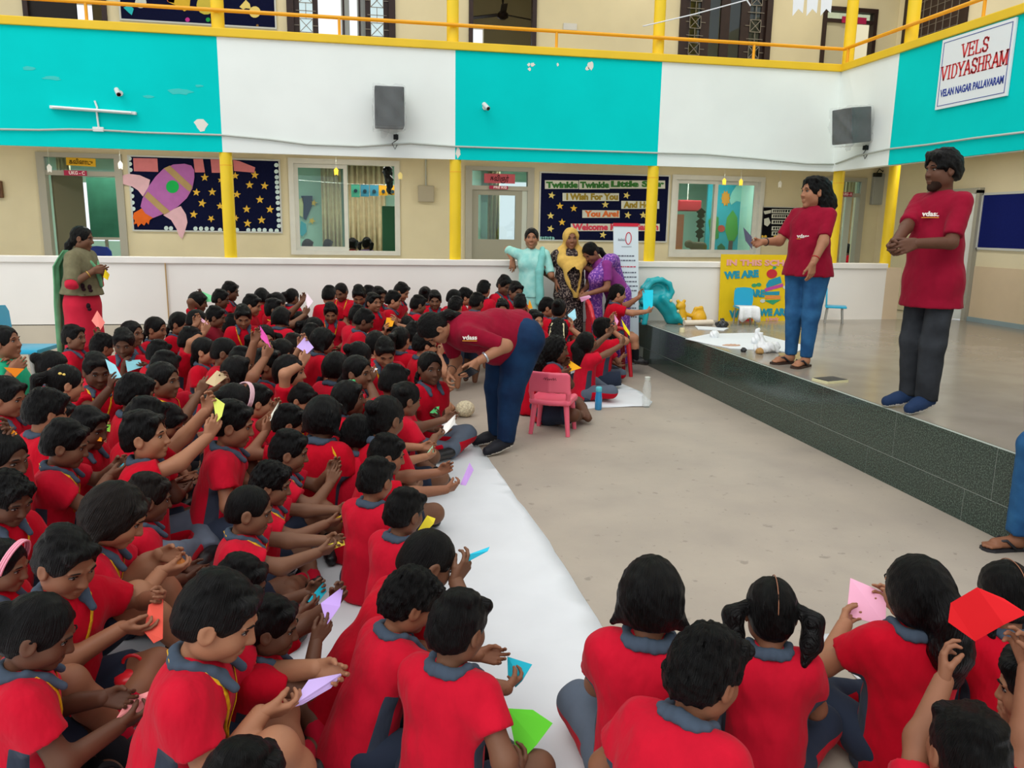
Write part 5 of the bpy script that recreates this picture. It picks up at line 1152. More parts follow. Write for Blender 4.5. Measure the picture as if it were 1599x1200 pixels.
# inside room one: curtain, paper cards, cupboard, hanging decoration
M_CURT = mat('beige_curtain', '#cdbf9c', .85, .1, var=.08, vscale=10)
def curtain(x0, x1, z0, z1, Y, label, m=M_CURT, folds=9):
    z1 = 2.765
    n = folds*6; vs = []; w = x1-x0
    for z in (z0, z1):
        for i in range(n+1): vs.append((w*i/n, .035*math.sin(i/n*folds*2*PI)+.012*math.sin(i*1.7), z-z0))
    o = MB().add(vs, [(i, i+1, n+2+i, n+1+i) for i in range(n)]).build('curtain', m, smooth=True, loc=(x0, Y, z0)); md = o.modifiers.new('t', 'SOLIDIFY'); md.thickness = .004; return tag(o, label, 'curtain')
def cx(x, y, Y): return aty(x, y, Y).x
curtain(cx(503, 340, 14.95), cx(534, 340, 14.95), 1.0, 2.5, 14.95, 'pale curtain seen through the left pane of the sliding window', folds=5)
curtain(cx(545, 340, 14.9), cx(603, 340, 14.9), .95, 2.5, 14.9, 'patterned beige curtain seen through the open half of the sliding window', folds=7)
q = aty(610, 322, 12.7); o = MB().box((-.13, -.02, ZS-q.z), (.16, .3, 0), .01).build('cupboard', mat('dark_green_steel', '#1f5a40', .5, .3), loc=(q.x, 12.72, q.z)); tag(o, 'dark green cupboard just inside the open window', 'cupboard')
r = tag(empty('card_bunting', (cx(548, 297, 13.4), 13.4, aty(548, 288, 13.4).z)), 'row of blue and amber cards strung across the classroom', 'bunting')
wv = cx(620, 297, 13.4)-r.location.x
for i, c in enumerate(('#4aa088', '#3f86a0', '#3f86a0', '#d09a2a', '#d09a2a')):
    o = MB().box((wv*i/5+.004, 0, -.2+.012*i), (wv*(i+1)/5-.006, .004, 0)).build('card', PAP(c), r)
    mb = MB(); mb.prism([(wv*(i+.5)/5+.03*math.cos(a), -.1+.03*math.sin(a)) for a in [2*PI*k/8 for k in range(8)]], lambda u, v, w: (u, -.001-w, v), .003); mb.build('card_picture', PAP('#28404a'), o)
MB().tube([(-2.05-r.location.x, 0, .1), (-.05, 0, .005), (wv+.05, 0, .005), (1.7-r.location.x, 0, .1)], .003, 5).build('string', M_PIPE, r)
q = aty(605, 262, 13); f = Field((-.13, -.13, -.45), (.13, .13, .5), .014); f.cap((0, 0, 2.765-q.z), (0, 0, 0), .018, .018, 0); f.chain([(0, 0, .05), (0, 0, -.05), (.02, 0, -.2), (.03, 0, -.38)], [.03, .07, .06, .03], .02); f.noise(.02, 40, 2)
o = finish('hanging_decoration', None, *f.mesh(), [mat('black_tinsel', '#17181c', .5, .3)]); o.location = q; tag(o, 'black paper decoration hanging inside the sliding window', 'decoration')
r = tag(empty('wall_mural', (cx(468, 340, 15.14), 15.14, 1.0)), 'teal and navy paper fish cutout on the far classroom wall', 'mural'); F = Flat(r, 15.14, lambda u, v: (u, v))
F.poly([(470, 306), (488, 306), (487, 322), (478, 344), (474, 342), (474, 320)], PAP('#24405e'), 'fish_body'); F.poly([(466, 312), (474, 308), (473, 340), (466, 335)], PAP('#d8d8a0'), 'fish_back'); F.poly([(470, 345), (478, 350), (479, 362), (472, 370), (468, 365)], PAP('#3fb0c4'), 'fish_tail'); F.star(487, 345, 6, M_STAR, .4); F.star(490, 317, 6, M_STAR, .2)
# inside room two: mural wall with sun, cloud, trees and road signs
xa, xb = cx(1104, 330, 14.0), cx(1172, 330, 14.0); r = tag(empty('wall_mural', (xa, 14.0, ZS)), 'blue classroom mural panel with sun, cloud, tree and stop sign cutouts', 'mural')
MB().box((0, .0, 0), (xb-xa, .05, 2.2)).build('panel', mat('mural_blue', '#2d9fb4', .7, .2), r); F = Flat(r, 13.998, lambda u, v: (u, v))
F.poly([(1133+(10 if i % 2 == 0 else 7.5)*math.cos(2*PI*i/20)*.75, 310+(13 if i % 2 == 0 else 9)*math.sin(2*PI*i/20)) for i in range(20)], PAP('#d8913a'), 'paper_sun'); F.poly([(1138, 312), (1143, 300), (1150, 290), (1160, 286), (1163, 305), (1158, 316), (1150, 314), (1142, 320)], PAP('#8fc8c0'), 'paper_cloud')
F.poly([(1144, 328), (1151, 340), (1152, 365), (1146, 377), (1137, 376), (1132, 360), (1135, 340)], PAP('#4f9a4a'), 'paper_tree'); F.poly([(1138, 376), (1144, 376), (1143, 394), (1136, 394)], PAP('#5a4a4a'), 'paper_trunk'); F.poly([(1106, 345), (1114, 335), (1122, 340), (1122, 372), (1110, 376)], PAP('#3f8a4a'), 'paper_tree'); F.disc(1126, 357, 5.5, PAP('#c04a40'), 'paper_sign', .008); F.poly([(1120, 385), (1126, 380), (1132, 386), (1132, 393), (1120, 393)], PAP('#2f6a4a'), 'paper_bush')
q = aty(1093, 345, 13.2); r = tag(empty('sign_post', (q.x, 13.2, ZS)), 'dark leaf shaped sign post standing in the mural room', 'sign'); MB().tube([(0, 0, 0), (0, 0, q.z-ZS)], .018, 8).build('post', mat('dark_post', '#1e2622', .6, .2), r)
for k in range(3):
    z = q.z-ZS+.12-.17*k; MB().prism([(0, .1), (.09, .03), (.05, 0), (.07, -.05), (0, -.09), (-.07, -.05), (-.05, 0), (-.09, .03)], lambda u, v, w: (u, -.02-w, z+v), .012).build('lamp_leaf', mat('dark_leaf_card', '#2a3a30', .7, .2), r)
q = aty(1073, 322, 13.6); o = MB().box((-.2, -.12, -.09), (.22, .1, .1), .02).build('wall_box', mat('crimson_box', '#b0303a', .5, .3), loc=(q.x, 13.6, q.z)); tag(o, 'crimson box hanging in the mural room', 'box'); MB().tube([(0, 0, .1), (0, 0, 2.76-q.z)], .01, 5).build('hanger', M_PIPE, o)
xa = cx(1055, 360, 13.0); o = MB().box((0, 0, ZS), (.14, .14, aty(1060, 335, 13.0).z)).build('column', PAP('#d98a78'), loc=(xa, 13.0, 0)); tag(o, 'coral box column at the left of the mural window', 'column')
q = aty(1082, 384, 12.9); zz_ = ZS-q.z; f = Field((-.3, -.12, zz_-.02), (.3, .12, .15), .02); f.cap((0, 0, 0), (.16, 0, -.02), .07, .09, .02); f.ell((-.08, 0, .03), (.07, .07, .07), .01); f.cap((.08, 0, -.1), (.06, 0, zz_+.1), .08, .1, .03); f.plane((0, 0, zz_), (0, 0, -1)); o = finish('soft_toy', None, *f.mesh(), [mat('grey_plush', '#6a6656', .9, .1)]); o.location = (q.x, 12.9, q.z); tag(o, 'grey plush toy behind the sill of the mural window', 'toy')
# ------------------------------------------------------------------ ground floor doors
def gdoor(nm, r, label, transom_y, xm):
    o = tag(empty(nm, (r[0], YB, ZS)), label, 'door'); o['kind'] = 'structure'; w, h = r[2]-r[0], r[3]-ZS; zt = aty(xm, transom_y, YB).z-ZS
    MB().box((-.05, -.04, 0), (.045, .08, h+.03)).box((w-.045, -.04, 0), (w+.05, .08, h+.03)).box((.045, -.04, h-.03), (w-.045, .08, h+.03)).build('door_frame', M_GREYFR, o)
    MB().box((.045, -.03, zt-.03), (w-.045, .05, zt+.03)).build('transom_bar', M_GREYFR, o); MB().box((.045, .0, zt+.03), (w-.045, .008, h-.03)).build('transom_pane', M_GLASS, o); return o, w, h, zt
M_TXT = mat('dark_sign_ink', '#3a2a12', .7, .1); M_PLATE = mat('crimson_name_plate', '#b0284e', .5, .3); M_PLTXT = mat('pale_plate_letters', '#f0dfe2', .6, .2)
def plate(o, c0, c1, tx, Y=YB-.045):
    a, b = aty(*c0, Y), aty(*c1, Y); p = MB().box((a.x-o.location.x, -.06, b.z-ZS), (b.x-o.location.x, -.042, a.z-ZS)).build('name_plate', M_PLATE, o)
    text('plate_lettering', tx, (a.z-b.z)*.9, M_PLTXT, ((a.x+b.x)/2-o.location.x+.02, -.061, (a.z+b.z)/2-ZS), RB, p, width=(b.x-a.x)*.7, ext=.001, bold=.002)
def sign(o, c0, c1, tx, col, ink, tilt=0, wd=.8):
    a, b = aty(*c0, YB-.01), aty(*c1, YB-.01); p = MB().box((-(b.x-a.x)/2, -.006, -(a.z-b.z)/2), ((b.x-a.x)/2, 0, (a.z-b.z)/2)).build('paper_sign', PAP(col), o, loc=((a.x+b.x)/2-o.location.x, -.01, (a.z+b.z)/2-ZS)); p.rotation_euler = (0, tilt, 0)
    try: text('tamil_lettering', tx, (a.z-b.z)*.75, ink, (0, -.0065, -.005), RB, p, width=(b.x-a.x)*wd, ext=.001, bold=.002)
    except Exception: pass
o, w, h, zt = gdoor('door_1', D1, 'grey framed door opening with a yellow sign in its transom', 271, 126)
plate(o, (100, 266), (136, 275), 'UKG - C'); sign(o, (103, 246), (150, 260), '\u0b95\u0bb5\u0bbf\u0ba9\u0bbe\u0b9f\u0bc1', '#e0b030', M_TXT, .03)
q = aty(92, 330, 12.6); MB().box((0, 0, 0), (.46, .03, 1.75)).build('door_leaf', mat('olive_leaf', '#77735f', .5, .3), o, loc=(.08, .12, .0), rot=(0, 0, 1.0))
o2 = curtain(cx(95, 330, 13), cx(116, 330, 13), ZS+.2, aty(100, 287, 13).z, 13, 'ivory curtain strip hanging inside the left doorway', mat('ivory_curtain', '#d8d0a8', .85, .1), 4)
a, b = aty(134, 277, 13.6), aty(187, 371, 13.6); r = tag(empty('chalkboard', (a.x, 13.6, b.z)), 'green chalkboard inside the left doorway', 'chalkboard'); MB().box((0, 0, 0), (b.x-a.x+.2, .03, a.z-b.z)).build('board', mat('chalk_green', '#2f6450', .8, .1, var=.12, vscale=4), r); MB().box((-.02, -.02, -.04), (b.x-a.x+.22, .03, 0)).build('ledge', M_GREYFR, r)
for sx in (.2, .9): MB().box((sx, 0, ZS-b.z), (sx+.04, .04, 0)).build('leg', M_GREYFR, r)
q = aty(160, 384, 12.9); bc = blue_chair((q.x, 12.95, ZS), math.radians(80), 'royal blue chair inside the left doorway', (q.z-ZS)/.61); bc['group'] = ''; del bc['group']
for c in bc.children:
    if c.name.startswith(('seat', 'backrest')): c.data = c.data.copy(); c.data.materials[0] = mat('royal_blue_plastic', '#1f3fae', .4, .4)
o, w, h, zt = gdoor('door_2', D2, 'grey door with glazed upper half under a pink sign', 294, 780)
lf = MB(); zg0 = aty(780, 374, YB).z-ZS; zg1 = zt-.1
lf.box((.05, -.01, .01), (.14, .03, zt-.03)).box((w-.22, -.01, .01), (w-.12, .03, zt-.03)).box((.14, -.01, zg1), (w-.22, .03, zt-.03)).box((.14, -.01, .01), (w-.22, .03, zg0)); lf = lf.build('door_leaf', mat('grey_door_paint', '#9b9a8a', .5, .35), o)
MB().box((.14, .008, zg0), (w-.22, .014, zg1)).build('pane', M_GLASS, lf); MB().box((w-.12, -.01, .01), (w-.045, .03, zt-.03)).build('side_strip', mat('pale_side_strip', '#c3cbc0', .5, .3), o); MB().tube([(w-.17, -.01, .62), (w-.17, -.06, .62), (w-.28, -.06, .62)], .01, 6).build('handle', MATS['steel'], lf)
plate(o, (764, 290), (793, 296), 'PRE KG'); sign(o, (756, 271), (804, 287), '\u0b95\u0bb5\u0bbf\u0b9e\u0bb0\u0bcd', '#c8606c', mat('black_ink', '#1c1014', .7, .1), 0, .6)
curtain(cx(742, 335, 13.2), cx(780, 335, 13.2), ZS+.3, aty(760, 300, 13.2).z+.15, 13.2, 'beige pleated curtain behind the glazed grey door', folds=7)
o, w, h, zt = gdoor('door_3', D3, 'grey framed doorway behind the corner pillar', 305, 1320)
plate(o, (1312, 300), (1330, 307), 'UKG - A'); MB().box((w-.2, .1, 0), (w-.1, .14, zt)).build('door_leaf', mat('pale_side_strip', '#c3cbc0', .5, .3), o)
curtain(cx(1312, 350, 13), cx(1330, 350, 13), ZS+.3, aty(1320, 308, 13).z, 13, 'pale curtain inside the doorway behind the corner pillar', folds=4)
# ------------------------------------------------------------------ fittings on the balcony fascia
M_SPK = mat('black_speaker_box', '#0a100f', .5, .3); M_WRAP = bpy.data.materials.new('clear_plastic_wrap'); M_WRAP.use_nodes = True
_b = M_WRAP.node_tree.nodes['Principled BSDF']; _b.inputs['Base Color'].default_value = (.75, .8, .8, 1); _b.inputs['Roughness'].default_value = .12; _b.inputs['Alpha'].default_value = .15
def speaker(c, n_rot, w, h, d, label, tilt=0):
    r = tag(empty('speaker', c, n_rot), label, 'speaker')
    box = MB().box((-w/2, -d-.08, -h/2), (w/2, -.08, h/2), .015).build('cabinet', M_SPK, r, rot=(tilt, 0, 0)); MB().box((-w*.42, -d-.088, -h*.44), (w*.42, -d-.08, h*.44), .004).build('grille', mat('dark_grille_mesh', '#101a18', .6, .3, bump=.8, bscale=160), box)
    MB().box((-w*.12, -.012, -h*.15), (w*.12, 0, h*.15)).tube([(0, -.01, 0), (0, -.09, 0)], .02, 8).build('bracket', M_SPK, r)
    f = Field((-w*.8, -d-.2, -h*.8), (w*.8, .0, h*.8), .016); x, y, z = f.ax[0][:, None, None], f.ax[1][None, :, None], f.ax[2][None, None, :]
    f.F = np.maximum(np.maximum(np.abs(x)-w*.55, np.abs(z+.01)-h*.56), np.abs(y+.08+d/2)-d*.58).astype(np.float32)+.012*np.sin(26*x+9*z)*np.sin(17*z+5*y)*np.ones_like(f.F); f.noise(.006, 48, 1); V, Q = f.mesh()
    o = finish('plastic_wrap', r, V, Q, [M_WRAP]); o.rotation_euler = (tilt, 0, 0)
    f = Field((-w*.5, -d*.9, -h*.85), (w*.5, 0, -h*.4), .014); f.cap((-.05, -d*.6, -h*.55), (-.07, -d*.6, -h*.7), .05, .03, .02); f.noise(.012, 60, 2); finish('wrap_tail', r, *f.mesh(), [M_WRAP])
    MB().tube([(w*.25, -.05, -h*.6), (w*.3, -.06, -h*.75), (w*.1, -.03, -h*.85), (w*.2, -.03, -h*1.0), (w*.3, -.02, -h*.85)], .005, 5).build('cable', M_SPK, r, smooth=True); MB().box((w*.15, -.07, -h*.75), (w*.32, -.02, -h*.62), .006).build('socket', M_SPK, r); return r
q = aty(607, 173, YP); k = (q-CAM).dot(FW)/F_PX
speaker((q.x, YP, q.z), 0, 44*k, 58*k, 38*k, 'black speaker in clear plastic wrap on the left white fascia')
q = atx(1352, 195, XW); k = (q-CAM).dot(FW)/F_PX
r = speaker((XW, q.y, q.z), -PI/2+.25, 40*k, 52*k, 40*k, 'black speaker in clear plastic wrap at the inner balcony corner', .12)
def cctv(c, label, nrot=0):
    r = tag(empty('security_camera', c, nrot), label, 'camera'); M = mat('white_camera', '#d8dad6', .4, .4)
    MB().lathe([(.03, 0), (.03, .015)], 12).build('mount', M, r, rot=(PI/2, 0, 0)); MB().tube([(0, 0, 0), (0, -.06, -.01)], .01, 6).build('arm', M, r)
    b = MB().tube([(-.02, -.06, .03), (.02, -.14, -.03)], .026, 12).build('camera_body', M, r, autos=50); MB().tube([(.02, -.141, -.031), (.0225, -.146, -.035)], .02, 12).build('lens', M_IRIS, r)
cctv(aty(757, 168, YP), 'small white bullet camera on the right teal fascia'); cctv(aty(188, 146, YP), 'small white camera on the left teal fascia')
q = aty(150, 173, YP); a, b = aty(80, 171, YP), aty(214, 176, YP)
r = tag(empty('tube_or_fill_light', (q.x, YP, q.z)), 'white tube light fixture on the left teal fascia', 'light'); M = mat('white_fixture', '#e4e8e4', .4, .4)
hb = MB().box((a.x-q.x, -.05, -.016), (b.x-q.x, 0, .016), .006).build('batten', M, r, rot=(0, .035, 0)); MB().tube([(a.x-q.x+.04, -.07, 0), (b.x-q.x-.04, -.07, 0)], .013, 10).build('tube', mat('tube_glass', '#f2f4f0', .2, .5), r, rot=(0, .035, 0), autos=40)
z2 = aty(152, 203, YP).z-q.z; MB().tube([(-.0, -.02, .1), (.02, -.02, .03), (.01, -.02, 0), (.02, -.02, z2)], .011, 6).build('feed_pipe', M, r); MB().box((-.045, -.03, z2-.02), (.07, 0, z2+.03), .01).build('junction_box', M, r)
# school sign on the right wing
c = atx(1524, 103, XW); ya, yb_ = atx(1469, 120, XW).y, atx(1583, 90, XW).y; k = .5; zt_, zb_ = atx(1524, 48, XW).z, atx(1524, 160, XW).z
r = tag(empty('school_sign', (XW-.004, (ya+yb_)/2, (zt_+zb_)/2)), 'white school sign with red and blue lettering on the teal wing', 'sign'); L2 = (ya-yb_)/2; hh = (zt_-zb_)/2
M_SG = mat('sign_white', '#e9eff0', .4, .4); M_SR = mat('sign_red_letters', '#d23a3f', .5, .3); M_SB = mat('sign_blue_letters', '#2a3f96', .5, .3)
MB().box((-.022, -L2, -hh), (0, L2, hh), .002).build('panel', M_SG, r)
bw_ = .006; e = .03
MB().box((-.0245, -L2+e, hh-e-bw_), (-.022, L2-e, hh-e)).box((-.0245, -L2+e, -hh+e), (-.022, L2-e, -hh+e+bw_)).box((-.0245, -L2+e, -hh+e), (-.022, -L2+e+bw_, hh-e)).box((-.0245, L2-e-bw_, -hh+e), (-.022, L2-e, hh-e)).build('border_line', M_SB, r)
SER = {'V': ([(0, 1, .5, 0), (.5, 0, 1, 1)], [(0, 1), (1, 1)]), 'E': ([(.12, 0, .12, 1), (.12, 1, .9, 1), (.12, .52, .7, .52), (.12, 0, .95, 0), (.9, 1, .9, .82), (.95, 0, .95, .2), (.7, .42, .7, .62)], [(.12, 0), (.12, 1)]), 'L': ([(.15, 0, .15, 1), (.15, 0, .95, 0), (.95, 0, .95, .25)], [(.15, 1)]), 'I': ([(.5, 0, .5, 1)], [(.5, 0), (.5, 1)]), 'D': ([(.12, 0, .12, 1), (.12, 1, .6, 1), (.6, 1, .92, .75), (.92, .75, .92, .25), (.92, .25, .6, 0), (.6, 0, .12, 0)], []), 'Y': ([(0, 1, .5, .45), (1, 1, .5, .45), (.5, .45, .5, 0)], [(0, 1), (1, 1), (.5, 0)]), 'A': ([(0, 0, .5, 1), (.5, 1, 1, 0), (.2, .35, .8, .35)], [(0, 0), (1, 0)]), 'S': ([(.9, .95, .9, .72), (.9, .85, .6, 1), (.6, 1, .3, 1), (.3, 1, .1, .8), (.1, .8, .2, .58), (.2, .58, .8, .42), (.8, .42, .92, .2), (.92, .2, .7, 0), (.7, 0, .35, 0), (.35, 0, .1, .15), (.1, .05, .1, .28)], []), 'H': ([(.12, 0, .12, 1), (.88, 0, .88, 1), (.12, .5, .88, .5)], [(.12, 0), (.12, 1), (.88, 0), (.88, 1)]), 'R': ([(.12, 0, .12, 1), (.12, 1, .65, 1), (.65, 1, .85, .77), (.85, .77, .65, .52), (.65, .52, .12, .52), (.5, .52, .95, 0)], [(.12, 0), (.95, 0)]), 'M': ([(.08, 0, .08, 1), (.08, 1, .5, .1), (.5, .1, .92, 1), (.92, 1, .92, 0)], [(.08, 0), (.08, 1), (.92, 0), (.92, 1)])}
def serif(word, zc, hgt, wid, m, par):
    mb = MB(); n = len(word); wts = [.55 if ch == 'I' else (1.25 if ch == 'M' else 1) for ch in word]; tot = sum(wts)+.22*(n-1); u = -wid/2; kx = wid/tot
    for ch, wt in zip(word, wts):
        S, T = SER[ch]; cw = wt*kx
        def bar(x0, y0, x1, y1, th):
            d = V3((x1-x0, y1-y0, 0)); l = d.length or 1; nrm = V3((-d.y, d.x, 0))/l*th/2; e_ = d/l*th*.3
            q = [(x0-nrm.x-e_.x, y0-nrm.y-e_.y), (x1-nrm.x+e_.x, y1-nrm.y+e_.y), (x1+nrm.x+e_.x, y1+nrm.y+e_.y), (x0+nrm.x-e_.x, y0+nrm.y-e_.y)]
            mb.prism([(-a_, b_) for a_, b_ in q], lambda p, v, w: (-.0225-w, p, zc+v), .002)
        for x0, y0, x1, y1 in S: bar(u+x0*cw, (y0-.5)*hgt, u+x1*cw, (y1-.5)*hgt, hgt*(.15 if x0 == x1 or ch in 'VAYMS' else .1))
        for x, y in T: bar(u+x*cw-hgt*.15, (y-.5)*hgt, u+x*cw+hgt*.15, (y-.5)*hgt, hgt*.07)
        u += cw+.22*kx
    mb.build('lettering', m, par)['kind'] = 'stuff'
serif('VELS', hh*.52, hh*.36, L2*.72, M_SR, r); serif('VIDYASHRAM', hh*.02, hh*.38, L2*1.82, M_SR, r)
text('lettering', 'VELAN NAGAR PALLAVARAM', .1, M_SB, (-.0225, 0, -hh*.56), RR, r, width=L2*1.76, ext=.002, bold=.003)
# white bunting and rope at the top
pts = [aty(1004, 41, 8.6), aty(1085, 22, 8.6), aty(1166, 0, 8.6), aty(1240, -22, 8.6), aty(1300, -30, 8.6)]
r = tag(empty('bunting', pts[0]), 'white swallowtail bunting strung across the top right', 'bunting'); M_BUN = mat('white_bunting', '#eef1f4', .7, .2)
MB().tube([p-pts[0] for p in pts], .006, 6).build('rope', M_BUN, r, smooth=True)
for x in (1248, 1270, 1292):
    a = aty(x-8, -28, 8.6)-pts[0]; k = (aty(x, 0, 8.6)-CAM).dot(FW)/F_PX
    MB().prism([(0, 0), (20*k, 0), (19*k, -44*k), (11*k, -38*k), (2*k, -49*k)][::-1], lambda u, v, w: (a.x+u, a.y+w, a.z+v), .004).build('flag', M_BUN, r)
MB().tube([aty(1166, 0, 8.6)-pts[0], aty(1172, 9, 8.6)-pts[0]], .007, 6).build('rope_end', M_BUN, r)
for x, y, c, lb in ((525, 268, '#e8c040', 'yellow paper tag hanging before the left pane of the sliding window'), (625, 275, '#e6d68a', 'pale yellow paper tag hanging right of the sliding window'), (1131, 284, '#e8c040', 'yellow paper tag hanging before the mural window, left one'), (1157, 285, '#e8c040', 'yellow paper tag hanging before the mural window, right one'), (1218, 288, '#e8e6da', 'white paper tag hanging above the small rhyme board'), (77, 263, '#e8e8e4', 'white paper tag hanging before the left door transom'), (188, 258, '#e4dccf', 'white paper tag hanging between the left door and the rocket board')):
    q = aty(x, y, 10.9); o = MB().prism([(0, .055), (.03, .02), (.022, -.05), (0, -.035), (-.022, -.05), (-.03, .02)], lambda u, v, w: (u, w, v), .003).build('paper_tag', PAP(c), loc=q); tag(o, lb, 'decoration'); MB().tube([(0, 0, .05), (0, 0, 2.7-q.z)], .0015, 4).build('thread', M_PIPE, o)
q = aty(-2, 297, YB); r = tag(empty('wall_fitting', (q.x, YB, q.z)), 'small brown wall fitting at the left border below the balcony', 'fitting'); MB().box((-.07, -.06, -.1), (.06, 0, .12), .015).build('casing', mat('brown_fitting', '#6a4a34', .5, .3), r); MB().lathe([(.02, -.03), (.035, -.01), (.035, .03), (.02, .05)], 10, (-.0, -.075, 0)).build('dial', M_BROWN, r, autos=40)
q = aty(1366, 274, YB); r = tag(empty('security_camera', (q.x, YB, q.z)), 'small black camera with loose wires above the tall grey box', 'camera'); MB().box((-.05, -.12, -.03), (.05, -.02, .035), .01).build('camera_body', M_SPK, r); MB().tube([(0, -.04, .03), (.05, -.03, .1), (.12, -.02, .06), (.16, -.02, .14), (.22, -.01, .1), (.2, -.01, .2)], .008, 5).build('wire', M_SPK, r, smooth=True); MB().box((-.02, -.03, -.02), (.02, 0, .02)).build('mount', M_SPK, r)
# ------------------------------------------------------------------ the adults
M_MAROON = cloth('maroon_tee_cotton', '#8c122c', bump=.6, bscale=5, bdist=.04, stretch=(1.4, 1.4, .8)); M_JEANS = mat('blue_denim', '#1e4a76', .8, .2, col2='#2f6593', vscale=7, bump=.3, bscale=22); M_DJEANS = mat('dark_navy_denim', '#0c2343', .8, .2, col2='#133457', vscale=6, bump=.3, bscale=22)
M_BJEANS = mat('charcoal_denim', '#23262a', .8, .2, col2='#33373c', vscale=7, bump=.3, bscale=22); M_NAVYSH = mat('navy_canvas', '#1c3152', .75, .2, bump=.2, bscale=80); M_SOLEW = mat('white_rubber_sole', '#d9d6d0', .6, .3); M_BLKSH = mat('black_mesh_shoe', '#14161f', .6, .3)
M_LOGO = mat('logo_print_white', '#f1ece2', .6, .2); M_LOGO2 = mat('logo_print_orange', '#e6a13c', .6, .2)
M_GOLD = mat('gold_bangle', '#c9a24a', .3, .6, metal=.8); M_THREAD = mat('red_thread', '#a8322e', .7, .2); M_BLKB = mat('black_bead_band', '#161112', .4, .4)
def hinge(loc, hd): return Matrix.Rotation(hd-PI/2, 3, 'Z').transposed(), V3(loc)
class Adult:
    def __init__(s, D, loc, hd, sc=1.0):
        s.D, s.loc, s.hd, s.s = D, V3(loc), math.radians(hd), sc; s.inv = Matrix.Rotation(s.hd-PI/2, 3, 'Z').transposed()
    def L(s, p): return (s.inv@(V3(p)-s.loc))/s.s
    def px(s, x, y, Y): return s.L(aty(x, y, Y))
    def pose(s, pel, lean, legs, hands, head=(0, 0, 0), twist=0, side=0): s.J = joints(s.D, s.s, pel, lean, legs, hands, head, twist, side); return s
    def body(s, label, sk, h=.012, lod=0, g=1.0, legs=True):
        s.root = root_mesh(skin_mesh('person', s.J, s.D['kind'], lod, sk, b_skin(s.J, g, legs), h, {'hand': s.D['hand']*s.s}), s.loc, s.hd, label); return s.root
    def add(s, name, VQ, m, mi=None): return finish(name, s.root, VQ[0], VQ[1], m if isinstance(m, list) else [m], mi)
def bracelet(A, sd, m, t=.12, r=.034, nm='bracelet', th=.004):
    W, E = A.J['W'][sd], A.J['E'][sd]; d = (E-W).normalized(); c = W+d*t*A.s*.3; u = d.orthogonal().normalized(); v = d.cross(u)
    MB().tube([c+(u*math.cos(a)+v*math.sin(a))*r*A.s for a in [2*PI*i/14 for i in range(14)]], th, 6, closed=True).build(nm, m, A.root, smooth=True)
def neck_ring(A, m, r=.062, th=.007):
    J = A.J; c = J['nb']+J['u']*.0; T = J['Tt']; s = A.s
    MB().tube([c+T@V3((r*s*1.12*math.cos(a), r*s*1.0*math.sin(a)+.004*s, -.016*s-.022*s*math.sin(a))) for a in [2*PI*i/18 for i in range(18)]], th*s, 6, closed=True).build('neckband', m, A.root, smooth=True)
def logo(A, VQ, px, py, w):
    """small two colour chest print set on the shirt where the photo shows it"""
    M = Matrix.Translation(A.loc)@A.inv.transposed().to_4x4(); best = []
    for v in VQ[0][::1]:
        q = M@V3(v); x, y = proj(q)
        if abs(x-px) < 9 and abs(y-py) < 9: best.append(((q-CAM).length, v))
    if not best: return
    d0 = min(b[0] for b in best); pts = [V3(b[1]) for b in best if b[0] < d0+.06]; c = sum(pts, V3((0, 0, 0)))/len(pts)
    n = V3((0, 0, 0))
    e1, e2 = None, None
    ctr = A.J['chest']; n = (A.inv@(CAM-(M@c))).normalized()*.6+(c-ctr).normalized()*.6; n.normalize(); c = max(pts, key=lambda p: (p-c).dot(n)*1.0)*.3+c*.7+n*.006
    zz = V3((0, 0, 1)); x = zz.cross(n).normalized(); y = n.cross(x); R = Matrix((x, y, n)).transposed()
    o = text('chest_print', 'vdass', w*.42, M_LOGO, c, R.to_euler(), A.root, width=w, ext=.004, bold=.0012)
    MB().box((-w/2, -w*.24, -.004), (w/2, -w*.2, .004)).build('print_bar', M_LOGO2, A.root, loc=c, rot=R.to_euler())
def b_dress(J, h, hemz, rb, rw=None, ky=1.25, slit=0):
    s, D = J['s'], J['D']; rt = D['rt']*s; lo, hi = bounds([J['pel'], J['waist'], V3((J['pel'].x, J['pel'].y, hemz))], rb*1.5); f = Field(lo, hi, h); b = V3((J['pel'].x, J['pel'].y*.8, hemz-.03))
    f.cap(J['waist'], J['pel'], rt*1.05, (rw or rt*1.2), 0, sq=(0, 1, 0, ky)); f.cap(J['pel'], b, (rw or rt*1.2), rb, .06, sq=(0, 1, 0, ky)); f.plane((0, 0, hemz), (0, 0, -1))
    x, y, z = f.ax[0][:, None, None], f.ax[1][None, :, None], f.ax[2][None, None, :]
    f.F = f.F+.006*np.sin(9*np.arctan2(y-b.y, x-b.x+1e-6))*np.clip((J['pel'].z-z)/max(.1, J['pel'].z-hemz), 0, 1)
    return f.mesh()
STAND = {1: [(.09, 0, .88), (.1, .015, .47), (.1, -.02, .075), (.12, .13, .04)], -1: [(-.09, 0, .88), (-.1, .015, .47), (-.1, -.02, .075), (-.12, .13, .04)]}
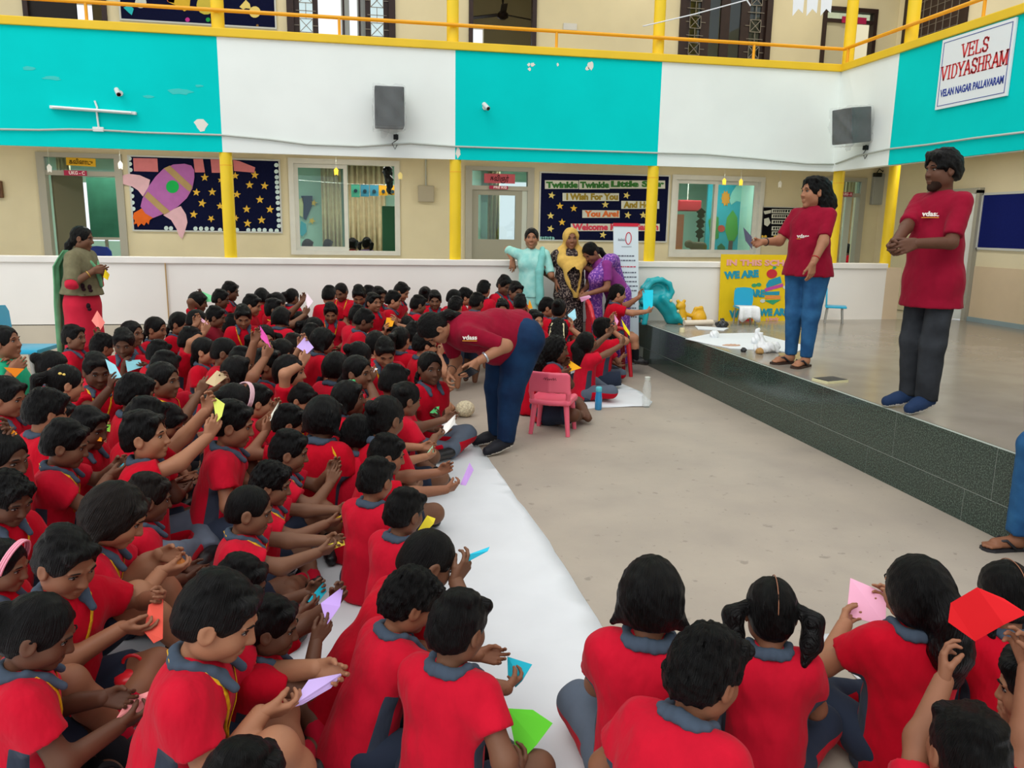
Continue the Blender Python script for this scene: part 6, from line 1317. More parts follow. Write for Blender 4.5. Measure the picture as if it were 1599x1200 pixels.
# --- man on the stage in maroon tee, charcoal jeans, navy shoes, handling something small in both hands
f0 = atz(1440, 648, ZS); f1 = atz(1412, 634, ZS)
A = man = Adult(MAN, ((f0.x+f1.x)/2+.05, (f0.y+f1.y)/2+.02, ZS), 192, .985)
hp = aty(1392, 396, 4.35)
lf = {1: [(.09, 0, .87), (.085, .02, .46), (.07, .0, .075), (.12, .15, .04)], -1: [(-.09, 0, .87), (-.085, .035, .46), (-.08, .03, .075), (-.1, .19, .04)]}
A.pose((0, 0, .90), .02, lf, {1: (A.L(hp)+V3((.02, .01, -.01)), 'pinch', (-1, 0, .2), None, (.6, -.4, -1)), -1: (A.L(hp)+V3((-.04, -.06, 0)), 'relaxed', (.9, 0, -.3), None, (-.5, -.8, -1))}, head=(-.28, .03, 0))
A.body('standing person in maroon logo tee and charcoal jeans on stage, hands held together', SKIN[3], .011, g=.95)
SHV = b_shirt(A.J, .011, .92, .84, hem=.2, loose=1.36, hips=1.36, belly=.08); A.add('shirt', SHV, M_MAROON); neck_ring(A, M_MAROON)
A.add('trousers', b_legs(A.J, .012, 'trousers', .9), M_BJEANS)
for sd in (1, -1): shoe_parts(A.root, A.J, .009, sd, None, M_NAVYSH, M_SOLEW)
head_parts(A.root, A.J, 'man', 'man', 0, None)
M_BEARD = mat('stubble', '#2c1d15', .8, .2)
def beard(A):
    f = Field((-.09, -.02, -.15), (.09, .12, .02), .005); f.ell((0, .023, -.05), (.0605, .0565, .0655), 0); f.ell((0, .06, -.1), (.024, .022, .02), .025); f.ell((0, .085, -.01), (.055, .05, .05), .012, sub=True); f.plane((0, .03, -.03), (0, .35, .94), .01)
    f.plane((0, .0, 0), (0, -1, -.1), .01); V, Q = f.mesh(); o = finish('beard', A.root, V, Q, [M_BEARD]); o.matrix_local = Matrix.Translation(A.J['head'])@A.J['HM'].to_4x4()@Matrix.Diagonal((A.J['hs'],)*3+(1,))
beard(A)
logo(A, SHV, 1452, 335, .1)
# --- woman on the stage in maroon tee and blue jeans, right arm stretched out with a folded dark sheet
f0 = atz(1258, 574, ZS); f1 = atz(1222, 568, ZS)
A = Adult(dict(WOM, rk=.056, ran=.033, hd=1.19, neck=.14), ((f0.x+f1.x)/2+.07, (f0.y+f1.y)/2+.03, ZS), 206, .952)
lf = {1: [(.095, 0, .88), (.09, .02, .47), (.1, -.0, .075), (.13, .14, .035)], -1: [(-.095, 0, .88), (-.085, .02, .47), (-.08, .03, .075), (-.1, .18, .035)]}
A.pose((0, 0, .90), .0, lf, {1: (A.px(1176, 388, 6.4), 'pinch', (-.8, 0, .6), None, (.3, -.2, -1)), -1: (A.px(1266, 432, 6.0), 'relaxed', (.9, -.2, 0), (0, .1, -1), (-.4, -.9, 0))}, head=(-.42, -.02, 0))
A.body('standing person in maroon logo tee and blue jeans on stage, one arm stretched out', SKIN[0], .011, g=1.08)
SHV = b_shirt(A.J, .011, 1.14, .8, hem=.08, loose=1.08, bust=1, belly=.1, hips=1.36); A.add('shirt', SHV, M_MAROON); neck_ring(A, M_MAROON)
A.add('jeans', b_legs(A.J, .011, 'jeans', 1.13), M_JEANS)
def sandals(A, sd, m, strap):
    a, k, an, toe = A.J['L'][sd]; d = (toe-an).normalized(); d.z = 0; d.normalize(); w = V3((-d.y, d.x, 0)); c = (an+toe)/2+d*.015; c.z = 0
    MB().prism([(-.13, -.03), (-.12, -.042), (.0, -.045), (.09, -.05), (.125, -.03), (.13, 0), (.125, .03), (.09, .05), (0, .045), (-.12, .042), (-.13, .03)], lambda u, v, q: c+d*u+w*v+V3((0, 0, q)), .018).build('sandal_sole', m, A.root)
    mb = MB()
    for sg in (1, -1): mb.tube([c+d*.075+V3((0, 0, .05)), c+d*.02+w*sg*.03+V3((0, 0, .062)), c-d*.03+w*sg*.047+V3((0, 0, .02))], .009, 6)
    mb.build('sandal_strap', strap, A.root, smooth=True)
    f = Field(*bounds([an, c+d*.12], .08), .008); f.cap(an, c-d*.07+V3((0, 0, .045)), .036, .036, 0); f.cap(c-d*.08+V3((0, 0, .045)), c+d*.06+V3((0, 0, .035)), .034, .033, .03)
    for i in range(5): f.cap(c+d*.05+w*(.026-.013*i)+V3((0, 0, .03)), c+d*(.12-.006*abs(i-1)*1.6)+w*(.028-.014*i)*1.1+V3((0, 0, .026)), .012, .0095 if i else .012, .006)
    f.plane((0, 0, .019), (0, 0, -1)); V, Q = f.mesh(); finish('foot', A.root, V, Q, [A.sk])
A.sk = SKIN[0]; M_SANDAL = mat('brown_sandal', '#3a2a22', .6, .3); M_STRAP = mat('dark_strap', '#25252a', .5, .4)
for sd in (1, -1): sandals(A, sd, M_SANDAL, M_STRAP)
head_parts(A.root, A.J, 'woman', 'womanlong', 0, None); bracelet(A, 1, M_BLKB, .2, .032, 'bracelet', .006); bracelet(A, -1, M_THREAD, .2, .033, 'bracelet', .005)
logo(A, SHV, 1252, 366, .1)
stw = A
pp = [aty(x, y, 6.36) for x, y in ((1160, 355), (1174, 370), (1174, 390), (1164, 376))]
make_paper(pp, V3((-.2, -1, .1)).normalized(), '#5d5d72', 'dark grey folded sheet in the outstretched hand of the person on stage')
# --- volunteer bending over the seated children
f0 = atz(805, 708, 0); f1 = atz(752, 694, 0); mid = (f0+f1)/2
A = Adult(dict(WOM, tor=.47), (mid.x+.04, mid.y, 0), 204, 1.0)
hipc = A.px(812, 505, 5.7)
lf = {1: [(.1, hipc.y, .845), (.1, hipc.y*.35+.03, .46), (.12, -.02, .075), (.15, .15, .04)], -1: [(-.1, hipc.y, .845), (-.1, hipc.y*.35+.04, .46), (-.1, .05, .075), (-.12, .22, .04)]}
hl = A.px(752, 586, 5.28); hr = A.px(704, 606, 5.52)
A.pose((0, hipc.y, .86), 1.42, lf, {1: (hr, 'pinch', (-.6, 0, -.3), None, (.5, -.6, -.2)), -1: (hl, 'relaxed', (.9, .3, .1), None, (-.4, -.8, -.1))}, head=(.0, 1.28, 0))
A.body('volunteer person in maroon tee and navy jeans bending over the seated row with a phone', SKIN[0], .011, g=1.1)
SHV = b_shirt(A.J, .011, 1.2, .85, hem=.03, loose=1.12, belly=.15); A.add('shirt', SHV, M_MAROON); neck_ring(A, M_MAROON)
A.add('jeans', b_legs(A.J, .012, 'trousers', 1.5), M_DJEANS)
for sd in (1, -1): shoe_parts(A.root, A.J, .009, sd, None, M_BLKSH, M_SOLEW)
head_parts(A.root, A.J, 'woman', 'lowpony', 0, None); bracelet(A, 1, M_BLKB, .25, .032, 'bracelet', .005)
W_ = A.J['W'][-1]; bracelet(A, -1, mat('watch_steel', '#b9bcc0', .3, .6, metal=.7), .22, .033, 'wrist_watch', .009)
bend = A; logo(A, SHV, 735, 528, .1)
ph = tag(MB().box((-.036, -.006, -.075), (.036, .006, .075), .006).build('phone', mat('black_glass_phone', '#101014', .15, .6), loc=aty(731, 583, 5.27), rot=(1.0, .5, .3)), 'black phone in the hand of the bending volunteer', 'phone')
# --- teacher at far left: red kurta, olive net dupatta
A = Adult(WOM, (aty(131, 500, 8.25).x, 8.25, 0), -8, .955)
A.pose((0, 0, .9), .05, STAND, {1: (A.px(160, 432, 8.05), 'pinch', (-1, 0, .2), None, (.8, -.6, -1)), -1: (A.px(167, 434, 8.2), 'pinch', (1, 0, .2), None, (-.8, -.6, -1))}, head=(.12, .12, 0))
A.body('standing person in a red kurta and olive dupatta by the parapet, folding yellow paper', SKIN[2], .014, 0, 1.1)
M_REDK = cloth('coral_red_kurta', '#c9283f'); M_OLIVE = cloth('olive_net_dupatta', '#757055', var=.12, vscale=20); M_GREEN = cloth('leaf_green_border', '#6aa87c', var=.15)
A.add('kurta', b_shirt(A.J, .014, 1.0, 1.12, hem=.02, loose=1.0, bust=1, belly=.08), M_REDK)
A.add('kurta_skirt', b_dress(A.J, .014, .42, .215, .185), M_REDK)
A.add('trousers', b_legs(A.J, .016, 'trousers', 1.0), cloth('dark_maroon_churidar', '#5b1a2a'))
V, Q = b_shirt(A.J, .014, 1.16, .95, hem=-.1, loose=1.16, bust=1, rsx=1.22); A.add('dupatta', (V, Q), M_OLIVE)
J = A.J; f = Field(*bounds([J['nb'], J['pel']+V3((0, -.15, -.5))], .3), .016)
vs = []; zs = [J['nb'].z+.01, J['nb'].z-.06, J['chest'].z, J['waist'].z, J['pel'].z, J['pel'].z-.3, .36]; ys = [-.075, -.13, -.165, -.17, -.185, -.195, -.2]
for z, y in zip(zs, ys):
    for i in range(13): u = i/12; vs.append(((u-.5)*(.24 if z < J['nb'].z-.1 else .18), y-.018*math.sin(u*19+z*2)-.05*(1-abs(2*u-1))*0, z))
o = MB().add(vs, [(r*13+i, r*13+i+1, (r+1)*13+i+1, (r+1)*13+i) for r in range(6) for i in range(12)]).build('dupatta_fall', M_GREEN, A.root, smooth=True); md = o.modifiers.new('t', 'SOLIDIFY'); md.thickness = .012
f.chain([J['nb']+V3((.075, .02, .0)), J['nb']+V3((.06, .1, -.1)), J['chest']+V3((.02, .16, -.03)), J['waist']+V3((-.03, .17, 0))], [.025, .027, .025, .02], .02); f.chain([J['nb']+V3((-.075, .02, .0)), J['nb']+V3((-.06, .1, -.1)), J['chest']+V3((-.02, .16, -.03))], [.025, .027, .025], .02)
A.add('dupatta_border', f.mesh(), M_GREEN)
mt = MB()
for x, y in ((138, 478), (129, 447), (140, 449)):
    p = A.px(x, y, 8.06)*A.s; mt.ell(p, (.02, .02, .028), 8, 6).ell(p+V3((.015, .015, -.03)), (.02, .02, .016), 8, 6)
mt.build('motif', mat('black_motif', '#2a161c', .8, .1), A.root, smooth=True)['kind'] = 'stuff'
shs = [shoe_parts(A.root, A.J, .012, sd, None, M_SANDAL, M_SOLE) for sd in (1, -1)]
head_parts(A.root, A.J, 'woman', 'lowpony', 0, None); bracelet(A, 1, M_GOLD, .2, .034, 'bangle', .005)
pp = [aty(x, y, 8.0) for x, y in ((165, 421), (171, 429), (169, 438), (161, 433))]
make_paper(pp, V3((-.1, -1, .1)).normalized(), '#e8c81c', 'small yellow folded paper held by the person in olive dupatta')
# --- teacher in pale turquoise kurta, hand on hip
A = Adult(WOM, (aty(828, 480, 9.3).x, 9.3, 0), -98, .985)
A.pose((0, 0, .9), -.02, STAND, {1: (A.px(800, 418, 9.36), 'relaxed', (.3, -.9, 0), (0, .3, -1), (.55, -.8, -.2)), -1: (A.px(839, 412, 9.2), 'fist', (.4, -.6, -.4), None, (-1, -.5, .1))}, head=(-.1, .0, 0))
A.body('standing person in a pale turquoise kurta with one hand on the hip by the parapet', SKIN[0], .014, 1, .9, False)
M_TURQ = mat('pale_turquoise_cotton', '#8fd0c8', .8, .2, col2='#a9dcd2', vscale=14, bump=.2, bscale=20)
A.add('kurta', b_shirt(A.J, .014, .95, .9, hem=.05, loose=1.04, bust=1), M_TURQ); A.add('kurta_skirt', b_dress(A.J, .015, .18, .22, .15, 1.2), M_TURQ)
J = A.J; f = Field(*bounds([J['nb'], J['pel']], .25), .014); f.chain([J['S'][-1]+V3((.03, -.02, .06)), J['S'][-1]+V3((.04, .1, -.02)), J['chest']+V3((-.09, .15, -.1)), J['pel']+V3((-.1, .17, -.1))], [.035, .04, .045, .05], .03); A.add('dupatta', f.mesh(), cloth('turquoise_dupatta', '#7cc4bd', var=.12))
for sd in (1, -1): shoe_parts(A.root, A.J, .014, sd, None, M_SANDAL, M_SOLE)
head_parts(A.root, A.J, 'woman', 'lowpony', 1, None)
# --- teacher with mustard headscarf
A = Adult(WOM, (aty(888, 480, 9.25).x, 9.25, 0), -92, .985)
A.pose((0, 0, .9), 0, STAND, {1: (A.px(868, 452, 9.2), 'relaxed', (-.6, 0, 0), (0, .1, -1), (.6, -.8, 0)), -1: (A.px(905, 424, 9.1), 'relaxed', (.6, -.5, -.2), None, (-1, -.5, .1))}, head=(-.05, .03, 0))
A.body('standing person in a mustard headscarf and dark printed gown by the parapet', SKIN[1], .014, 1, 1.08, False)
M_GOWN = mat('dark_printed_gown', '#2b2426', .85, .1, col2='#8a7a70', vscale=48, lo=.5, hi=.62, detail=2); M_MUST = cloth('mustard_scarf', '#d2ab58', var=.12)
A.add('gown', b_shirt(A.J, .014, 1.12, .9, hem=.05, loose=1.06, bust=1, belly=.1), M_GOWN); A.add('gown_skirt', b_dress(A.J, .015, .06, .2, .17, 1.2), M_GOWN)
J = A.J; H = J['head']; f = Field(*bounds([H, J['waist'], J['S'][1], J['S'][-1]], .22), .013); k = A.J['hs']
f.ell(H+V3((0, -.012, .02))*k, (.092*k, .108*k, .108*k), 0); f.ell(H+V3((0, .11, -.03))*k, (.062*k, .09*k, .1*k), .012, sub=True)
f.chain([H+V3((-.06, -.03, -.08)), J['nb']+V3((-.1, .0, -.02)), J['chest']+V3((-.12, .12, .02)), J['waist']+V3((-.02, .18, .06))], [.04, .055, .055, .05], .04)
f.chain([H+V3((.06, -.03, -.08)), J['nb']+V3((.1, .0, -.02)), J['chest']+V3((.12, .12, .02)), J['waist']+V3((.02, .19, .05))], [.04, .055, .055, .05], .04)
f.chain([J['waist']+V3((0, .185, .06)), J['waist']+V3((-.03, .2, -.08)), J['waist']+V3((-.04, .19, -.2))], [.06, .05, .035], .03)
f.ell(J['chest']+V3((0, .13, -.02)), (.1, .05, .1), .05); f.ell(J['waist']+V3((0, .16, .06)), (.07, .04, .08), .05); f.ell(J['waist']+V3((0, .195, .0)), (.075, .035, .13), .04); f.ell(J['chest']*.35+J['waist']*.65+V3((0, .175, 0)), (.1, .05, .13), .05); f.noise(.005, 40, 2); A.add('headscarf', f.mesh(), M_MUST); head_parts(A.root, A.J, 'woman', None, 1, None)
for sd in (1, -1): shoe_parts(A.root, A.J, .014, sd, None, M_SANDAL, M_SOLE)
# --- teacher in purple sari leaning over
A = Adult(WOM, (aty(962, 480, 9.22).x, 9.22, 0), 198, .985)
A.pose((0, -.03, .88), .62, STAND, {1: (A.px(905, 466, 9.05), 'relaxed', (-.5, 0, -.5), None, (.5, -.6, -.4)), -1: (A.px(912, 470, 8.95), 'pinch', (.5, 0, -.3), None, (-.4, -.7, -.3))}, head=(.1, .75, 0))
A.body('person in a purple patterned sari leaning forward beside the red plastic chair', SKIN[1], .014, 1, .95, False)
M_SARI = mat('purple_sari_print', '#6c3a9a', .7, .25, col2='#b87cc6', vscale=42, lo=.5, hi=.6, detail=2); M_BLOUSE = cloth('violet_blouse', '#8d3a86')
A.add('blouse', b_shirt(A.J, .014, 1.0, .7, hem=.02, loose=1.05, bust=1), M_BLOUSE); A.add('sari_skirt', b_dress(A.J, .015, .05, .19, .16, 1.2), M_SARI)
J = A.J; f = Field(*bounds([J['nb'], J['pel'], J['S'][1], J['S'][-1], V3((0, .1, .3))], .25), .014)
f.chain([J['pel']+V3((.12, -.1, .1)), J['chest']+V3((.05, -.16, .1)), J['S'][-1]+V3((.04, -.06, .05)), J['chest']+V3((-.1, .16, -.08)), J['waist']+V3((.02, .22, -.12)), V3((0, .26, .45))], [.08, .085, .07, .085, .075, .07], .05); A.add('sari_drape', f.mesh(), M_SARI)
for sd in (1, -1): shoe_parts(A.root, A.J, .014, sd, None, M_SANDAL, M_SOLE)
head_parts(A.root, A.J, 'woman', 'lowpony', 1, None)
pp = [aty(x, y, 8.88) for x, y in ((905, 466), (920, 461), (923, 466), (908, 472))]
make_paper(pp, V3((0, -.6, .8)).normalized(), '#efb2d6', 'pale pink folded sheet handled by the person in purple sari')
# --- helper in green top sitting at the left edge
p0 = aty(8, 511, 6.1)
A = Adult(WOM, (p0.x-.05, 6.1, 0), 0, 1.0)
SIT_A = {1: [(.1, .0, .12), (.3, .3, .17), (-.05, .36, .08), (-.22, .32, .06)], -1: [(-.1, .0, .12), (-.3, .3, .17), (.05, .46, .08), (.22, .42, .06)]}
A.pose((0, 0, .14), .06, SIT_A, {1: (A.px(36, 580, 5.85), 'pinch', (-1, 0, .2), None, (.8, -.4, -.8)), -1: (A.px(8, 582, 6.0), 'pinch', (1, 0, .2), None, (-.8, -.4, -.8))}, head=(-.15, -.12, 0))
A.body('seated person in an emerald green top at the left edge, holding orange paper', SKIN[1], .014, 0, 1.05)
M_EMER = cloth('emerald_cotton', '#1fae80'); A.add('kurta', b_shirt(A.J, .014, 1.1, .85, hem=.03, loose=1.08, bust=1), M_EMER); A.add('trousers', b_legs(A.J, .016, 'trousers', 1.05), cloth('mustard_cotton', '#c0a63c'))
head_parts(A.root, A.J, 'woman', 'lowpony', 0, None)
for sd in (1, -1): shoe_parts(A.root, A.J, .014, sd, None, M_SANDAL, M_SOLE)
pp = [aty(x, y, 5.85) for x, y in ((6, 574), (38, 576), (24, 590))]
make_paper(pp, V3((.1, -.8, .5)).normalized(), '#f08c1e', 'orange folded paper held by the person in green at the left edge', crease=False)
# --- person sitting on the stage edge at the right border, only shin and sandal in the picture
ft = atz(1578, 858, 0); A = Adult(MAN, (XS+.5, ft.y-.2, ZS), 172, 1.0)
g0 = A.L(ft); kn = A.px(1618, 696, ft.y-.04)
SE = {1: [(.1, 0, .11), tuple(kn), (g0.x, g0.y-.04, g0.z+.085), (g0.x-.01, g0.y+.12, g0.z+.045)], -1: [(-.1, 0, .11), (-.14, kn.y-.02, .1), (-.16, g0.y-.12, g0.z+.085), (-.17, g0.y+.04, g0.z+.045)]}
A.pose((0, 0, .13), -.05, SE, {1: ((.12, .3, .22), 'relaxed', (0, 0, -1), None, (1, -.3, -.5)), -1: ((-.12, .3, .22), 'relaxed', (0, 0, -1), None, (-1, -.3, -.5))})
A.body('person in blue jeans and black sandals sitting on the stage at the right border', SKIN[1], .012)
SHV = b_shirt(A.J, .014, .95, .8, hem=.05, loose=1.12); A.add('shirt', SHV, M_MAROON); A.add('jeans', b_legs(A.J, .011, 'trousers', 1.0), M_JEANS); A.sk = SKIN[1]
head_parts(A.root, A.J, 'man', 'man', 1, None)
def floor_sandal(A, sd):
    a, k, an, toe = A.J['L'][sd]; gz = -ZS; d = (toe-an); d.z = 0; d.normalize(); w = V3((-d.y, d.x, 0)); c = an+d*.075; c.z = gz
    MB().prism([(-.13, -.03), (-.12, -.04), (0, -.042), (.09, -.048), (.125, -.03), (.133, 0), (.125, .03), (.09, .048), (0, .042), (-.12, .04), (-.13, .03)], lambda u, v, q: c+d*u+w*v+V3((0, 0, q)), .016).build('sandal_sole', M_STRAP, A.root)
    mb = MB()
    for sg in (1, -1): mb.tube([c+d*.075+V3((0, 0, .045)), c+d*.02+w*sg*.03+V3((0, 0, .062)), c-d*.03+w*sg*.045+V3((0, 0, .016))], .008, 6)
    mb.build('sandal_strap', M_STRAP, A.root, smooth=True)
    f = Field(*bounds([an, c+d*.13], .08), .007); f.cap(an, c-d*.07+V3((0, 0, .05)), .038, .036, 0); f.cap(c-d*.08+V3((0, 0, .045)), c+d*.06+V3((0, 0, .035)), .034, .032, .03)
    for i in range(5): f.cap(c+d*.05+w*(.026-.013*i)+V3((0, 0, .03)), c+d*(.125-.006*abs(i-2)*1.6)+w*(.028-.014*i)*1.1+V3((0, 0, .026)), .0115, .0095, .006)
    f.plane((0, 0, gz+.017), (0, 0, -1)); V, Q = f.mesh(); finish('foot', A.root, V, Q, [A.sk])
for sd in (1, -1): floor_sandal(A, sd)
# ------------------------------------------------------------------ the seated children, each one at its own place
def ycap(py): return float(np.interp(py, [430, 440, 460, 480, 500, 512], [8.95, 8.75, 8.4, 8.05, 7.72, 7.45]))
NK = [0]
CROWD = []
def K(px, py, hd, label, style='short', bot='shorts', **kw):
    z0 = float(np.interp(py, [512, 560, 680, 760], [.73, .79, .79, .71])); P = atz(px, py, z0); NK[0] += 1
    hw = kw.pop('hw', None); fx = hw is not None
    if hw:
        eff = {'b': .168, 'p': .222, 't': .207}[kw.pop('ht', 't')]; best = None
        for i in range(60):
            z = .52+.006*i; Q = atz(px, py, z); d = (Q-CAM).dot(FW); w_ = eff*float(np.interp((Q-CAM).length, [2.3, 3.6], [.875, .96]))*z/.655*F_PX/d
            if best is None or abs(w_-hw) < best[0]: best = (abs(w_-hw), z)
        P = atz(px, py, best[1])
    kw.setdefault('lean', .16); kw.setdefault('head', (0, .22, 0))
    if 'Y' in kw: P = aty(px, py, kw['Y'])
    elif py < 512 and P.y > ycap(py): P = aty(px, py, ycap(py))
    CROWD.append([px, py, hd, label, style, bot, kw, P, P.copy(), fx])
def build_crowd():
    """spread the rows a little along each line of sight so that neighbours do not sit inside one another, then build"""
    n = len(CROWD); fixed = [a.co.xy if False else a for a in ADULT_SPOTS]
    def lim(P, P0, px, py, fx):
        d = ray(px, py); t0 = (P0-CAM).dot(d)/d.dot(d); t = (P-CAM).dot(d)/d.dot(d)
        t = min(max(t, t0*(.97 if fx else .9)), t0*(1.03 if fx else 1.1)); Q = CAM+d*t
        if P0.z < .8 and not fx: zc = min(max(Q.z, .66), .85); Q = CAM+d*((zc-CAM_H)/d.z)
        if Q.y > 9.15: Q = CAM+d*(9.15/d.y)
        return Q
    for it in range(90):
        for i in range(n):
            A = CROWD[i]
            for j in range(i+1, n):
                B = CROWD[j]; v = B[7]-A[7]; v.z = 0; L = v.length
                if L > .385 or L < 1e-6: continue
                push = (.385-L)*.25; vn = v/L
                for X, sg in ((A, -1), (B, 1)):
                    if X[6].get('pose') == 'chair': continue
                    d = ray(X[0], X[1]); dh = Vector((d.x, d.y, 0)).normalized(); c = vn.dot(dh)
                    if abs(c) < .25: c = math.copysign(.25, c)
                    X[7] = lim(X[7]+d*(sg*push*c/dh.length), X[8], X[0], X[1], X[9])
            for q in fixed:
                v = A[7]-Vector((q[0], q[1], A[7].z)); L = v.length
                if L < q[2] and A[6].get('pose') != 'chair':
                    d = ray(A[0], A[1]); c = v.normalized().dot(Vector((d.x, d.y, 0)).normalized()); A[7] = lim(A[7]+d*((q[2]-L)*.4*math.copysign(max(.3, abs(c)), c)), A[8], A[0], A[1], A[9])
    for px, py, hd, label, style, bot, kw, P, P0, _fx in CROWD:
        kw = dict(kw); kw['Y'] = P.y; z = P.z
        if 'pose' not in kw: kw['pose'] = 'sit' if z < .86 else ('kneel' if z < .95 else 'stand')
        kid(px, py, z, hd, style=style, bot=bot, label=label, **kw)
ADULT_SPOTS = [(bend.loc.x, bend.loc.y, .42), (1.56, 5.95, .4)]
def PP(c, *v): return (c, list(v))
UPH = lambda sd, x=.08, y=.3, z=.5: {sd: ((sd*x, y, z), 'relaxed', (-sd, .2, .2), (sd, -.3, -.7))}
# --- back row by the parapet
K(361, 440, -5, 'standing person in red polo at back left, hands reaching forward right', lean=.2, hands={1: ((.05, .3, .62), 'pinch'), -1: ((-.05, .3, .62), 'pinch')})
K(346, 452, 0, 'person in red polo just in front of the back left standing one, looking right')
K(409, 449, 70, 'person in red polo seen from behind at the back, right of the green paper', 'bob', 'skirt')
K(434, 456, 40, 'person at the back behind the raised white paper, hair in a bun', 'bun', 'skirt')
K(457, 450, 50, 'person in red polo at the back just left of the raised white paper', 'pony', 'skirt')
K(514, 446, 75, 'standing person in red polo, back turned, right of the raised white paper')
K(530, 442, -115, 'standing person in red polo and yellow lanyard facing the crowd at the back', 'crop', lany=True, head=(0, .4, 0))
K(560, 448, -95, 'person in red polo looking down, right of the lanyard wearer at the back', head=(0, .6, 0))
K(578, 446, 10, 'person in red polo at the back, half hidden by a taller neighbour', Y=8.95)
K(593, 448, -50, 'person in red polo at the back peeking out right of the hidden one')
K(631, 442, -25, 'standing person in red polo with grey collar looking down, tallest of the back centre', head=(0, .4, 0))
K(616, 454, -5, 'person in red polo facing right in front of the tallest back centre one')
K(664, 447, 80, 'person in red polo with hair bun seen from behind in the back row', 'bun', 'skirt')
K(679, 454, -95, 'person in red polo facing the camera in the back row, right of the bun')
K(655, 461, 15, 'person in pinkish red polo, back to camera, below the bun in the back row')
K(711, 451, 20, 'person at the back above the bending volunteer, leftmost head there', 'crop')
K(728, 450, 0, 'person at the back above the bending volunteer, second head there', 'curly')
K(746, 457, 40, 'person at the back above the bending volunteer, low head beside the standing one')
K(712, 463, 60, 'person in the shade just behind the bending volunteer’s head'.replace('’', "'"), 'curly')
K(756, 438, 60, 'standing person in red polo with back turned, above the volunteer’s shoulder'.replace('’', "'"))
K(791, 431, -60, 'standing person in red and white polo looking down beside the turquoise kurta', head=(0, .4, 0), lany=True)
K(807, 440, -70, 'person peeking between the standing child and the turquoise kurta')
K(785, 467, -100, 'person half hidden behind the volunteer’s hip, below the red and white polo'.replace('’', "'"), Y=7.7)
K(812, 459, 80, 'person seen from behind in front of the turquoise kurta with orange paper', paper=PP('#f0a020', (827, 468), (832, 482), (823, 483)), plabel='orange paper point in front of the turquoise kurta', hold='R', Y=8.2)
# --- second rows, left of centre
K(311, 455, 0, 'person holding up a mint green paper at the left of the back rows', 'bob', 'skirt', paper=PP('#7fdc9a', (313, 455), (331, 462), (332, 472), (317, 472)), plabel='mint green paper held up against the parapet')
K(281, 476, -15, 'person in red polo at the left end of the back rows, long braid', 'braid', 'skirt', Y=8.2)
K(395, 460, -10, 'person in red polo facing right, between two heads in the second row', Y=8.3)
K(425, 466, -5, 'person in red polo raising a white paper with both arms in the second row', paper=PP('#f3dfe8', (479, 458), (489, 471), (481, 483), (477, 469)), plabel='white paper held high in the second row', lean=.05, head=(0, -.1, 0), lany=True)
K(379, 478, -80, 'person in red polo and lanyard facing the camera, looking down, below the green paper', lany=True, head=(0, .45, 0), Y=7.9)
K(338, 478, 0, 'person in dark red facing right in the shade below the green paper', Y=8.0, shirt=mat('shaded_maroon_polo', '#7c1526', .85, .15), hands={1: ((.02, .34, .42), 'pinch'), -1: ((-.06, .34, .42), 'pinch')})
K(309, 482, 20, 'person with cropped hair facing away, just right of the braid at the back', 'crop', Y=7.85)
K(300, 500, 0, 'person in red polo holding a small pink paper by the left back rows', paper=PP('#f2b9cf', (311, 495), (324, 504), (325, 508), (315, 503)), plabel='small pale pink paper at the left back rows')
K(413, 496, -70, 'person behind the magenta paper facing the camera', 'pigtails', 'skirt', extra=ties_extra('#202020'))
K(366, 481, 40, 'dark haired head between the lanyard wearer and the green paper', Y=8.25)
K(440, 478, 60, 'person with back turned under the raised white paper, left one', 'bob', 'skirt', Y=7.95)
K(470, 476, 40, 'person with back turned under the raised white paper, right one', 'bun', 'skirt', Y=8.1)
K(492, 481, -20, 'person facing right beside the raised white paper, hair tied back', 'pony', 'skirt', Y=7.95)
K(516, 474, -90, 'person in orange edged polo facing the camera, left of centre back', lany=True, Y=8.0, head=(0, .4, 0))
K(560, 476, 45, 'person seen from behind left of the big faced child in the centre back', Y=8.0)
K(582, 457, -50, 'person in red polo gazing right past the crowd, chin up, centre back', head=(0, .0, 0), Y=8.2)
K(574, 483, 0, 'person in red polo facing right and looking down, centre back, slate collar', Y=7.75, head=(0, .4, 0))
K(637, 480, -90, 'person facing the camera with bowed head, right of the orange sheet', head=(0, .55, 0), Y=7.9)
K(610, 486, -95, 'person hidden behind a bright orange sheet held at the chest', head=(0, .4, 0), Y=7.8, paper=PP('#f0a41a', (604, 497), (617, 497), (613, 511), (601, 511)), plabel='bright orange sheet held at chest height, centre back')
K(587, 504, 70, 'person with braided hair seen from behind below the orange sheet', 'braids', 'skirt')
K(626, 507, 60, 'person with long tied hair seen from behind, right of the orange sheet', 'pony', 'skirt')
K(650, 500, 40, 'person with curly hair seen from behind by the volunteer’s face'.replace('’', "'"), 'curly')
K(667, 513, 10, 'person with thick hair facing right just under the volunteer’s face'.replace('’', "'"), 'curly', paper=PP('#f0cfa0', (684, 539), (696, 537), (693, 543)), plabel='small cream paper under the face of the bending volunteer', hold='R')
K(506, 509, 20, 'person with smooth bob seen from behind above the lilac paper', 'bob', 'skirt')
K(486, 505, 70, 'dark head left of the smooth bob in the centre rows')
K(563, 531, 30, 'person with hair clips seen from behind below the centre rows', 'bun', 'skirt', extra=clip_extra('#c23a4a', (-.05, -.05, .07)))
K(603, 524, -80, 'person in lanyard bowing the head over the lap in the centre', lany=True, head=(0, .6, 0), lean=.25)
K(527, 548, 50, 'person with bobbed hair seen from behind, right of the lilac paper', 'bob', 'skirt')
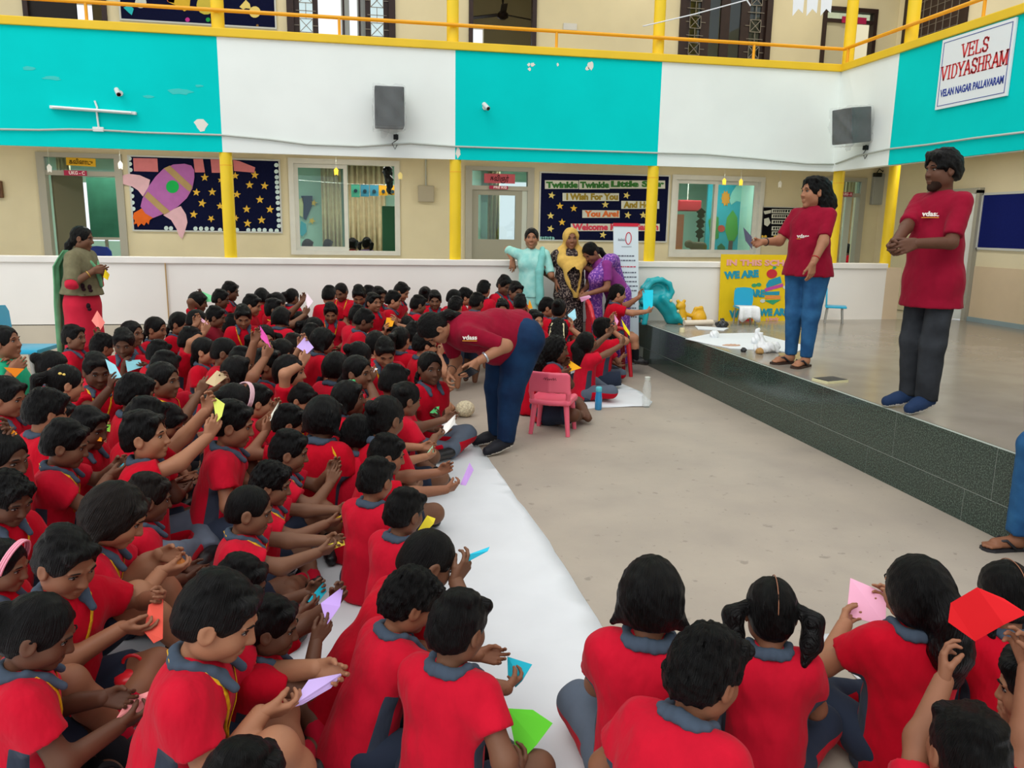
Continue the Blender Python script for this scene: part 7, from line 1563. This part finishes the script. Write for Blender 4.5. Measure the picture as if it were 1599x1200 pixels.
K(557, 550, -20, 'person with an earring facing right holding a white paper in the centre', 'lowpony', 'skirt', paper=PP('#f2eef0', (579, 573), (590, 576), (583, 582)), plabel='small white paper left of the bowed lanyard wearer', hold='R', head=(-.2, .05, 0))
K(617, 569, 45, 'person with wet combed hair seen from behind in the centre', 'wet')
K(671, 547, -55, 'person looking back at the camera beside the volunteer’s hands'.replace('’', "'"), 'braids', 'trousers', head=(-.25, .05, 0), paper=PP('#5fcf7d', (680, 637), (686, 635), (684, 648), (671, 645)), plabel='green paper in the lap beside the knitted bag', hold='L')
K(540, 593, -5, 'person with a small green hair clip facing right in the centre rows', 'bob', 'skirt', extra=clip_extra('#2fae62', (-.03, .03, .1)), head=(0, -.05, 0), hands=UPH(1, .0, .22, .46))
K(637, 595, 20, 'person with two hair buns seen from behind, holding a white paper', 'buns', 'skirt', paper=PP('#f6f4ee', (711, 648), (711, 661), (698, 676), (690, 682), (693, 665)), plabel='white folded paper over the cloth edge', lean=.1)
K(606, 607, 40, 'person with a curly bun just left of the two buns', 'bun', 'skirt')
# --- left block
K(316, 526, -10, 'person with a long braid facing right above the tan sheet', 'braid', 'skirt', head=(0, .0, 0))
K(361, 550, 5, 'person looking up right, both arms raising a magenta paper', 'bob', 'skirt', paper=PP('#ea58b2', (406, 510), (417, 525), (423, 545), (407, 528)), plabel='magenta paper raised with both hands', lean=.02, head=(0, -.25, 0))
K(353, 526, 0, 'person with close cropped hair left of the magenta paper', 'crop')
K(377, 541, 60, 'dark head directly below the lanyard wearer with grey collar')
K(414, 543, -5, 'person in red polo with grey collar just under the magenta paper', head=(0, -.05, 0))
K(442, 528, 45, 'person with tied hair seen from behind left of the lilac diamond', 'bun', 'skirt')
K(450, 550, -5, 'person with bobbed hair holding up a lilac diamond paper', 'bob', 'skirt', paper=PP('#cdb0ee', (477, 527), (490, 543), (480, 554), (463, 542)), plabel='lilac diamond paper held upright in the crowd', lean=.05, head=(0, .05, 0))
K(462, 521, 10, 'person with brownish hair above the lilac diamond', 'short_brown')
K(243, 494, -15, 'person in red polo facing right at the left back, hair in a side braid', 'braid', 'skirt', head=(0, .15, 0))
K(203, 500, -20, 'person facing right at far left back, beside the blue papers', 'lowpony', 'skirt', head=(-.1, .0, 0))
K(191, 514, -85, 'person facing the camera holding a light blue sheet at far left', paper=PP('#8fd3de', (196, 564), (219, 562), (223, 574), (199, 581)), plabel='light blue sheet held flat at far left', head=(0, .3, 0))
K(112, 507, -15, 'person in red polo raising a peach paper before the olive dupatta', paper=PP('#f58a80', (152, 486), (164, 504), (156, 518), (143, 501)), plabel='peach paper raised in front of the coral kurta', hold='L', lean=.05, head=(0, .0, 0))
K(161, 521, 40, 'dark head just right of the peach paper hand', 'curly', Y=7.4)
K(84, 546, 10, 'person with oiled hair in a low bun facing away at far left', 'bun', 'skirt')
K(104, 567, 30, 'person with a yellow flower hair clip at the left', 'pony', 'skirt', extra=clip_extra('#e8c860', (.06, -.03, .06)))
K(150, 551, -60, 'person lifting a blue paper over the face at the left', paper=PP('#9fdbe8', (165, 562), (180, 570), (191, 591), (174, 592)), plabel='light blue paper lifted before a face at the left', hold='R', tone=3, lany=True, lean=.0)
K(249, 531, 45, 'dark head left of the long braid, facing away', Y=7.0)
K(258, 546, 60, 'second dark head left of the long braid, nearer one', 'short', 'shorts')
K(252, 563, -20, 'person in red polo with slate collar holding a tan sheet', 'lowpony', 'skirt', paper=PP('#d6bf94', (339, 580), (357, 587), (335, 605), (320, 598)), plabel='tan sheet held out left of the magenta raiser', lean=.1, head=(0, .05, 0), lany=True)
K(214, 584, 25, 'person with ruffled hair seen from behind left of the tan sheet holder', 'curly')
K(228, 605, 50, 'round dark head in front of the tan sheet holder', 'wet')
K(12, 589, -10, 'person in red polo at far left below the orange paper', tone=1)
K(72, 593, 40, 'person with curly hair seen from behind at the left', 'curly')
K(98, 623, -5, 'person holding a lime green sheet at the left', paper=PP('#8fdc52', (154, 659), (171, 656), (175, 677), (144, 668)), plabel='lime green sheet at the left among the seated rows', lany=True, head=(0, .4, 0), hw=57, ht='t')
K(108, 656, 5, 'person in red polo and lanyard with cropped hair, cyan paper in hand', 'wet', lany=True, paper=PP('#3fc8e0', (199, 719), (205, 729), (195, 736), (184, 732)), plabel='cyan crumpled paper held out at the left', lean=.2, head=(0, .3, 0), tone=2, hw=83, ht='p')
K(140, 636, -20, 'person mostly hidden behind the lime sheet, folding an orange piece', paper=PP('#f0921c', (150, 670), (160, 682), (159, 691), (143, 688)), plabel='orange folded piece under the lime sheet', tone=3, Y=4.75)
K(217, 635, -5, 'person in red polo stretching both arms with a yellow green sheet', paper=PP('#dfe86a', (332, 619), (351, 631), (347, 652), (338, 660)), plabel='yellow green sheet stretched forward at arm length', lean=.1, head=(0, -.05, 0), bot='trousers', tone=0, hw=80, ht='p')
K(275, 635, -10, 'person with fringe looking down behind the outstretched arms', head=(0, .6, 0), lean=.25, tone=1, hw=55, ht='t')
K(366, 622, 0, 'person behind the yellow green sheet with both arms forward', tone=1)
K(368, 596, 40, 'person with a pale hairband seen from behind', 'pony', 'skirt', extra=band_extra('#d8b0b8'))
K(404, 600, 15, 'person facing right between the hairband and the wet hair', Y=5.35)
K(455, 632, 5, 'person in red polo facing right holding a cream strip', paper=PP('#efeedd', (437, 627), (434, 639), (423, 659), (418, 656)), plabel='cream strip held by a child in the middle rows', tone=1, hw=64, ht='p')
K(480, 602, -25, 'person in red polo and lanyard with bowed head in the middle rows', lany=True, head=(0, .5, 0), tone=0, hw=50, ht='p')
K(507, 607, 60, 'dark head just right of the bowed lanyard wearer', 'bob', 'skirt')
K(455, 672, 0, 'person in red polo lifting an open hand, yellow paper in the other', paper=PP('#f0b820', (518, 698), (524, 708), (529, 723), (520, 708)), plabel='yellow paper below the lifted open hand', hold='L', tone=2, hands=UPH(1, .02, .3, .42), lany=True, pose='knee', hw=64, ht='p')
K(427, 722, -5, 'person with curly hair holding a long yellow sheet', 'curly', paper=PP('#f2d028', (515, 816), (550, 796), (561, 795), (545, 812), (530, 816)), plabel='long yellow sheet across the laps', tone=2, lany=True, hw=70, ht='p')
K(395, 757, 0, 'person in red polo with short hair holding a folded yellow piece', 'crop', paper=PP('#f4dc50', (512, 852), (537, 844), (539, 853), (520, 858)), plabel='folded yellow piece near the cloth centre', tone=2, lany=True, head=(0, .25, 0), hw=80, ht='p')
K(594, 631, 15, 'person with a white hairband holding a pale green sheet', 'short', 'shorts', extra=band_extra('#e8e8ea', .009), paper=PP('#a8e6bc', (676, 697), (678, 712), (663, 721), (656, 722)), plabel='pale green sheet by the cloth edge', lean=.15, tone=0, hw=58, ht='p')
K(560, 645, 60, 'dark head behind the white hairband', 'bob', 'skirt', Y=4.9)
K(608, 678, 5, 'person in red polo stretching a lilac strip over the cloth edge', paper=PP('#c59be0', (735, 724), (741, 734), (729, 760), (720, 757)), plabel='lilac strip stretched over the cloth edge', tone=1, lean=.3, hw=60, ht='p')
K(589, 714, 50, 'person seen from behind with straight hair, at the cloth edge row', lean=.1, tone=1, hw=67, ht='t')
K(635, 762, 40, 'person seen from behind turning right, yellow paper in hand', paper=PP('#f5e23a', (667, 807), (680, 810), (677, 820), (652, 845), (647, 837)), plabel='lemon yellow paper half hidden at the cloth edge', tone=2, lean=.15, hold='R', hw=71, ht='t')
K(688, 827, 15, 'person leaning low to the right with a cyan slip', 'crop', paper=PP('#2fc0dc', (729, 869), (765, 854), (761, 863), (730, 878)), plabel='cyan slip over the white cloth', lean=.5, head=(0, .5, 0), tone=2, hold='R', hw=92, ht='t')
K(655, 889, 20, 'person with wavy hair leaning right over a bright cyan piece', 'curly', paper=PP('#22b8d0', (793, 1028), (831, 1038), (816, 1066), (805, 1074), (793, 1057)), plabel='bright cyan folded piece lying near the hands', lean=.3, head=(-.1, .4, 0), tone=1, w=.9, hw=95, ht='t')
K(722, 921, 50, 'person in red polo seen from behind holding a bright green kite', paper=PP('#66d834', (792, 1109), (832, 1109), (863, 1130), (838, 1165), (815, 1188), (806, 1173)), plabel='bright green kite shaped paper at the bottom centre', hold='R', lean=.12, tone=2, head=(-.15, .25, 0), near=1, hw=95, ht='t')
# --- near left
K(360, 893, -3, 'large near person in red polo with slate collar holding a lilac sheet', lany=True, paper=PP('#cdb4ee', (450, 1109), (482, 1062), (535, 1054), (517, 1075), (472, 1101)), plabel='lilac sheet in the near foreground', lean=.2, head=(-.05, .4, 0), tone=0, pose='knee', hw=126, ht='p')
K(386, 868, 0, 'person half hidden behind the large near one, cyan piece in hand', paper=PP('#1fb4cc', (480, 942), (490, 927), (505, 911), (510, 924), (492, 947)), plabel='cyan pointed piece beside the lilac cone', tone=3, head=(0, .35, 0), lean=.2, hw=95, ht='p')
K(428, 932, -5, 'hidden person holding up a lilac cone behind the large near one', paper=PP('#c9a6ee', (500, 945), (537, 915), (530, 950), (510, 977)), plabel='lilac cone held up left of the bare cloth', tone=3, lean=.2, hw=84, ht='p')
K(110, 829, -40, 'near person in red polo and yellow lanyard handling a red orange sheet', lany=True, paper=PP('#f0604e', (232, 947), (255, 934), (254, 1000), (240, 1005), (225, 987)), plabel='red orange sheet handled at the near left', lean=.12, head=(.1, .4, 0), tone=1, pose='knee', hw=103, ht='p')
K(76, 928, 22, 'near person with a ponytail holding a pink sheet at the bottom left', 'pony', 'skirt', paper=PP('#f69a9a', (182, 1125), (200, 1092), (250, 1076), (222, 1120), (185, 1135)), plabel='pink sheet at the bottom left', lean=.12, head=(-.3, .4, 0), tone=3, lany=True, hw=112, ht='p')
K(200, 749, 5, 'person with smooth bobbed hair and bare knees folding orange paper', 'bob_brown', 'skirt', lany=True, paper=PP('#f09a50', (280, 868), (292, 880), (286, 890), (268, 884)), plabel='small orange piece over bare knees', lean=.3, head=(0, .5, 0), tone=0, pose='up', hw=97, ht='p')
K(234, 739, 20, 'person with brown hair directly behind the smooth bob', 'short_brown', tone=3, hw=80, ht='t')
K(18, 740, -30, 'person in red polo and lanyard with dark curls at the left border', 'curly', lany=True, tone=3, head=(0, .4, 0), hw=80, ht='p')
K(6, 842, -10, 'person with a pink hairband cut by the left border', 'pony', 'skirt', extra=band_extra('#f0a0b4'), tone=2, hw=90, ht='p')
K(4, 662, -20, 'person at the left border holding a small orange triangle', 'pony', 'skirt', paper=PP('#f0901a', (12, 662), (27, 678), (13, 685)), plabel='small orange triangle at the left border', tone=3)
#K(60, 700, 5, 'person at the left between the curls and the lanyard wearer, low down', Y=3.95, tone=1)
K(385, 1157, 20, 'top of a dark head at the bottom border, left of centre', 'short', tone=2, hw=125, ht='t')
#K(172, 690, 0, 'person bent low behind the smooth bob, cyan piece upright in hand', 'short', paper=PP('#39b6cc', (158, 733), (164, 743), (162, 752), (152, 753)), plabel='upright cyan piece beside the bobbed head', Y=4.1, tone=1, hold='R')
# --- near right
K(1020, 866, 62, 'person with a short bob and grey track trousers seen from behind', 'bob', 'trousers', lean=.05, tone=1, head=(.1, .2, 0), hw=97, ht='b')
K(1117, 979, 35, 'person with wavy hair bending right at the bottom, red polo back', 'curly', 'trousers', lean=.45, head=(-.2, .3, 0), tone=1, hw=112, ht='t')
K(1207, 900, 70, 'person with two loose pigtails and a centre parting, back turned', 'pigtails', 'redtrack', extra=lambda r, J, M: (ties_extra('#1c1c20')(r, J, M), parting_extra()(r, J, M)), lean=.08, tone=1, hw=84, ht='b')
K(1440, 867, 75, 'person with long tied hair lifting a pale pink sheet', 'longtail', 'redtrack', paper=PP('#f5b4cf', (1327, 905), (1384, 927), (1382, 980), (1322, 962)), plabel='pale pink sheet lifted at the near right', lean=.0, tone=0, head=(.5, .05, 0), hw=100, ht='t')
K(1573, 874, 80, 'person with braids and parting at the right border', 'braids', 'redtrack', extra=parting_extra(), tone=1, lean=.1, hw=84, ht='b')
K(1528, 1116, 80, 'person at the bottom right raising a red sheet with both hands', paper=PP('#d8171f', (1527, 905), (1569, 923), (1606, 947), (1569, 963), (1524, 990), (1482, 960), (1486, 930)), plabel='big red sheet raised at the near right', lean=-.05, tone=1, head=(0, -.1, 0), ptilt=-.1, hw=125, ht='t')
K(1625, 1010, 130, 'person cut by the right border holding a small pink piece', paper=PP('#f0a6c6', (1564, 1113), (1577, 1100), (1592, 1117)), plabel='small pink piece at the right border', tone=0, hold='L')
# --- right centre group by the stage
K(836, 484, -70, 'person in the right group gazing at the camera beside the volunteer’s hip'.replace('’', "'"), Y=7.6, head=(0, .05, 0))
K(857, 465, -10, 'person in the right group under the mustard scarf, left one', Y=8.3)
K(874, 466, 60, 'person in the right group under the mustard scarf, seen from behind', 'bun', 'skirt', Y=8.0)
def jasmine(root, J, M4):
    for sx in (-1, 1):
        mb = MB(); rnd = random.Random(3)
        for i in range(14): a = i/13; mb.ell((sx*(.05+.02*a), -.085-.045*math.sin(a*2.4), .05-.2*a), (.013, .011, .011), 6, 4)
        o = mb.build('jasmine_string', M_FLOWERS, root, smooth=True); o.matrix_local = M4; o['kind'] = 'stuff'
K(873, 486, 70, 'person with curly hair and jasmine strings raising a light blue sheet', 'curlylong', 'skirt', extra=jasmine, paper=PP('#a5dbe8', (886, 493), (898, 482), (900, 498), (893, 503)), plabel='light blue sheet raised beside the jasmine strings', hold='R', Y=7.75, lean=.05)
K(868, 523, -20, 'person with long curls holding an amber triangle behind the pink chair', 'curlylong', 'skirt', paper=PP('#f0b018', (888, 562), (908, 575), (888, 581)), plabel='amber triangle held behind the pink chair', lean=.05, head=(0, .05, 0))
K(912, 518, 5, 'person with tied hair stretching up a bright yellow sheet', 'longtail', 'trousers', paper=PP('#ecd81e', (976, 495), (989, 515), (989, 522), (980, 510)), plabel='bright yellow sheet stretched toward the stage', lean=.05, head=(0, -.2, 0), Y=7.35)
K(936, 497, 15, 'person behind the yellow sheet stretching up a pink paper', 'wet', 'shorts', paper=PP('#f29ac6', (959, 491), (966, 502), (963, 509), (960, 503)), plabel='pink paper stretched up beside the yellow one', lean=.1, head=(0, -.3, 0), Y=7.95)
K(846, 532, 20, 'dark head between the volunteer and the curls, right group', Y=7.6)
K(955, 545, 0, 'person in dark trousers sitting closest to the stage wall', 'pony', 'trousers', Y=8.35, hands=UPH(1, .0, .3, .3))
K(966, 443, -8, 'person with a braid sitting on the red plastic chair, cyan booklet raised', 'braid', 'skirt', pose='chair', Y=8.72, paper=PP('#22c8e0', (1003, 454), (1020, 453), (1019, 485), (1005, 489)), plabel='cyan booklet held beside the banner', head=(0, .15, 0), lean=.12)
build_crowd()
# children inside the classroom seen through the open window
M_LILF = cloth('lilac_frock', '#8f78a8')
for x, y, Y_, hd, st, lb, sh in ((573, 370, 12.75, 60, 'pigtails', 'person in a lilac frock seated inside the open classroom window', M_LILF), (551, 371, 12.9, 40, 'bob', 'person seated inside the classroom by the window divider', M_RED), (481, 373, 12.8, 20, 'bob', 'person behind the left window pane, leftmost inside', M_RED2), (512, 374, 12.95, 60, 'short', 'person behind the left window pane, right of another', M_RED), (1322, 380, 12.6, 170, 'bob', 'person in the shade inside the doorway behind the corner pillar', M_RED)):
    kid(x, y, 0, hd, 'stand', st, 'skirt', lb, Y=Y_, floor=ZS-.01, shirt=sh)
